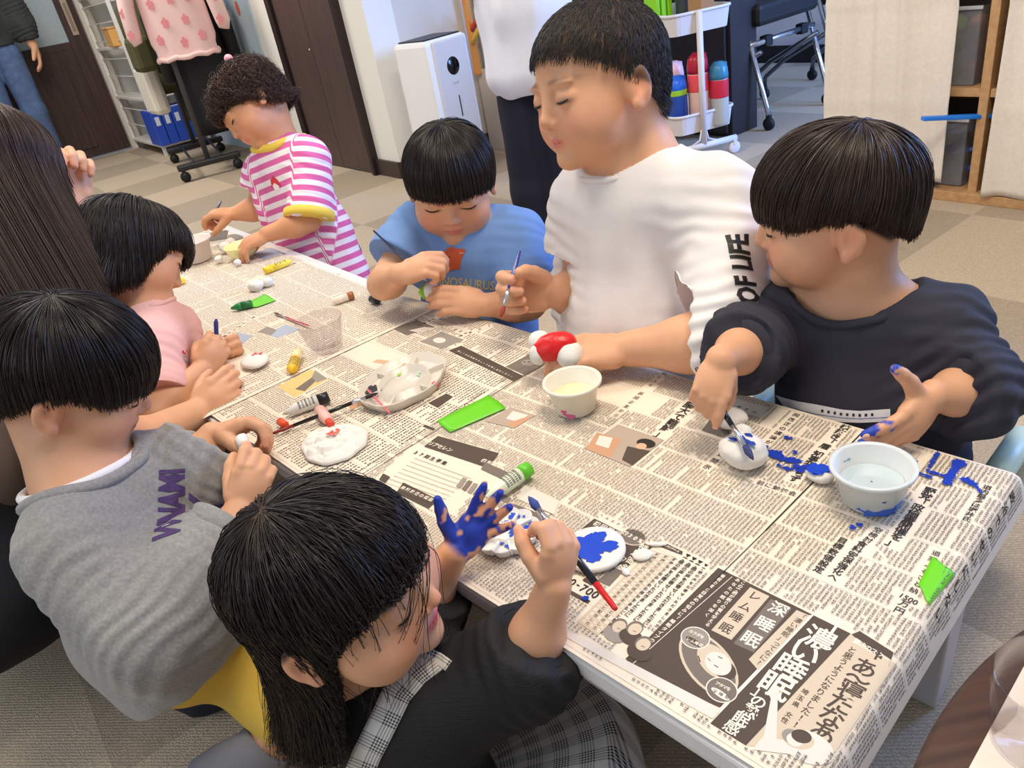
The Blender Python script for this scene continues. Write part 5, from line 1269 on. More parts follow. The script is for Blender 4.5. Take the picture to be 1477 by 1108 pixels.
def decal(name, shape, o, u, v, size, target, m, parent, off=.0012, res=.004, mi=None):
    """flat print (list of (V2, F, mat index)) laid on a cloth surface: o origin, u right, v up, size metres per unit; projected along -(u x v)"""
    u, v = unit(u), unit(v); n = unit(np.cross(u, v)); V, Q = target
    bvh = BVHTree.FromPolygons([Vector(x) for x in V], [tuple(q) for q in Q.tolist()])
    bm = bmesh.new()
    for W2, F, k in shape:
        vs = [bm.verts.new((float(a), float(b), 0)) for a, b in np.asarray(W2)[:, :2]]
        for f in F:
            try: fc = bm.faces.new([vs[i] for i in f]); fc.material_index = k
            except ValueError: pass
    bmesh.ops.triangulate(bm, faces=bm.faces[:])
    for _ in range(4):
        long = [e for e in bm.edges if e.calc_length()*size > res*2]
        if not long: break
        bmesh.ops.subdivide_edges(bm, edges=long, cuts=1); bmesh.ops.triangulate(bm, faces=bm.faces[:])
    bad = []
    for vert in bm.verts:
        p = o+size*(u*vert.co.x+v*vert.co.y); hit, nn, _, dist = bvh.ray_cast(Vector(p+n*.12), Vector(-n), .3)
        if hit is None: bad.append(vert); continue
        vert.co = hit+Vector(n)*off-Vector(parent.location)
    bmesh.ops.delete(bm, geom=bad, context='VERTS')
    me = bpy.data.meshes.new(name); bm.to_mesh(me); bm.free()
    for x in (m if isinstance(m, list) else [m]): me.materials.append(x)
    return link(name, me, parent)
def text_shape(body, bold=.02, sx=1.0, mi=0, dx=0, dy=0, sc=1.0):
    V, F = text_mesh(body, bold); V = V[:, :2].copy(); V[:, 0] -= (V[:, 0].max()+V[:, 0].min())/2; V[:, 1] -= .36; V[:, 0] *= sx
    return (V*sc+[dx, dy], F, mi)
def poly_shape(pts, mi=0): return (np.array(pts, float), [tuple(range(len(pts)))], mi)
def disc_shape(x, y, rx, ry, mi=0, n=20): a = np.arange(n)/n*2*PI; return poly_shape(np.c_[x+rx*np.cos(a), y+ry*np.sin(a)], mi)
# ================================================================== people
def lerp(a, b, t): return np.asarray(a)*(1-t)+np.asarray(b)*t
def along(P, f):
    i = min(int(f), len(P)-2); return lerp(P[i], P[i+1], f-i)

def figure(label, base, head, neck, chest, pelvis, sh, el, wr, hands, k=1., legs=None, h=.0026, paint=None, scalp=None, fat=1.0, skin=None, armr=1.0, legr=1.0, ears=True, lips=(214, 122, 110), eyes=True):
    p = Person(label, base, h); p.k = k
    H = p.H = Head(*head, fat=fat)
    p.J = dict(neck=neck, chest=chest, pelvis=pelvis, sh=sh, el=el, wr=wr, legs=legs)
    pts = [neck, chest, pelvis, H.c+H.h*.5, H.c-H.h*.5]+list(sh)+[q for q in el if q is not None]+[q for q in wr if q is not None]+[q for l in (legs or []) for q in l]
    lo, hi = p.box(pts); lo[2] = max(lo[2], -.02)
    F = Field(lo, hi, h)
    H.ears = ears; H.field(F)
    F.cap(H.P(0, -.14, -.18), neck, .046*k, .050*k, .02*k)
    ax = p.ax = unit(np.asarray(sh[0])-np.asarray(sh[1]))
    up = unit(np.asarray(neck)-np.asarray(chest))
    F.cap(lerp(chest, neck, .35), lerp(chest, pelvis, .5), .052*k, .050*k, .03*k, flat=(ax, 1.35)); F.cap(lerp(chest, pelvis, .5), pelvis, .052*k, .058*k, .03*k, flat=(ax, 1.35))
    F.cap(lerp(sh[0], neck, .25)-up*.006, lerp(sh[1], neck, .25)-up*.006, .034*k, .034*k, .03*k)
    for i in (0, 1):
        F.cap(neck, lerp(neck, sh[i], .7), .036*k, .028*k, .03*k)
        if el[i] is None: continue
        F.chain([sh[i], el[i]], [.034*k*armr, .028*k*armr], .02*k)
        F.cap(el[i], lerp(el[i], wr[i], .35), .027*k*armr, .028*k*armr, .01*k); F.cap(lerp(el[i], wr[i], .35), wr[i], .028*k*armr, .0195*k*armr, .02*k)
        hd = hands[i]
        if hd: p.tips['RL'[i]] = hand(F, wr[i], hd['Y'], hd['N'], hd['S'], i == 0, hd['curl'], hd.get('spread', .1), hd.get('thumb', (.5, .3, .3)), fat=hd.get('fat', 1.12))
    for l in (legs or []):
        rs = [x*k*legr for x in (.058, .048, .034, .028)][:len(l)]; F.chain(l, rs, .02*k)
    def pf(V, C):
        C *= (1+.05*vnoise(V*60))[:, None]
        H.paint(V, C, scalp, lips)
        for t in p.tips.values():                                # rosy knuckles and fingertips
            for i in range(4):
                w = np.exp(-np.sum((V-t[i])**2, 1)/.00012); C[:] = C*(1-.3*w[:, None])+lin((236, 140, 116))*.3*w[:, None]
        if paint: paint(V, C, p)
    m = mat('skin', (238, 190, 156), .5, vcol=True, sss=.12, spec=.35)
    p.body = p.finish('body', F, m, 1, pf, base=skin)
    for t in p.tips.values(): nails(p, t)
    return p

def nails(p, t):
    m = MB()
    for i in range(4):
        d = t[(i, 'd')]; N = t['N']; n = unit(-(N-d*(N @ d))); c = t[i]+n*.0052*p.k*.8; M = np.stack([unit(np.cross(d, n)), d, n], 1)
        m.ell(c-p.loc, np.array([.0036, .0046, .0016])*p.k, 0, 10, 6, M)
    m.build('fingernails', mat('nail', (236, 184, 160), .3), p.body)

def shirt(p, name, m, off=.010, sleeves=(1.9, 1.9), slack=1.25, hem=.06, nk=.062, amp=.0035, seed=0, colfn=None, cuff=.004, belly=1.0, neckup=.012, low=None, sh_r=1.0, h=.003, smooth=1, extra=None, post=None, armw=1.0, nkr=None, flatk=1.4):
    k = p.k; J = p.J; sh, el, wr = J['sh'], J['el'], J['wr']; pts = [J['neck'], J['chest'], J['pelvis']]+list(sh)+[q for q in el if q is not None]+[q for q in wr if q is not None]
    if low is not None: pts = pts+[low]
    lo, hi = p.box(pts, .14); F = Field(lo, hi, h); ends = []
    for i in (0, 1):
        if el[i] is None or not sleeves[i]: continue
        A = [np.asarray(sh[i]), np.asarray(el[i]), np.asarray(wr[i])]; f = sleeves[i]
        P = [A[0]]+([A[1]] if f > 1 else [])+[along(A, f)]
        if f > 1.25: P.insert(2, along(A, 1+.5*(f-1)))
        r0 = (.034*k+off)*1.08*sh_r; r1 = (.028*k*armw+off)*slack; r2 = (.024*k*armw+off*.7)*slack*(1 if f < 1.6 else .92)
        rs = [r0, r1, r2] if len(P) == 3 else ([r0, r1] if len(P) == 2 else [r0, r1, r1*1.0, r2])
        F.chain(P, rs, .02*k); d = unit(P[-1]-P[-2]); e = P[-1]
        if cuff: F.cap(e-d*.016, e, rs[-1]+cuff*.2, rs[-1]+cuff*.2, .004)
        F.plane(e, d, e, rs[-1]+.02); ends.append((e, d, rs[-1]))
    ax = unit(np.asarray(sh[0])-np.asarray(sh[1])); ch, ne, pe = map(np.asarray, (J['chest'], J['neck'], J['pelvis']))
    pe2 = pe if low is None else np.asarray(low)
    F.cap(lerp(ch, ne, .4), lerp(ch, pe2, .5), .054*k+off, (.056*k+off)*belly, .03*k, flat=(ax, flatk)); F.cap(lerp(ch, pe2, .5), pe2, (.056*k+off)*belly, (.062*k+off)*belly, .03*k, flat=(ax, flatk))
    up = unit(ne-ch); F.cap(lerp(sh[0], ne, .2)-up*.006, lerp(sh[1], ne, .2)-up*.006, .036*k+off*.8, .036*k+off*.8, .035*k)
    for i in (0, 1): F.cap(ne-up*.008, lerp(ne, sh[i], .75), .038*k+off*.6, .031*k+off*.6, .03*k)
    d = unit(pe2-lerp(ch, pe2, .3)); F.plane(pe2+d*hem, d)
    if extra: extra(F, p)
    nd = unit(p.H.P(0, -.14, -.2)-ne) if nkr is None else unit(nkr)
    F.cap(ne+nd*neckup, ne+nd*(neckup+.10), nk*k*.92, nk*k*1.25, .006, 'sub')
    def wr_(V):
        w = folds(V, d, 16, amp, seed)
        for i in (0, 1):
            if el[i] is None or not sleeves[i]: continue
            a = unit(np.asarray(el[i])-np.asarray(sh[i])); w = w+bunch(V, el[i], a, .055*k, 55/k, amp*.8, seed+i)+bunch(V, lerp(sh[i], el[i], .12), a+ax*.3, .05*k, 45/k, amp*.6, seed+3)
            if sleeves[i] > 1.5: w = w+bunch(V, along([sh[i], el[i], wr[i]], sleeves[i]-.15), unit(np.asarray(wr[i])-np.asarray(el[i])), .05*k, 60/k, amp*.7, seed+7)
        return w
    cf = (lambda V, C: colfn(V, C, p)) if colfn else None
    o = p.finish(name, F, m, smooth, cf, wr_)
    p.shirt = p.last; p.so = o; p.ends = ends; p.ax = ax; p.nd = nd; return o

def collar(p, m, rad, r=.005, name='collar', tilt=0, lift=.0, n=48, sink=.35):
    """ribbed band round the neck opening, seated on the shirt"""
    V, Q = p.shirt; bvh = BVHTree.FromPolygons([Vector(x) for x in V], [tuple(q) for q in Q.tolist()])
    M = frame(p.nd, p.ax); P = []
    for i in range(n+1):
        a = i/n*2*PI; q = np.asarray(p.J['neck'])+p.nd*lift+rad*(M[:, 0]*math.cos(a)+M[:, 1]*math.sin(a))
        hit = bvh.find_nearest(Vector(q)); P.append(np.array(hit[0]) if hit[0] is not None else q)
    P = np.array(P); 
    for _ in range(3): P[1:-1] = (P[:-2]+2*P[1:-1]+P[2:])/4; P[0] = P[-1] = (P[1]+P[-2])/2
    return MB().tube(P-p.loc, r, n=10).build(name, m, p.so)

def cuffs(p, m, name='cuff', w=.022, grow_=.0015):
    for e, d, r in p.ends:
        MB().tube([e-d*w-p.loc, e-d*(w*.9)-p.loc, e-d*.002-p.loc, e-p.loc, e-d*.001-p.loc], [r*.9, r+grow_, r+grow_, r, r*.7], n=28, caps=False).build(name, m, p.so)

def trousers(p, m, legs, r=(.075, .062, .048), name='trousers', h=.004, amp=.003, cut=None, seed=1, hip=.07):
    k = p.k; lo, hi = p.box([q for l in legs for q in l]+[p.J['pelvis']], .13); lo[2] = max(lo[2], -.01); F = Field(lo, hi, h)
    for l in legs:
        F.chain(l, [x*k for x in r][:len(l)], .02*k)
        if cut: e = np.asarray(l[-1]); d = unit(e-np.asarray(l[-2])); F.plane(e, d, e, .09*k)
    F.cap(lerp(p.J['pelvis'], p.J['chest'], .2), p.J['pelvis'], hip*k, hip*k, .03*k, flat=(unit(np.asarray(p.J['sh'][0])-np.asarray(p.J['sh'][1])), 1.3))
    return p.finish(name, F, m, 1, None, lambda V: folds(V, (0, 0, 1), 18, amp, seed))

def eyes(p):
    H = p.H
    for sx in (-1, 1):
        m = MB()
        P = []
        for i in range(9):
            a = -1+i/4; P.append(H.P(sx*(.16+.07*a), .383-.022*a*a+sx*a*0, -.048+.016*a*a)-p.loc)
        m.tube(P, np.array([.3, .7, .9, 1, 1, 1, .9, .7, .3])*.0085*H.h, n=8); m.build('eyelashes', mat('lash', (34, 26, 24), .6), p.body)

def bowl_scalp(L):
    x, y, z = L.T
    thr = np.interp(y, [-.6, -.3, -.12, .06, .2, .42], [-.22, -.2, -.02, .12, .2, .34]); return sstep(z-thr, -.01, .03)
def root_of(front=.30, side=.08, nape=-.2):
    def f(P):
        x, y, z = P.T; thr = np.interp(y, [-.6, -.3, -.12, .06, .2, .42], [nape, nape, side-.08, side+.03, side+.12, front]); return z > thr
    return f
def cut_of(bang=.10, side=.0, back=-.24, sideback=None):
    sb = side if sideback is None else sideback
    def f(P):
        x, y, z = P.T; thr = np.interp(y, [-.7, -.4, -.2, .05, .28, .36], [back, back, sb-.05, side, bang-.03, bang]); return z < thr
    return f

def hold_brush(p, side, label, tail, tip, **kw):
    """brush through the pinch of thumb and forefinger; tail and tip are seen at these photo points"""
    t = p.tips[side]; g = (t['t']+t[0])/2; d = (R.T @ (g-CAM))[2]
    tl = at(*tail[:2], d+(tail[2] if len(tail) > 2 else 0)) if len(tail) < 4 else tail; tp = at(*tip[:2], d+(tip[2] if len(tip) > 2 else 0))
    return brush(label, tl, tp, **kw)

HM = {}
def people():
    blk = hair_mat('hair_black', (40, 32, 30)); brn = hair_mat('hair_brown', (66, 43, 33)); dbr = hair_mat('hair_darkbrown', (56, 42, 36)); lng = hair_mat('hair_long', (58, 38, 31)); buz = hair_mat('hair_buzz', (38, 34, 33), .6)
    only = globals().get('ONLY')
    for f in (boy_white, boy_blue, boy_navy, boy_grey, girl_front, girl_pink, girl_striped, woman, adult_jeans, adult_white):
        if only is None or f.__name__ in only: f()

C1 = (.25, .35, .3)
# ---------------------------------------------------------------- big boy in the white long-sleeved shirt
def boy_white():
    k = 1.32; base = (*at(905, 545, 1.3)[:2], 0)
    sh = (at(845, 292, 1.29), at(1035, 305, 1.10)); el = (at(845, 425, 1.34), at(1048, 492, 1.04)); wr = (at(798, 421, 1.265), at(905, 503, 1.115))
    pel = at(915, 560, 1.31); sp = unit(np.array([-TV[0], -TV[1], 0]))
    lg = []
    for s_ in (-1, 1):
        hp = pel+V3(*(SV*-.07*s_), -.01); kn = hp+V3(*(TV*-.20), -.10); an = kn+V3(*(TV*.26), -.05); lg.append([hp, kn, an, an+V3(*(TV*.08), -.01)])
    p = figure('boy with cropped hair in a white long-sleeved shirt, painting a red and white clay piece', base, (at(862, 122, 1.12), .226, cv(-.86, .34, -.32), cv(-.32, -.87, -.38)), at(912, 238, 1.18), at(922, 350, 1.22), pel, sh, el, wr,
               (dict(Y=cv(-1, .04, -.25), N=cv(.1, .25, -1), S=.15, curl=((.75, .9, .5), (.95, 1.0, .6), (1.0, 1.1, .6), (1.05, 1.1, .6)), thumb=(.15, .75, .35)),
                dict(Y=cv(-1, .08, .05), N=cv(-.1, .75, .65), S=.15, curl=((.25, .35, .25), (.5, .5, .3), (.6, .5, .3), (.65, .5, .3)), spread=.18, thumb=(.7, .5, .3))),
               k=k, legs=lg, fat=.97, scalp=lambda L: .8*bowl_scalp(L+np.array([0, 0, .06])))
    sw = mat('shirt_white', (226, 221, 219), .8, bump=.15, bscale=120)
    shirt(p, 'shirt', sw, off=.013, sleeves=(1.12, 1.2), slack=1.32, nk=.060, amp=.007, seed=2, belly=1.1, cuff=.006, sh_r=1.05)
    collar(p, sw, .078, .005)
    cuffs(p, sw, w=.03)
    black = mat('trouser_black', (28, 28, 32), .8, bump=.2, bscale=150)
    trousers(p, black, [l[:3] for l in lg], r=(.072, .062, .042))
    # lettering down the left sleeve
    A, B = at(1044, 335, 1.06), at(1066, 480, 1.02); u = unit(A-B); n = unit(CAM-(A+B)/2+cv(.5, 0, 0)*.4); v = np.cross(n, u)
    T = text_shape('PRIME OF LIFE', .035, .72)
    decal('lettering', [T], (A+B)/2-u*.045, u, v, .043, p.shirt, mat('print_black', (24, 24, 26), .6), p.root).parent = p.so
    hz = grow(p.H, 9000, root_of(.24, .04, -.24), lambda P: P[:, 2] < -9, 3, lift=.05, steps=3, ds=.022, grav=0, wild=.25)
    strand_mesh('hair', hz, .00062, MATS['hair_buzz'], p.root, seed=4)
    eyes(p)
    hold_brush(p, 'R', 'blue-handled brush tipped with red paint in the cropped-hair boy hand', (750, 362, .03), (722, 458, -.01), r=.0034, hcol=(38, 60, 160), ferr=.26, bris=.16, paint=(150, 60, 44))
    # clay piece in his left hand
    t = p.tips['L']; c = at(800, 500, 1.115)
    o = thing('clay_mushroom', 'red and white clay piece held by the cropped-hair boy', 'clay piece', c)
    w = mat('clay_white', (230, 226, 220), .7); M = frame(cv(-1, .25, .2))
    MB().ell((0, 0, 0), (.021, .021, .034), 0, 32, 20, M, .05, 3).build('red_body', mat('paint_red', (214, 28, 32), .35, bump=.5, bscale=160), o)
    for nm, q, r in (('white_head', at(778, 492, 1.13)-c, (.017, .018, .015)), ('white_lobe', at(776, 512, 1.12)-c, (.013, .013, .016)), ('white_base', at(822, 512, 1.11)-c, (.021, .022, .02))):
        MB().ell(q, r, 0, 24, 16, None, .06, 5).build(nm, w, o)

# ---------------------------------------------------------------- boy in the blue dinosaur shirt
def boy_blue():
    k = 1.05; base = (*at(700, 500, 1.58)[:2], 0)
    sh = (at(605, 328, 1.50), at(748, 340, 1.46)); el = (at(553, 410, 1.45), at(764, 438, 1.41)); wr = (at(577, 396, 1.37), at(700, 440, 1.375))
    pel = at(700, 505, 1.60); lg = []
    for s_ in (-1, 1):
        hp = pel+V3(*(SV*-.055*s_), 0); kn = hp+V3(*(TV*-.18), -.06); an = kn+V3(*(TV*.02), -.10); lg.append([hp, kn, an])
    p = figure('boy with a black bowl cut in a blue dinosaur t-shirt, head bent over his brush', base, (at(650, 262, 1.41), .20, cv(.04, .74, -.67), cv(-.08, -.67, -.74)), at(672, 328, 1.475), at(680, 395, 1.50), pel, sh, el, wr,
               (dict(Y=cv(.85, -.25, -.3), N=cv(.35, .45, .8), S=.12, curl=((.6, .9, .5), (.75, 1.1, .6), (.8, 1.2, .6), (.85, 1.2, .6)), thumb=(.1, .8, .4)),
                dict(Y=cv(-1, -.12, -.1), N=cv(-.1, .2, 1), S=.12, curl=((.25, .4, .3), (.3, .45, .3), (.35, .45, .3), (.45, .5, .3)), spread=.05, thumb=(.2, .7, .3))),
               k=k, legs=lg, scalp=bowl_scalp)
    sb = mat('tee_blue', (112, 148, 204), .85, bump=.15, bscale=120)
    shirt(p, 'shirt', sb, off=.012, sleeves=(.62, .8), slack=1.5, nk=.056, amp=.005, seed=5, belly=1.1)
    collar(p, sb, .06, .0045)
    trousers(p, mat('trouser_blue', (74, 92, 122), .85, bump=.2, bscale=150), lg, r=(.066, .056, .05))
    n = unit(CAM-p.J['chest']); u = unit(sh[1]-sh[0]); u = unit(u-n*(u @ n)); v = np.cross(n, u)
    dino = [poly_shape([(-.9, -1.2), (-.3, -1.3), (.0, -.6), (.5, -1.0), (.9, -.9), (.7, -.3), (.95, .1), (.6, .2), (.7, .55), (1.25, .75), (1.2, 1.0), (.5, .95), (-.1, 1.1), (-.55, .85), (-.95, .2), (-1.1, -.5)], 0),
            poly_shape([(.75, .35), (1.2, .5), (1.15, .62), (.7, .55)], 0), poly_shape([(-.9, -.5), (-.5, -.9), (-.2, -1.25), (-.85, -1.2)], 1)]+[disc_shape(x, y, .12, .07, 1) for x, y in ((-.4, .5), (-.6, .1), (-.2, .1), (0, .7))]+[poly_shape([(x, .62), (x+.08, .62), (x+.04, .5)], 2) for x in (.72, .84, .96, 1.08)]
    decal('dinosaur_print', [(V+[-.0, 1.0], F, i) for V, F, i in dino], at(650, 388, 1.44), u, v, .0195, p.shirt, [mat('dino_orange', (196, 88, 48), .7), mat('dino_brown', (110, 60, 44), .7), mat('dino_white', (236, 232, 224), .7)], p.root)
    for txt, px, sz, c in (('DINOSAURUS', (668, 408), .030, (206, 190, 120)), ('CARNIVORE', (676, 432), .022, (186, 120, 110))):
        decal('lettering', [text_shape(txt, .015, .8)], at(*px, 1.44), u, v, sz*.8, p.shirt, mat('tee_print%d' % c[2], c, .7), p.root, off=.0008)
    hz = grow(p.H, 6500, root_of(), cut_of(.06, -.05, -.24), 11, crown=(.06, -.22, 1), lift=.10, grav=.05, wild=.07, steps=17, ds=.058)
    strand_mesh('hair', hz, .0006, MATS['hair_black'], p.root, seed=5); eyes(p)
    hold_brush(p, 'R', 'dark blue brush held by the boy in the blue t-shirt', (538, 332, .02), (623, 413, -.005), r=.0024, hcol=(30, 36, 74), ferr=.16, bris=.08, paint=(200, 210, 170))
    c = (p.tips['L'][0]+p.tips['L'][1]+p.tips['L']['t'])/3+cv(-.5, -.1, -.3)*.014
    o = thing('clay_piece', 'small white clay piece with green paint held by the boy in the blue t-shirt', 'clay piece', c)
    MB().ell((0, 0, 0), (.016, .014, .018), 0, 28, 18, None, .06, 7).build('body', mat('clay_white', (230, 226, 220), .7), o)
    MB().tube([cv(-.7, .9, -.2)*.0165, cv(-1, .1, -.3)*.0178, cv(-.7, -.8, -.3)*.0165], [.004, .006, .004], n=10).build('green_stroke', mat('paint_green', (140, 206, 50), .4), o)

# ---------------------------------------------------------------- boy in the navy shirt at the right end
def boy_navy():
    k = 1.05; base = (*at(1245, 640, 1.06)[:2], 0)
    sh = (at(1135, 455, 1.04), at(1368, 482, .94)); el = (at(1080, 500, .985), at(1405, 562, .90)); wr = (at(1040, 520, .90), at(1345, 572, .865))
    pel = at(1255, 640, 1.06); lg = []
    for s_ in (-1, 1):
        hp = pel+V3(*(SV*-.055*s_), .0); kn = hp+V3(*(TV*-.17), -.02); an = kn+V3(*(TV*-.01), -.18); lg.append([hp, kn, an, an+V3(*(TV*-.05), -.01)])
    def paint(V, C, p):
        t = p.tips['L']; w = np.zeros(len(V))
        for i in range(4): w = np.maximum(w, np.exp(-np.sum((V-t[i]-t['X']*.002)**2, 1)/.00010))
        w = np.maximum(w, np.exp(-np.sum((V-t['t'])**2, 1)/.00006)); w = np.maximum(w, .9*np.exp(-np.sum((V-t['i1'])**2, 1)/.00012)); w = np.maximum(w, .9*np.exp(-np.sum((V-t['i2'])**2, 1)/.00014))
        w = sstep(w+.35*vnoise(V*190), .45, .6); C[:] = C*(1-w[:, None])+lin((44, 72, 176))*w[:, None]
    p = figure('boy in a navy shirt with a train print at the right end of the table', base, (at(1198, 300, .94), .2, cv(-.95, .1, .3), cv(.05, -.83, -.55)), at(1226, 418, .99), at(1245, 505, 1.0), pel, sh, el, wr,
               (dict(Y=cv(-.35, .9, -.15), N=cv(.25, .05, 1), S=.098, curl=((.45, .75, .3), (.9, 1.2, .6), (1.0, 1.2, .6), (1.05, 1.2, .6)), thumb=(.2, .9, .4)),
                dict(Y=cv(-.68, .70, -.2), N=cv(-.25, -.35, .85), S=.105, curl=((.25, .2, .1), (.4, .3, .2), (.55, .4, .2), (.9, .6, .3)), spread=.2, thumb=(1.2, .0, .1))),
               k=k, legs=lg, fat=1.08, armr=.88, paint=paint, scalp=bowl_scalp)
    sn = mat('shirt_navy', (46, 46, 58), .85, bump=.15, bscale=120)
    shirt(p, 'shirt', sn, off=.011, sleeves=(1.4, 1.5), slack=1.25, nk=.076, amp=.007, seed=9, belly=1.15, neckup=-.004)
    collar(p, sn, .083, .006, lift=-.002); cuffs(p, sn, w=.02)
    trousers(p, mat('trouser_navy', (34, 36, 48), .85, bump=.2, bscale=150), [l[:3] for l in lg], r=(.066, .056, .046))
    # white train printed round the lower hem
    cs = [(1120, 572), (1150, 590), (1178, 600), (1205, 606), (1235, 607), (1268, 604), (1290, 602)]
    V, Q = p.shirt; bvh = BVHTree.FromPolygons([Vector(x) for x in V], [tuple(q) for q in Q.tolist()])
    def onshirt(px, py):
        r = unit(ray(px, py)); h = bvh.ray_cast(Vector(CAM), Vector(r), 3); return (np.array(h[0])-r*.0015) if h[0] is not None else at(px, py, .93)
    def strip(name, top, bot, m, off=0):
        n = len(top); g = []; 
        for i in range(n):
            for f in np.linspace(0, 1, 5): g.append(onshirt(top[i][0]*(1-f)+bot[i][0]*f, top[i][1]*(1-f)+bot[i][1]*f)-unit(ray(*top[i]))*off-p.loc)
        F = [(i*5+j, i*5+j+1, (i+1)*5+j+1, (i+1)*5+j) for i in range(n-1) for j in range(4)]
        return link(name, raw_mesh(name, g, F, m, smooth=True), p.root)
    xs = np.linspace(1119, 1284, 40); top = [(x, np.interp(x, [1119, 1130, 1150, 1180, 1215, 1240, 1284], [570, 574, 579, 584, 591, 593, 590])) for x in xs]; bot = [(x, np.interp(x, [1119, 1130, 1150, 1180, 1215, 1240, 1284], [571, 586, 597, 605, 609, 610, 608])) for x in xs]
    strip('train_print', top, bot, mat('train_white', (226, 226, 230), .7))
    strip('train_stripe', [(x, y*.3+b*.7-1) for (x, y), (_, b) in zip(top, bot)][6:], [(x, y*.3+b*.7) for (x, y), (_, b) in zip(top, bot)][6:], mat('train_blue', (60, 80, 150), .7), .0004)
    for i, x in enumerate((1186, 1195, 1204, 1213, 1222, 1231, 1240, 1249, 1258)):
        y = np.interp(x, [a for a, _ in top], [b for _, b in top])*.62+np.interp(x, [a for a, _ in bot], [b for _, b in bot])*.38; strip('train_window', [(x-1.8, y-2), (x+1.8, y-2)], [(x-1.8, y+2), (x+1.8, y+2)], mat("print_black", (24, 24, 26), .6), .0006)
    hz = grow(p.H, 7500, root_of(), cut_of(.02, .04, -.2, .04), 21, crown=(.0, -.30, 1), lift=.085, grav=.05, wild=.07, steps=17, ds=.058)
    strand_mesh('hair', hz, .0006, MATS['hair_darkbrown'], p.root, seed=6)
    eyes(p)
    t = p.tips['R']; g = (t['t']+t[0])/2; tip = onz(1087, 664, TZ+.036); d = unit(tip-g)
    brush('black-handled brush loaded with blue paint in the navy-shirt boy hand', at(1028, 562, .915)-d*.05, tip, .0030, (22, 22, 26), None, .2, .14, (52, 60, 110), bw=1.5)
    # low chair with a mint backrest
    c = pel+V3(0, 0, -pel[2]); o = thing('child_chair', 'small mint green chair under the navy-shirt boy', 'chair', c, TA)
    mint = mat('mint', (190, 214, 206), .4); zt = pel[2]-.085
    MB().box((0, 0, zt), (.27, .25, .02)).build('seat', mint, o, bev=.006)
    for x in (-.11, .11):
        for y in (-.1, .1): MB().tube([(x, y, 0), (x, y, zt)], .012, n=12).build('leg', mint, o)
    MB().tube([(-.15, -.1, zt), (-.165, -.04, zt+.13), (-.165, .06, zt+.13), (-.15, .11, zt)], .016, n=12).build('armrest', mint, o)
    MB().tube([(.15, -.1, zt), (.165, -.04, zt+.1), (.165, .06, zt+.1), (.15, .11, zt)], .016, n=12).build('armrest', mint, o)
    MB().box((0, -.135, zt+.12), (.26, .018, .1)).build('backrest', mint, o, bev=.006)

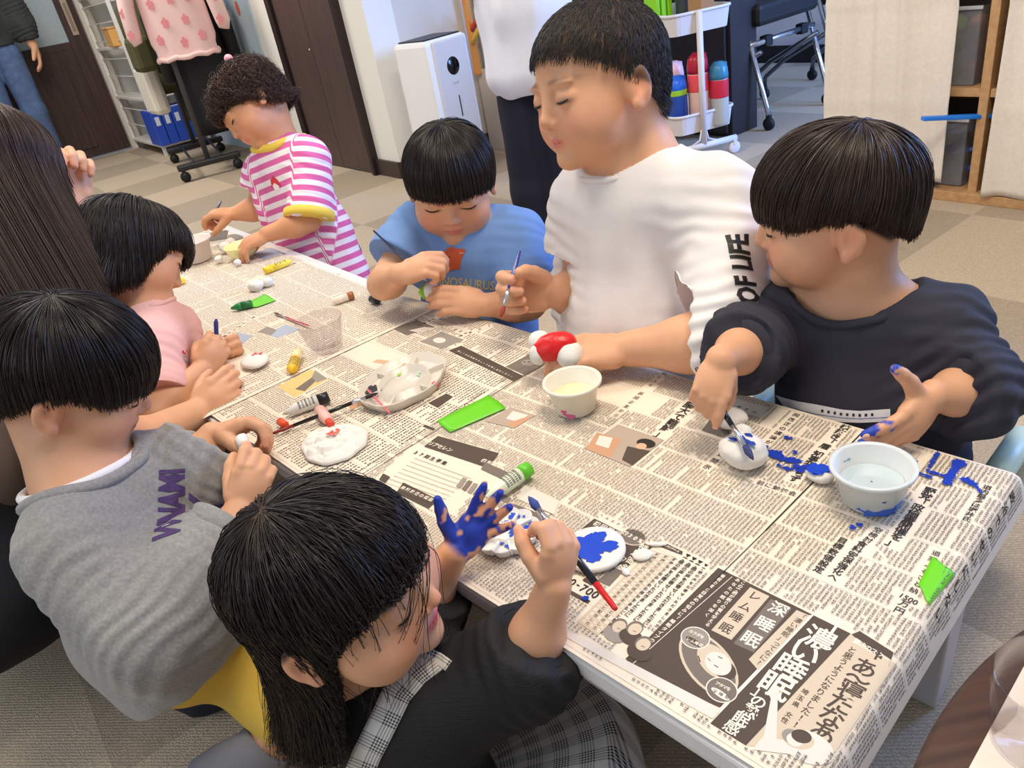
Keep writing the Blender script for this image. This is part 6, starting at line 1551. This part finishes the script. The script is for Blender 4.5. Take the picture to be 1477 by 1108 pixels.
# ---------------------------------------------------------------- boy in the grey sweatshirt
def boy_grey():
    k = 1.12; base = (*at(250, 960, 1.04)[:2], 0)
    sh = (at(112, 800, .915), at(205, 690, 1.05)); el = (at(228, 898, .90), at(258, 700, 1.06)); wr = (at(348, 738, .985), at(308, 630, 1.08))
    pel = at(280, 902, 1.03); lg = [[at(318, 912, 1.08), at(430, 1018, 1.03), at(372, 1098, 1.02), at(300, 1150, 1.0)], [at(310, 915, 1.09), at(430, 940, 1.12), at(330, 1015, 1.16), at(288, 1022, 1.15)]]
    for l in lg:
        for i in range(len(l)): l[i][2] = max(l[i][2], .045)
    p = figure('boy in a grey sweatshirt with purple letters opening a white marker', base, (at(107, 540, .97), .205, cv(.9, .17, .38), cv(.12, -.85, -.45)), at(118, 690, .985), at(180, 800, 1.0), pel, sh, el, wr,
               (dict(Y=cv(.3, -.95, .1), N=cv(-.3, .1, 1), S=.115, curl=((.55, .6, .4), (.8, .9, .5), (.9, 1.0, .6), (1.0, 1.1, .6)), thumb=(.2, .6, .3)),
                dict(Y=cv(.9, -.35, .1), N=cv(.35, 1, -.1), S=.115, curl=((.75, .8, .4), (.9, .8, .4), (.95, .9, .4), (1.0, .9, .4)), spread=.08, thumb=(.3, .9, .2))),
               k=k, legs=lg, legr=.74, scalp=bowl_scalp, fat=1.08)
    def gm():
        return mat('sweat_grey', (152, 150, 148), .95, bump=.35, bscale=260, var=.22, vscale=240, sheen=.2)
    sg = gm()
    shirt(p, 'sweatshirt', sg, off=.017, sleeves=(1.86, 1.8), slack=1.42, nk=.066, amp=.007, seed=13, belly=1.14, hem=.035, neckup=.002, nkr=lerp(unit(p.H.P(0, -.14, -.2)-p.J['neck']), cv(-.2, -.9, -.5), .4), cuff=.003)
    collar(p, sg, .082, .008); cuffs(p, sg, w=.03)
    # undershirt edge
    M = frame(p.nd, p.ax); P = [np.asarray(p.J['neck'])+p.nd*.006-p.loc+.066*k*.93*(M[:, 0]*math.cos(a)+M[:, 1]*math.sin(a)) for a in np.arange(33)/32*2*PI]
    MB().tube(P, .006, n=10).build('undershirt_edge', mat('undershirt', (240, 238, 240), .85), p.root)
    u, v = cv(-.12, -.9, .3), cv(-.88, -.3, -.2); v = unit(v-u*(u @ v)); n = np.cross(u, v)
    pur = mat('print_purple', (80, 56, 108), .75)
    o1 = at(244, 728, .95)
    decal('lettering', [text_shape('WNAMI', .045, .72, sc=1.0), text_shape('Y', .02, 1.0, dy=-.95, dx=.1, sc=1.3), text_shape('+', .02, 1.0, dy=-1.6, dx=.2, sc=.6)], o1, u, v, .040, p.shirt, pur, p.root)
    yel = mat('shorts_yellow', (214, 178, 74), .85, bump=.2, bscale=150)
    trousers(p, yel, [[lg[0][0], lerp(lg[0][0], lg[0][1], 1.08)], [lg[1][0], lerp(lg[1][0], lg[1][1], .95)]], r=(.060, .054), name='shorts', cut=True, hip=.078)
    for l, c, nm in ((lg[1], (30, 32, 44), 'dark sock'), (lg[0], (112, 114, 124), 'grey sock')):
        MB().tube(np.array([lerp(l[1], l[2], .7), l[2], lerp(l[2], l[3], .6), l[3], l[3]+unit(l[3]-l[2])*.03])-p.loc, [.034*k, .035*k, .036*k, .033*k, .012*k], n=20).build('sock', mat('sock%d' % c[0], c, .9, bump=.3, bscale=300), p.root)['label'] = nm
    hz = grow(p.H, 7500, root_of(), cut_of(.0, .03, -.30, -.06), 31, crown=(.0, -.25, 1), lift=.11, grav=.05, wild=.06, steps=17, ds=.058)
    strand_mesh('hair', hz, .0006, MATS['hair_black'], p.root, seed=7); eyes(p)
    marker('white paint marker held in both hands of the grey-sweatshirt boy', at(347, 630, (R.T @ (p.tips['L']['t']-CAM))[2]), at(369, 680, (R.T @ (p.tips['R'][0]-CAM))[2]), .0085, (238, 236, 232), (236, 234, 230), capf=.3, nose=.25)

# ---------------------------------------------------------------- small girl in front with the blue hand
def girl_front():
    k = .98; base = (*at(620, 1130, .86)[:2], 0)
    sh = (at(632, 1015, .775), at(560, 962, .88)); el = (at(762, 955, .745), at(600, 880, .84)); wr = (at(799, 845, .70), at(655, 797, .80))
    pel = at(640, 1190, .84)
    lg = [[pel+V3(.05, -.01, 0), pel+V3(.12, .14, -.02), pel+V3(.02, .12, -.10)], [pel+V3(-.05, .01, 0), pel+V3(-.02, .17, -.02), pel+V3(-.08, .10, -.10)]]
    for l in lg:
        for q in l: q[2] = max(q[2], .05)
    def paint(V, C, p):
        t = p.tips['L']; P = t['P']; S = .084; N = t['N']
        rel = V-P(0, .3, 0); d = np.linalg.norm(rel, axis=1); side = (V-P(0, .3, 0)) @ N
        w = (d < .07)*sstep(side, -.004, .004)*sstep(vnoise(V*85)+.55*vnoise(V*210+4), -.55, -.35)
        y = rel @ t['Y']; w = w*sstep(y, -.026, -.016); x = rel @ t['X']; w *= 1-sstep(-x-.012+y*.4, 0, .008)*sstep(-y, -.002, .012)
        C[:] = C*(1-w[:, None])+(lin((36, 60, 168))[None]*(1+.35*vnoise(V*120))[:, None])*w[:, None]
    p = figure('small girl in a black top and plaid pinafore in front, raising a blue painted palm', base, (at(492, 838, .715), .198, cv(.95, -.1, -.30), cv(-.26, -.78, -.56)), at(520, 965, .79), at(580, 1060, .81), pel, sh, el, wr,
               (dict(Y=cv(.15, -.85, -.25), N=cv(-.55, -.1, .8), S=.088, curl=((.8, 1.1, .6), (1.0, 1.2, .7), (1.05, 1.25, .7), (1.1, 1.3, .7)), thumb=(.25, .8, .5), fat=1.2),
                dict(Y=cv(.68, -.72, .05), N=cv(.15, -.05, -1), S=.084, curl=((.12, .1, .1), (.15, .15, .1), (.15, .15, .1), (.2, .2, .1)), spread=.34, thumb=(.95, .1, -.1), fat=1.15)),
               k=k, legs=lg, h=.0022, armr=.86, paint=paint, fat=1.16, lips=(216, 84, 96), scalp=lambda L: .9*bowl_scalp(L))
    bt = mat('top_black', (22, 22, 25), .8, bump=.5, bscale=90, stretch=(1, 1, 6))
    shirt(p, 'top', bt, off=.012, sleeves=(1.36, 1.5), slack=1.22, nk=.052, amp=.004, seed=17, neckup=.004, sh_r=1.25, cuff=.0)
    e, d, r = p.ends[0]; MB().tube([e-d*.012-p.loc, e-d*.006-p.loc, e-p.loc], [r*.95, r*1.04, r*.98], n=28, caps=False).build('cuff', bt, p.root)
    # plaid pinafore: straps and skirt
    pl = plaid()
    V, Q = p.shirt; bvh = BVHTree.FromPolygons([Vector(x) for x in V], [tuple(q) for q in Q.tolist()])
    def strap(pts, w, nm='strap'):
        n = 40; P = np.array(pts, float); t = np.linspace(0, len(P)-1, n); px = np.interp(t, range(len(P)), P[:, 0]); py = np.interp(t, range(len(P)), P[:, 1]); g = []
        tx, ty = np.gradient(px), np.gradient(py); L_ = np.hypot(tx, ty)
        for i in range(n):
            for f in np.linspace(-1, 1, 7):
                x, y = px[i]-ty[i]/L_[i]*w*f, py[i]+tx[i]/L_[i]*w*f; r = unit(ray(x, y)); h = bvh.ray_cast(Vector(CAM), Vector(r), 3)
                g.append((np.array(h[0]) if h[0] is not None else (g[-1]+p.loc if g else at(x, y, .75)))-r*(.003 if h[0] is not None else 0)-p.loc)
        g = np.array(g); uvs = None
        F = [(i*7+j, i*7+j+1, (i+1)*7+j+1, (i+1)*7+j) for i in range(n-1) for j in range(6)]
        col = np.array([[np.hypot(px[i]-px[0], py[i]-py[0])*.00068, f*w*.00068, 0] for i in range(n) for f in np.linspace(-1, 1, 7)])
        o = link(nm, raw_mesh(nm, g, F, pl, smooth=True, colors=col), p.root); s = o.modifiers.new('s', 'SOLIDIFY'); s.thickness = .0025; return o
    strap([(624, 948), (596, 970), (572, 1000), (548, 1050), (528, 1090), (508, 1140), (495, 1200)], 21)
    strap([(588, 936), (612, 941), (632, 950), (646, 960)], 9, 'strap')
    lo = pel+V3(-.3, -.3, -.2); F = Field(lo, pel+V3(.32, .34, .2), .004)
    F.cap(lerp(p.J['chest'], pel, .62), pel, .072, .10, .03, flat=(p.ax, 1.3)); F.cap(pel, pel+V3(.06, .05, -.03), .12, .165, .03, flat=(p.ax, 1.2))
    F.plane(pel+V3(0, 0, -.14), (0, 0, -1)); dn = unit(lerp(p.J['chest'], pel, .5)-pel); F.plane(lerp(p.J['chest'], pel, .62), dn)
    def pc(V, C):
        d_ = V-pel; a = np.arctan2(d_ @ p.ax, d_ @ np.cross(p.ax, (0, 0, 1))); C[:, 0] = np.linalg.norm(d_, axis=1); C[:, 1] = a*.16; C[:, 2] = 0
    p.finish('skirt', F, pl, 1, pc, lambda V: .006*np.sin(np.arctan2((V-pel)[:, 1], (V-pel)[:, 0])*15)*sstep(-(V-pel)[:, 2], -.1, .1), base=V3(0, 0, 0))
    cut = lambda P: P[:, 2] < np.interp(P[:, 1], [-.6, -.1, .1, .2, .34], [-.8, -.72, -.05, .06, .12])
    hz = grow(p.H, 8000, root_of(.28, .12, -.22), cut, 41, crown=(.0, -.3, 1), lift=.11, grav=.07, wild=.07, steps=22, ds=.06, gdir=cv(-.34, .93, .1), zfree=-.05, curl=.012)
    strand_mesh('hair', hz, .00055, MATS['hair_black'], p.root, seed=8); eyes(p)
    w = grow(p.H, 60, lambda P: (P[:, 2] > .3) & (np.abs(P[:, 0]) < .3), lambda P: P[:, 2] < -.5, 43, lift=.16, grav=.08, wild=.5, steps=30, gdir=cv(.3, .9, 0))
    strand_mesh('loose_strands', w, .0005, MATS['hair_black'], p.root, seed=9)
    t = p.tips['R']; dd = (R.T @ ((t['t']+t[0])/2-CAM))[2]
    brush('black brush with a red handle end and blue bristles in the front girl fist', at(889, 880, dd-.03), at(762, 716, dd+.10), .0033, (24, 22, 28), (206, 34, 34), .13, .14, (56, 76, 150), bw=1.5)

def plaid():
    if 'plaid' in MATS: return MATS['plaid']
    m = mat('plaid', (230, 228, 224), .85); nt = m.node_tree; L = nt.links; b = nt.nodes['Principled BSDF']
    a = nt.nodes.new('ShaderNodeAttribute'); a.attribute_name = 'Col'; sp = nt.nodes.new('ShaderNodeSeparateColor'); L.new(a.outputs['Color'], sp.inputs['Color'])
    def M(op, x, y=None):
        n = nt.nodes.new('ShaderNodeMath'); n.operation = op
        for i, q in enumerate((x, y)):
            if q is None: continue
            if isinstance(q, (int, float)): n.inputs[i].default_value = q
            else: L.new(q, n.inputs[i])
        return n.outputs[0]
    def bars(c):
        fine = M('GREATER_THAN', M('FRACT', M('MULTIPLY', c, 330)), .5); wide = M('GREATER_THAN', M('FRACT', M('MULTIPLY', c, 36)), .42); return M('MULTIPLY', fine, wide)
    u, v = bars(sp.outputs['Red']), bars(sp.outputs['Green'])
    s = M('MULTIPLY', M('ADD', u, v), .5); r = nt.nodes.new('ShaderNodeMix'); r.data_type = 'RGBA'; r.inputs['A'].default_value = list(lin((216, 212, 208)))+[1]; r.inputs['B'].default_value = list(lin((26, 25, 28)))+[1]
    L.new(s, r.inputs['Factor']); L.new(r.outputs['Result'], b.inputs['Base Color']); return m

# ---------------------------------------------------------------- small girl in pink beside the woman
def girl_pink():
    k = .98; base = (*at(225, 640, 1.42)[:2], 0)
    sh = (at(222, 512, 1.33), at(250, 478, 1.45)); el = (at(226, 598, 1.28), at(262, 545, 1.47)); wr = (at(292, 535, 1.34), at(312, 515, 1.45))
    pel = at(205, 650, 1.33)
    p = figure('small girl in a pink t-shirt, hands clasped round a pen', base, (at(195, 366, 1.40), .195, cv(.8, .3, .5), cv(.1, -.93, .35)), at(213, 452, 1.40), at(222, 530, 1.365), pel, sh, el, wr,
               (dict(Y=cv(.4, -.85, .3), N=cv(-.4, -.1, .9), S=.112, curl=((1.0, 1.3, .7), (1.1, 1.3, .7), (1.15, 1.3, .7), (1.2, 1.3, .7)), thumb=(.2, .9, .6)),
                dict(Y=cv(.6, -.2, -.2), N=cv(-.3, .2, -.9), S=.11, curl=((.9, 1.1, .6), (1.0, 1.2, .6), (1.05, 1.2, .6), (1.1, 1.2, .6)), thumb=(.2, .8, .5))),
               k=k, legs=[[pel, pel+V3(.14, .02, -.04), pel+V3(.05, -.05, -.12)]], scalp=bowl_scalp, ears=False)
    sp = mat('tee_pink', (238, 186, 180), .85, bump=.15, bscale=120)
    shirt(p, 'shirt', sp, off=.011, sleeves=(.72, .7), slack=1.45, nk=.054, amp=.004, seed=23); collar(p, sp, .058, .0045)
    n = unit(cv(.35, -.3, -.9)); up = unit(np.asarray(p.J['neck'])-pel); v = unit(up-n*(up @ n)); u = np.cross(v, n)
    decal('cupcake_print', [poly_shape([(-.6, 0), (.6, 0), (.4, -1.2), (-.4, -1.2)], 1), poly_shape([(-.8, 0), (.8, 0), (.65, .5), (.2, .95), (-.2, .95), (-.65, .5)], 0), disc_shape(0, 1.1, .2, .2, 0)], at(271, 520, 1.36), u, v, .011, p.shirt, [mat('cup_red', (214, 70, 90), .7), mat('cup_grey', (160, 166, 170), .7)], p.root)
    trousers(p, mat('trouser_rose', (96, 84, 92), .85), [[pel, pel+V3(.14, .02, -.04), pel+V3(.05, -.05, -.12)]], r=(.07, .055, .045))
    cut = lambda P: P[:, 2] < np.interp(P[:, 1], [-.6, -.1, .1, .25, .34], [-.62, -.6, -.45, .0, .06])
    hz = grow(p.H, 5000, root_of(), cut, 51, crown=(.0, -.2, 1), lift=.15, grav=.06, wild=.06, steps=20, ds=.06)
    strand_mesh('hair', hz, .0007, MATS['hair_black'], p.root, seed=10); eyes(p)
    t = p.tips['R']; c = t['P'](.05, .5, .15); o = MB().tube([cv(.05, .9, .1)*.05, cv(.02, -1, .1)*.038, cv(.02, -1, .1)*.044], [.004, .004, .002], n=12).build('pen', mat('pen_blue', (44, 48, 120), .35), loc=c); tag(o, 'dark blue pen poking out of the pink-shirt girl fist', 'pen')

# ---------------------------------------------------------------- girl in the pink striped top at the far end
def girl_striped():
    k = 1.0; base = (*at(480, 400, 2.05)[:2], 0)
    sh = (at(378, 252, 2.02), at(448, 232, 1.93)); el = (at(376, 300, 2.06), at(446, 318, 1.92)); wr = (at(340, 308, 2.05), at(385, 338, 1.90))
    pel = at(462, 372, 2.06); low = at(478, 400, 2.07)
    lg = [[pel+V3(-.04, .02, 0), pel+V3(-.03, .03, -.24), (pel+V3(-.03, .06, 0))*[1, 1, 0]+[0, 0, .03]], [pel+V3(.05, -.02, 0), pel+V3(.06, .0, -.24), (pel+V3(.06, .03, 0))*[1, 1, 0]+[0, 0, .03]]]
    p = figure('girl with curly tied-up hair in a pink striped top, standing at the far end', base, (at(361, 152, 1.92), .195, cv(-.6, .75, -.25), cv(-.75, -.6, -.25)), at(402, 208, 1.97), at(424, 270, 1.99), pel, sh, el, wr,
               (dict(Y=cv(-.85, .0, -.1), N=cv(.2, .8, .5), S=.118, curl=((.5, .8, .5), (.8, 1.0, .6), (.9, 1.1, .6), (1.0, 1.1, .6)), thumb=(.15, .8, .4)),
                dict(Y=cv(-.85, .45, -.05), N=cv(.1, .75, .6), S=.118, curl=((.5, .5, .3), (.6, .5, .3), (.6, .5, .3), (.65, .5, .3)), spread=.12, thumb=(.5, .6, .3))),
               k=k, legs=lg, h=.003, skin=lin((212, 152, 112)), scalp=lambda L: .8*bowl_scalp(L))
    m = stripes(); ya = mat('rib_yellow', (240, 206, 84), .8)
    def cf(V, C, p):
        dn = unit(np.asarray(low)-np.asarray(p.J['neck'])); t = (V-p.J['neck']) @ dn
        for i in (0, 1):
            a = unit(np.asarray(el[i])-np.asarray(sh[i])); q = V-np.asarray(sh[i]); s_ = q @ a; r = np.linalg.norm(q-np.outer(s_, a), axis=1); out = ((V-p.J['chest']) @ p.ax)*(1 if i == 0 else -1)
            w = sstep(out, .072, .084)*(r < .07); t = t*(1-w)+(s_+.013)*w
        C[:, 0] = t+.2; C[:, 1] = 0; C[:, 2] = 0
    shirt(p, 'shirt', m, off=.012, sleeves=(1.05, 1.0), slack=1.4, nk=.054, amp=.005, seed=27, belly=1.12, low=low, hem=.07, colfn=cf)
    collar(p, ya, .068, .010); cuffs(p, ya, w=.024, grow_=.007)
    trousers(p, mat('leggings_grey', (96, 96, 104), .85), lg, r=(.066, .05, .042))
    n = unit(cv(-.5, .1, -.85)); up = unit(np.asarray(p.J['neck'])-pel); v = unit(up-n*(up @ n)); u = np.cross(v, n)
    decal('red_patch', [poly_shape([(-.9, -.4), (-.5, .7), (.2, 1.1), (.8, .4), (1.1, -.5), (.6, -.3), (0, .2), (-.5, .0)], 0), poly_shape([(-.55, -.05), (0, .2), (.6, -.3), (.5, -.8), (-.4, -.75)], 1)], at(396, 266, 1.93), u, v, .018, p.shirt, [mat('patch_red', (220, 56, 66), .7), mat('patch_white', (248, 240, 236), .7)], p.root)
    hz = grow(p.H, 4000, root_of(.26, .05, -.2), lambda P: P[:, 2] < np.interp(P[:, 1], [-.6, -.2, .1, .3], [-.3, -.28, .02, .12]), 61, crown=(0, .1, 1), lift=.12, grav=.02, wild=.5, steps=14, curl=.045)
    strand_mesh('hair', hz, .0008, MATS['hair_brown'], p.root, seed=12)
    hz = grow(p.H, 900, lambda P: (P[:, 1] < -.2) & (P[:, 2] > .0), lambda P: P[:, 2] < -9, 63, crown=(0, -.1, 1), lift=.2, grav=.05, wild=.5, steps=8, curl=.045, maxlen=.3)
    strand_mesh('ponytail', hz, .0008, MATS['hair_brown'], p.root, seed=13); eyes(p)
    MB().ell(p.H.P(.0, -.26, .57)-p.loc, (.011, .011, .011)).build('hair_bobble', mat('bobble_pink', (246, 170, 180), .4), p.root)
    hold_brush(p, 'R', 'short purple-handled brush held by the striped-top girl', (319, 290, .01), (304, 319, -.01), r=.003, hcol=(66, 60, 120), ferr=.2, bris=.2, paint=(120, 110, 100))

def stripes():
    m = mat('stripe_pink', (220, 110, 170), .85); nt = m.node_tree; L = nt.links; b = nt.nodes['Principled BSDF']
    a = nt.nodes.new('ShaderNodeAttribute'); a.attribute_name = 'Col'; sp = nt.nodes.new('ShaderNodeSeparateColor'); L.new(a.outputs['Color'], sp.inputs['Color'])
    x = nt.nodes.new('ShaderNodeMath'); x.operation = 'MULTIPLY'; x.inputs[1].default_value = 36; L.new(sp.outputs['Red'], x.inputs[0])
    f = nt.nodes.new('ShaderNodeMath'); f.operation = 'FRACT'; L.new(x.outputs[0], f.inputs[0]); g = nt.nodes.new('ShaderNodeMath'); g.operation = 'GREATER_THAN'; g.inputs[1].default_value = .5; L.new(f.outputs[0], g.inputs[0])
    r = nt.nodes.new('ShaderNodeMix'); r.data_type = 'RGBA'; r.inputs['A'].default_value = list(lin((244, 234, 240)))+[1]; r.inputs['B'].default_value = list(lin((222, 104, 166)))+[1]
    L.new(g.outputs[0], r.inputs['Factor']); L.new(r.outputs['Result'], b.inputs['Base Color']); return m

# ---------------------------------------------------------------- woman with long hair at the left
def woman():
    k = 1.45; base = (*at(0, 800, 1.22)[:2], 0)
    sh = (at(75, 530, 1.24), at(60, 450, 1.42)); el = (at(140, 672, 1.06), at(128, 400, 1.52)); wr = (at(284, 596, 1.25), at(106, 296, 1.50)); pel = at(-30, 800, 1.22)
    p = figure('woman with long brown hair seated at the left edge, one hand raised', base, (at(-6, 256, 1.24), .225, cv(.5, -.05, .87), cv(-.1, -.86, -.2)), at(20, 420, 1.27), at(15, 540, 1.26), pel, sh, el, wr,
               (dict(Y=cv(.62, -.68, .3), N=cv(-.1, -.1, 1), S=.125, curl=((.4, .6, .4), (.5, .7, .4), (.6, .8, .4), (.7, .8, .4)), spread=.05, thumb=(.3, .6, .3), fat=.95),
                dict(Y=cv(.0, -1, -.1), N=cv(.6, .1, -.6), S=.16, curl=((.9, 1.2, .6), (1.0, 1.2, .7), (1.05, 1.2, .7), (1.1, 1.2, .7)), thumb=(.2, .9, .5), fat=.95)),
               k=k, h=.003, scalp=bowl_scalp, armr=.86, ears=False, skin=lin((224, 170, 136)))
    br = mat('top_brown', (92, 76, 68), .85, bump=.2, bscale=120)
    shirt(p, 'top', br, off=.012, sleeves=(1.1, 1.5), slack=1.25, nk=.05, amp=.004, seed=33, h=.004)
    # dark skirt spread on the floor
    F = Field(at(-60, 800, 1.2)-.45, at(-20, 800, 1.2)+.5, .005); F.lo[2] = -.1
    c = pel.copy(); F.ell((c[0], c[1], .09), (.23, .25, .12), None, .03); F.cap((c[0], c[1], .12), p.J['pelvis'], .12, .11, .06); 
    Pk = onz(60, 860, .03); F.cap((c[0]+.0, c[1], .1), Pk, .10, .075, .05); F.cap(Pk, onz(25, 905, .02), .06, .05, .04); F.cap(Pk, onz(90, 890, .02), .055, .04, .04)
    F.plane((0, 0, .002), (0, 0, -1))
    p.finish('skirt', F, mat('skirt_black', (22, 22, 28), .9), 1, None, lambda V: folds(V, (0, 0, 1), 14, .004, 3))
    cut = lambda P: P[:, 2] < np.interp(P[:, 1], [-.6, .1, .3, .36], [-1.5, -1.3, -.9, .1])
    hz = grow(p.H, 9000, root_of(.28, .02, -.22), cut, 71, crown=(.0, -.1, 1), lift=.06, grav=.28, wild=.06, steps=36, ds=.06, cutjit=.14, gdir=cv(.5, .86, .0), zfree=.1)
    strand_mesh('hair', hz, .0008, MATS['hair_long'], p.root, seed=15)

# ---------------------------------------------------------------- standing figures in the background
def adult_jeans():
    g = onz(70, 255, 0); k = 1.5; z = V3(0, 0, 1); f = unit(-g*[1, 1, 0]); s_ = np.cross(f, z)
    P = lambda x, y, zz: g+s_*x+f*y+z*zz
    lg = [[P(x, 0, .84), P(x*1.1, .02, .45), P(x*1.15, 0, .06), P(x*1.2, .12, .04)] for x in (-.09, .09)]
    sh = (P(.19, 0, 1.36), P(-.19, 0, 1.36)); el = (P(.25, -.02, 1.1), P(-.25, -.02, 1.1)); wr = (P(.27, .04, .86), P(-.27, .04, .86))
    hd = dict(Y=unit(-z+f*.15), N=unit(-s_), S=.18, curl=C1)
    p = figure('person in a dark jacket and blue jeans standing by the sliding door at the back', (*g[:2], 0), (P(0, .02, 1.60), .225, f, z), P(0, 0, 1.42), P(0, 0, 1.2), P(0, 0, .90), sh, el, wr, (hd, dict(hd, N=unit(s_))), k=k, legs=lg, h=.006, scalp=bowl_scalp)
    shirt(p, 'jacket', mat('jacket_dark', (50, 52, 52), .8, bump=.3, bscale=60), off=.03, sleeves=(1.85, 1.85), slack=1.2, nk=.05, amp=.012, seed=37, h=.006, hem=.0)
    trousers(p, mat('denim', (86, 108, 150), .9, var=.25, vscale=30, bump=.2, bscale=300), [l[:3] for l in lg], r=(.062, .052, .046), h=.006, hip=.062)
    hz = grow(p.H, 900, root_of(), cut_of(.12, .0, -.25), 81, lift=.1, grav=.1); strand_mesh('hair', hz, .002, MATS['hair_black'], p.root, seed=16)
    for l in lg: MB().tube(np.array([l[2], lerp(l[2], l[3], .5), l[3], l[3]+f*.06])-p.loc-[0, 0, .0], [.048, .05, .045, .03], n=16).build('shoe', mat('shoe_dark', (40, 38, 40), .6), p.root)

def adult_white():
    d = 2.05; A = at(770, 132, d); g = V3(A[0], A[1], 0); k = 1.12; z = V3(0, 0, 1); f = unit(g*[1, 1, 0]); s_ = np.cross(f, z); s_ = unit(s_)
    P = lambda x, y, zz: g+s_*x+f*y+z*zz; hz_ = A[2]
    lg = [[P(x, 0, hz_+.08), P(x*1.05, .01, .30), P(x*1.1, 0, .05), P(x*1.15, .1, .03)] for x in (-.046, .046)]
    sh = (P(.135, 0, hz_+.50), P(-.135, 0, hz_+.50)); el = (P(.18, .06, hz_+.30), P(-.18, .06, hz_+.30)); wr = (P(.08, .2, hz_+.30), P(-.08, .2, hz_+.30))
    hd = dict(Y=unit(-s_+f*.2), N=-z, S=.13, curl=C1)
    p = figure('person in a white top and wide navy trousers standing behind the blue-shirt boy', (*g[:2], 0), (P(0, .03, hz_+.72), .205, f, z), P(0, 0, hz_+.55), P(0, 0, hz_+.36), P(0, 0, hz_+.1), sh, el, wr, (hd, dict(hd, Y=unit(s_+f*.2))), k=k, legs=lg, legr=.6, h=.005, scalp=bowl_scalp)
    shirt(p, 'top', mat('top_white', (228, 230, 240), .8, bump=.15, bscale=80), off=.022, sleeves=(.6, .6), slack=1.3, nk=.055, amp=.008, seed=41, low=P(0, 0, hz_+.06), hem=.06, h=.004, flatk=1.3)
    trousers(p, mat('trouser_deep_navy', (24, 26, 44), .85, bump=.15, bscale=200), [l[:3] for l in lg], r=(.049, .05, .05), h=.005, hip=.05)
    hz = grow(p.H, 900, root_of(), cut_of(.12, .0, -.25), 91, lift=.1, grav=.1); strand_mesh('hair', hz, .002, MATS['hair_black'], p.root, seed=17)
    for l in lg: MB().tube(np.array([l[2], lerp(l[2], l[3], .5), l[3], l[3]+f*.04])-p.loc, [.03, .036, .034, .02], n=16).build('sock', mat('sock_white', (226, 226, 226), .8), p.root)
# ================================================================== build
def lights():
    w = bpy.data.worlds.new('world'); SC.world = w; w.use_nodes = True
    w.node_tree.nodes['Background'].inputs[0].default_value = (.86, .93, 1.0, 1); w.node_tree.nodes['Background'].inputs[1].default_value = .46
    def area(name, loc, size, power, col, target):
        l = bpy.data.lights.new(name, 'AREA'); l.shape = 'RECTANGLE'; l.size, l.size_y = size; l.energy = power; l.color = col
        o = bpy.data.objects.new(name, l); COL.objects.link(o); o.location = loc
        d = Vector(target)-Vector(loc); o.rotation_euler = d.to_track_quat('-Z', 'Y').to_euler(); return o
    area('ceiling_lamp', uv(.9, .3, 2.45), (.7, .7), 44, (1, .86, .69), uv(.9, .3, 0))
    area('ceiling_lamp', uv(.5, 2.2, 2.45), (.7, .7), 34, (1, .88, .73), uv(.5, 2.2, 0))
    area('ceiling_lamp', uv(.6, 5.0, 2.45), (.9, .9), 52, (1, .93, .84), uv(.6, 5.0, 0))
    area('window_light', uv(4.1, -.6, 1.5), (1.2, 1.4), 230, (.2, .42, 1), uv(3.6, 2.2, .1))
    area('window_light', uv(-2.2, 1.0, 1.7), (1.6, 1.4), 24, (.82, .9, 1), uv(.5, 1.2, .5))

setup_camera(); lights(); room(); purifier(); shelf_unit(); coat_rack(); coats(); cart(); mobile_chairs(); curtain_shelf(); toy_stand()
ROUND = side_table()
table_at(0, 1.2, .0, .458, 0, 'white low folding table in the foreground covered with newspapers')
table_at(.0, .88, 0, .458, -math.radians(5.2), 'white low table at the far end covered with newspapers', TO+SV*1.25+TV*.037)
newspapers(); table_items()
if 'people' in globals(): people()
GROUPS = {'paint brush': 'paint brushes around the tables', 'paint tube': 'paint tubes on the tables', 'palette': 'paint palettes on the near table', 'clay piece': 'white clay pieces being painted', 'newspaper': 'newspaper sheets on the tables',
          'paint pot': 'plastic paint water pots', 'tub': 'clear toy tubs in the cube shelf', 'coat': 'dark coats on the garment rack', 'cap': 'loose tube caps', 'person': 'people around the tables'}
for o in COL.objects:
    if o.parent is None and o.get('category') in GROUPS and not o.get('group'): o['group'] = GROUPS[o['category']]
SC.view_settings.view_transform = 'Standard'; SC.view_settings.look = 'None'; SC.view_settings.exposure = -.13; SC.view_settings.gamma = 1
SC.view_settings.use_curve_mapping = False
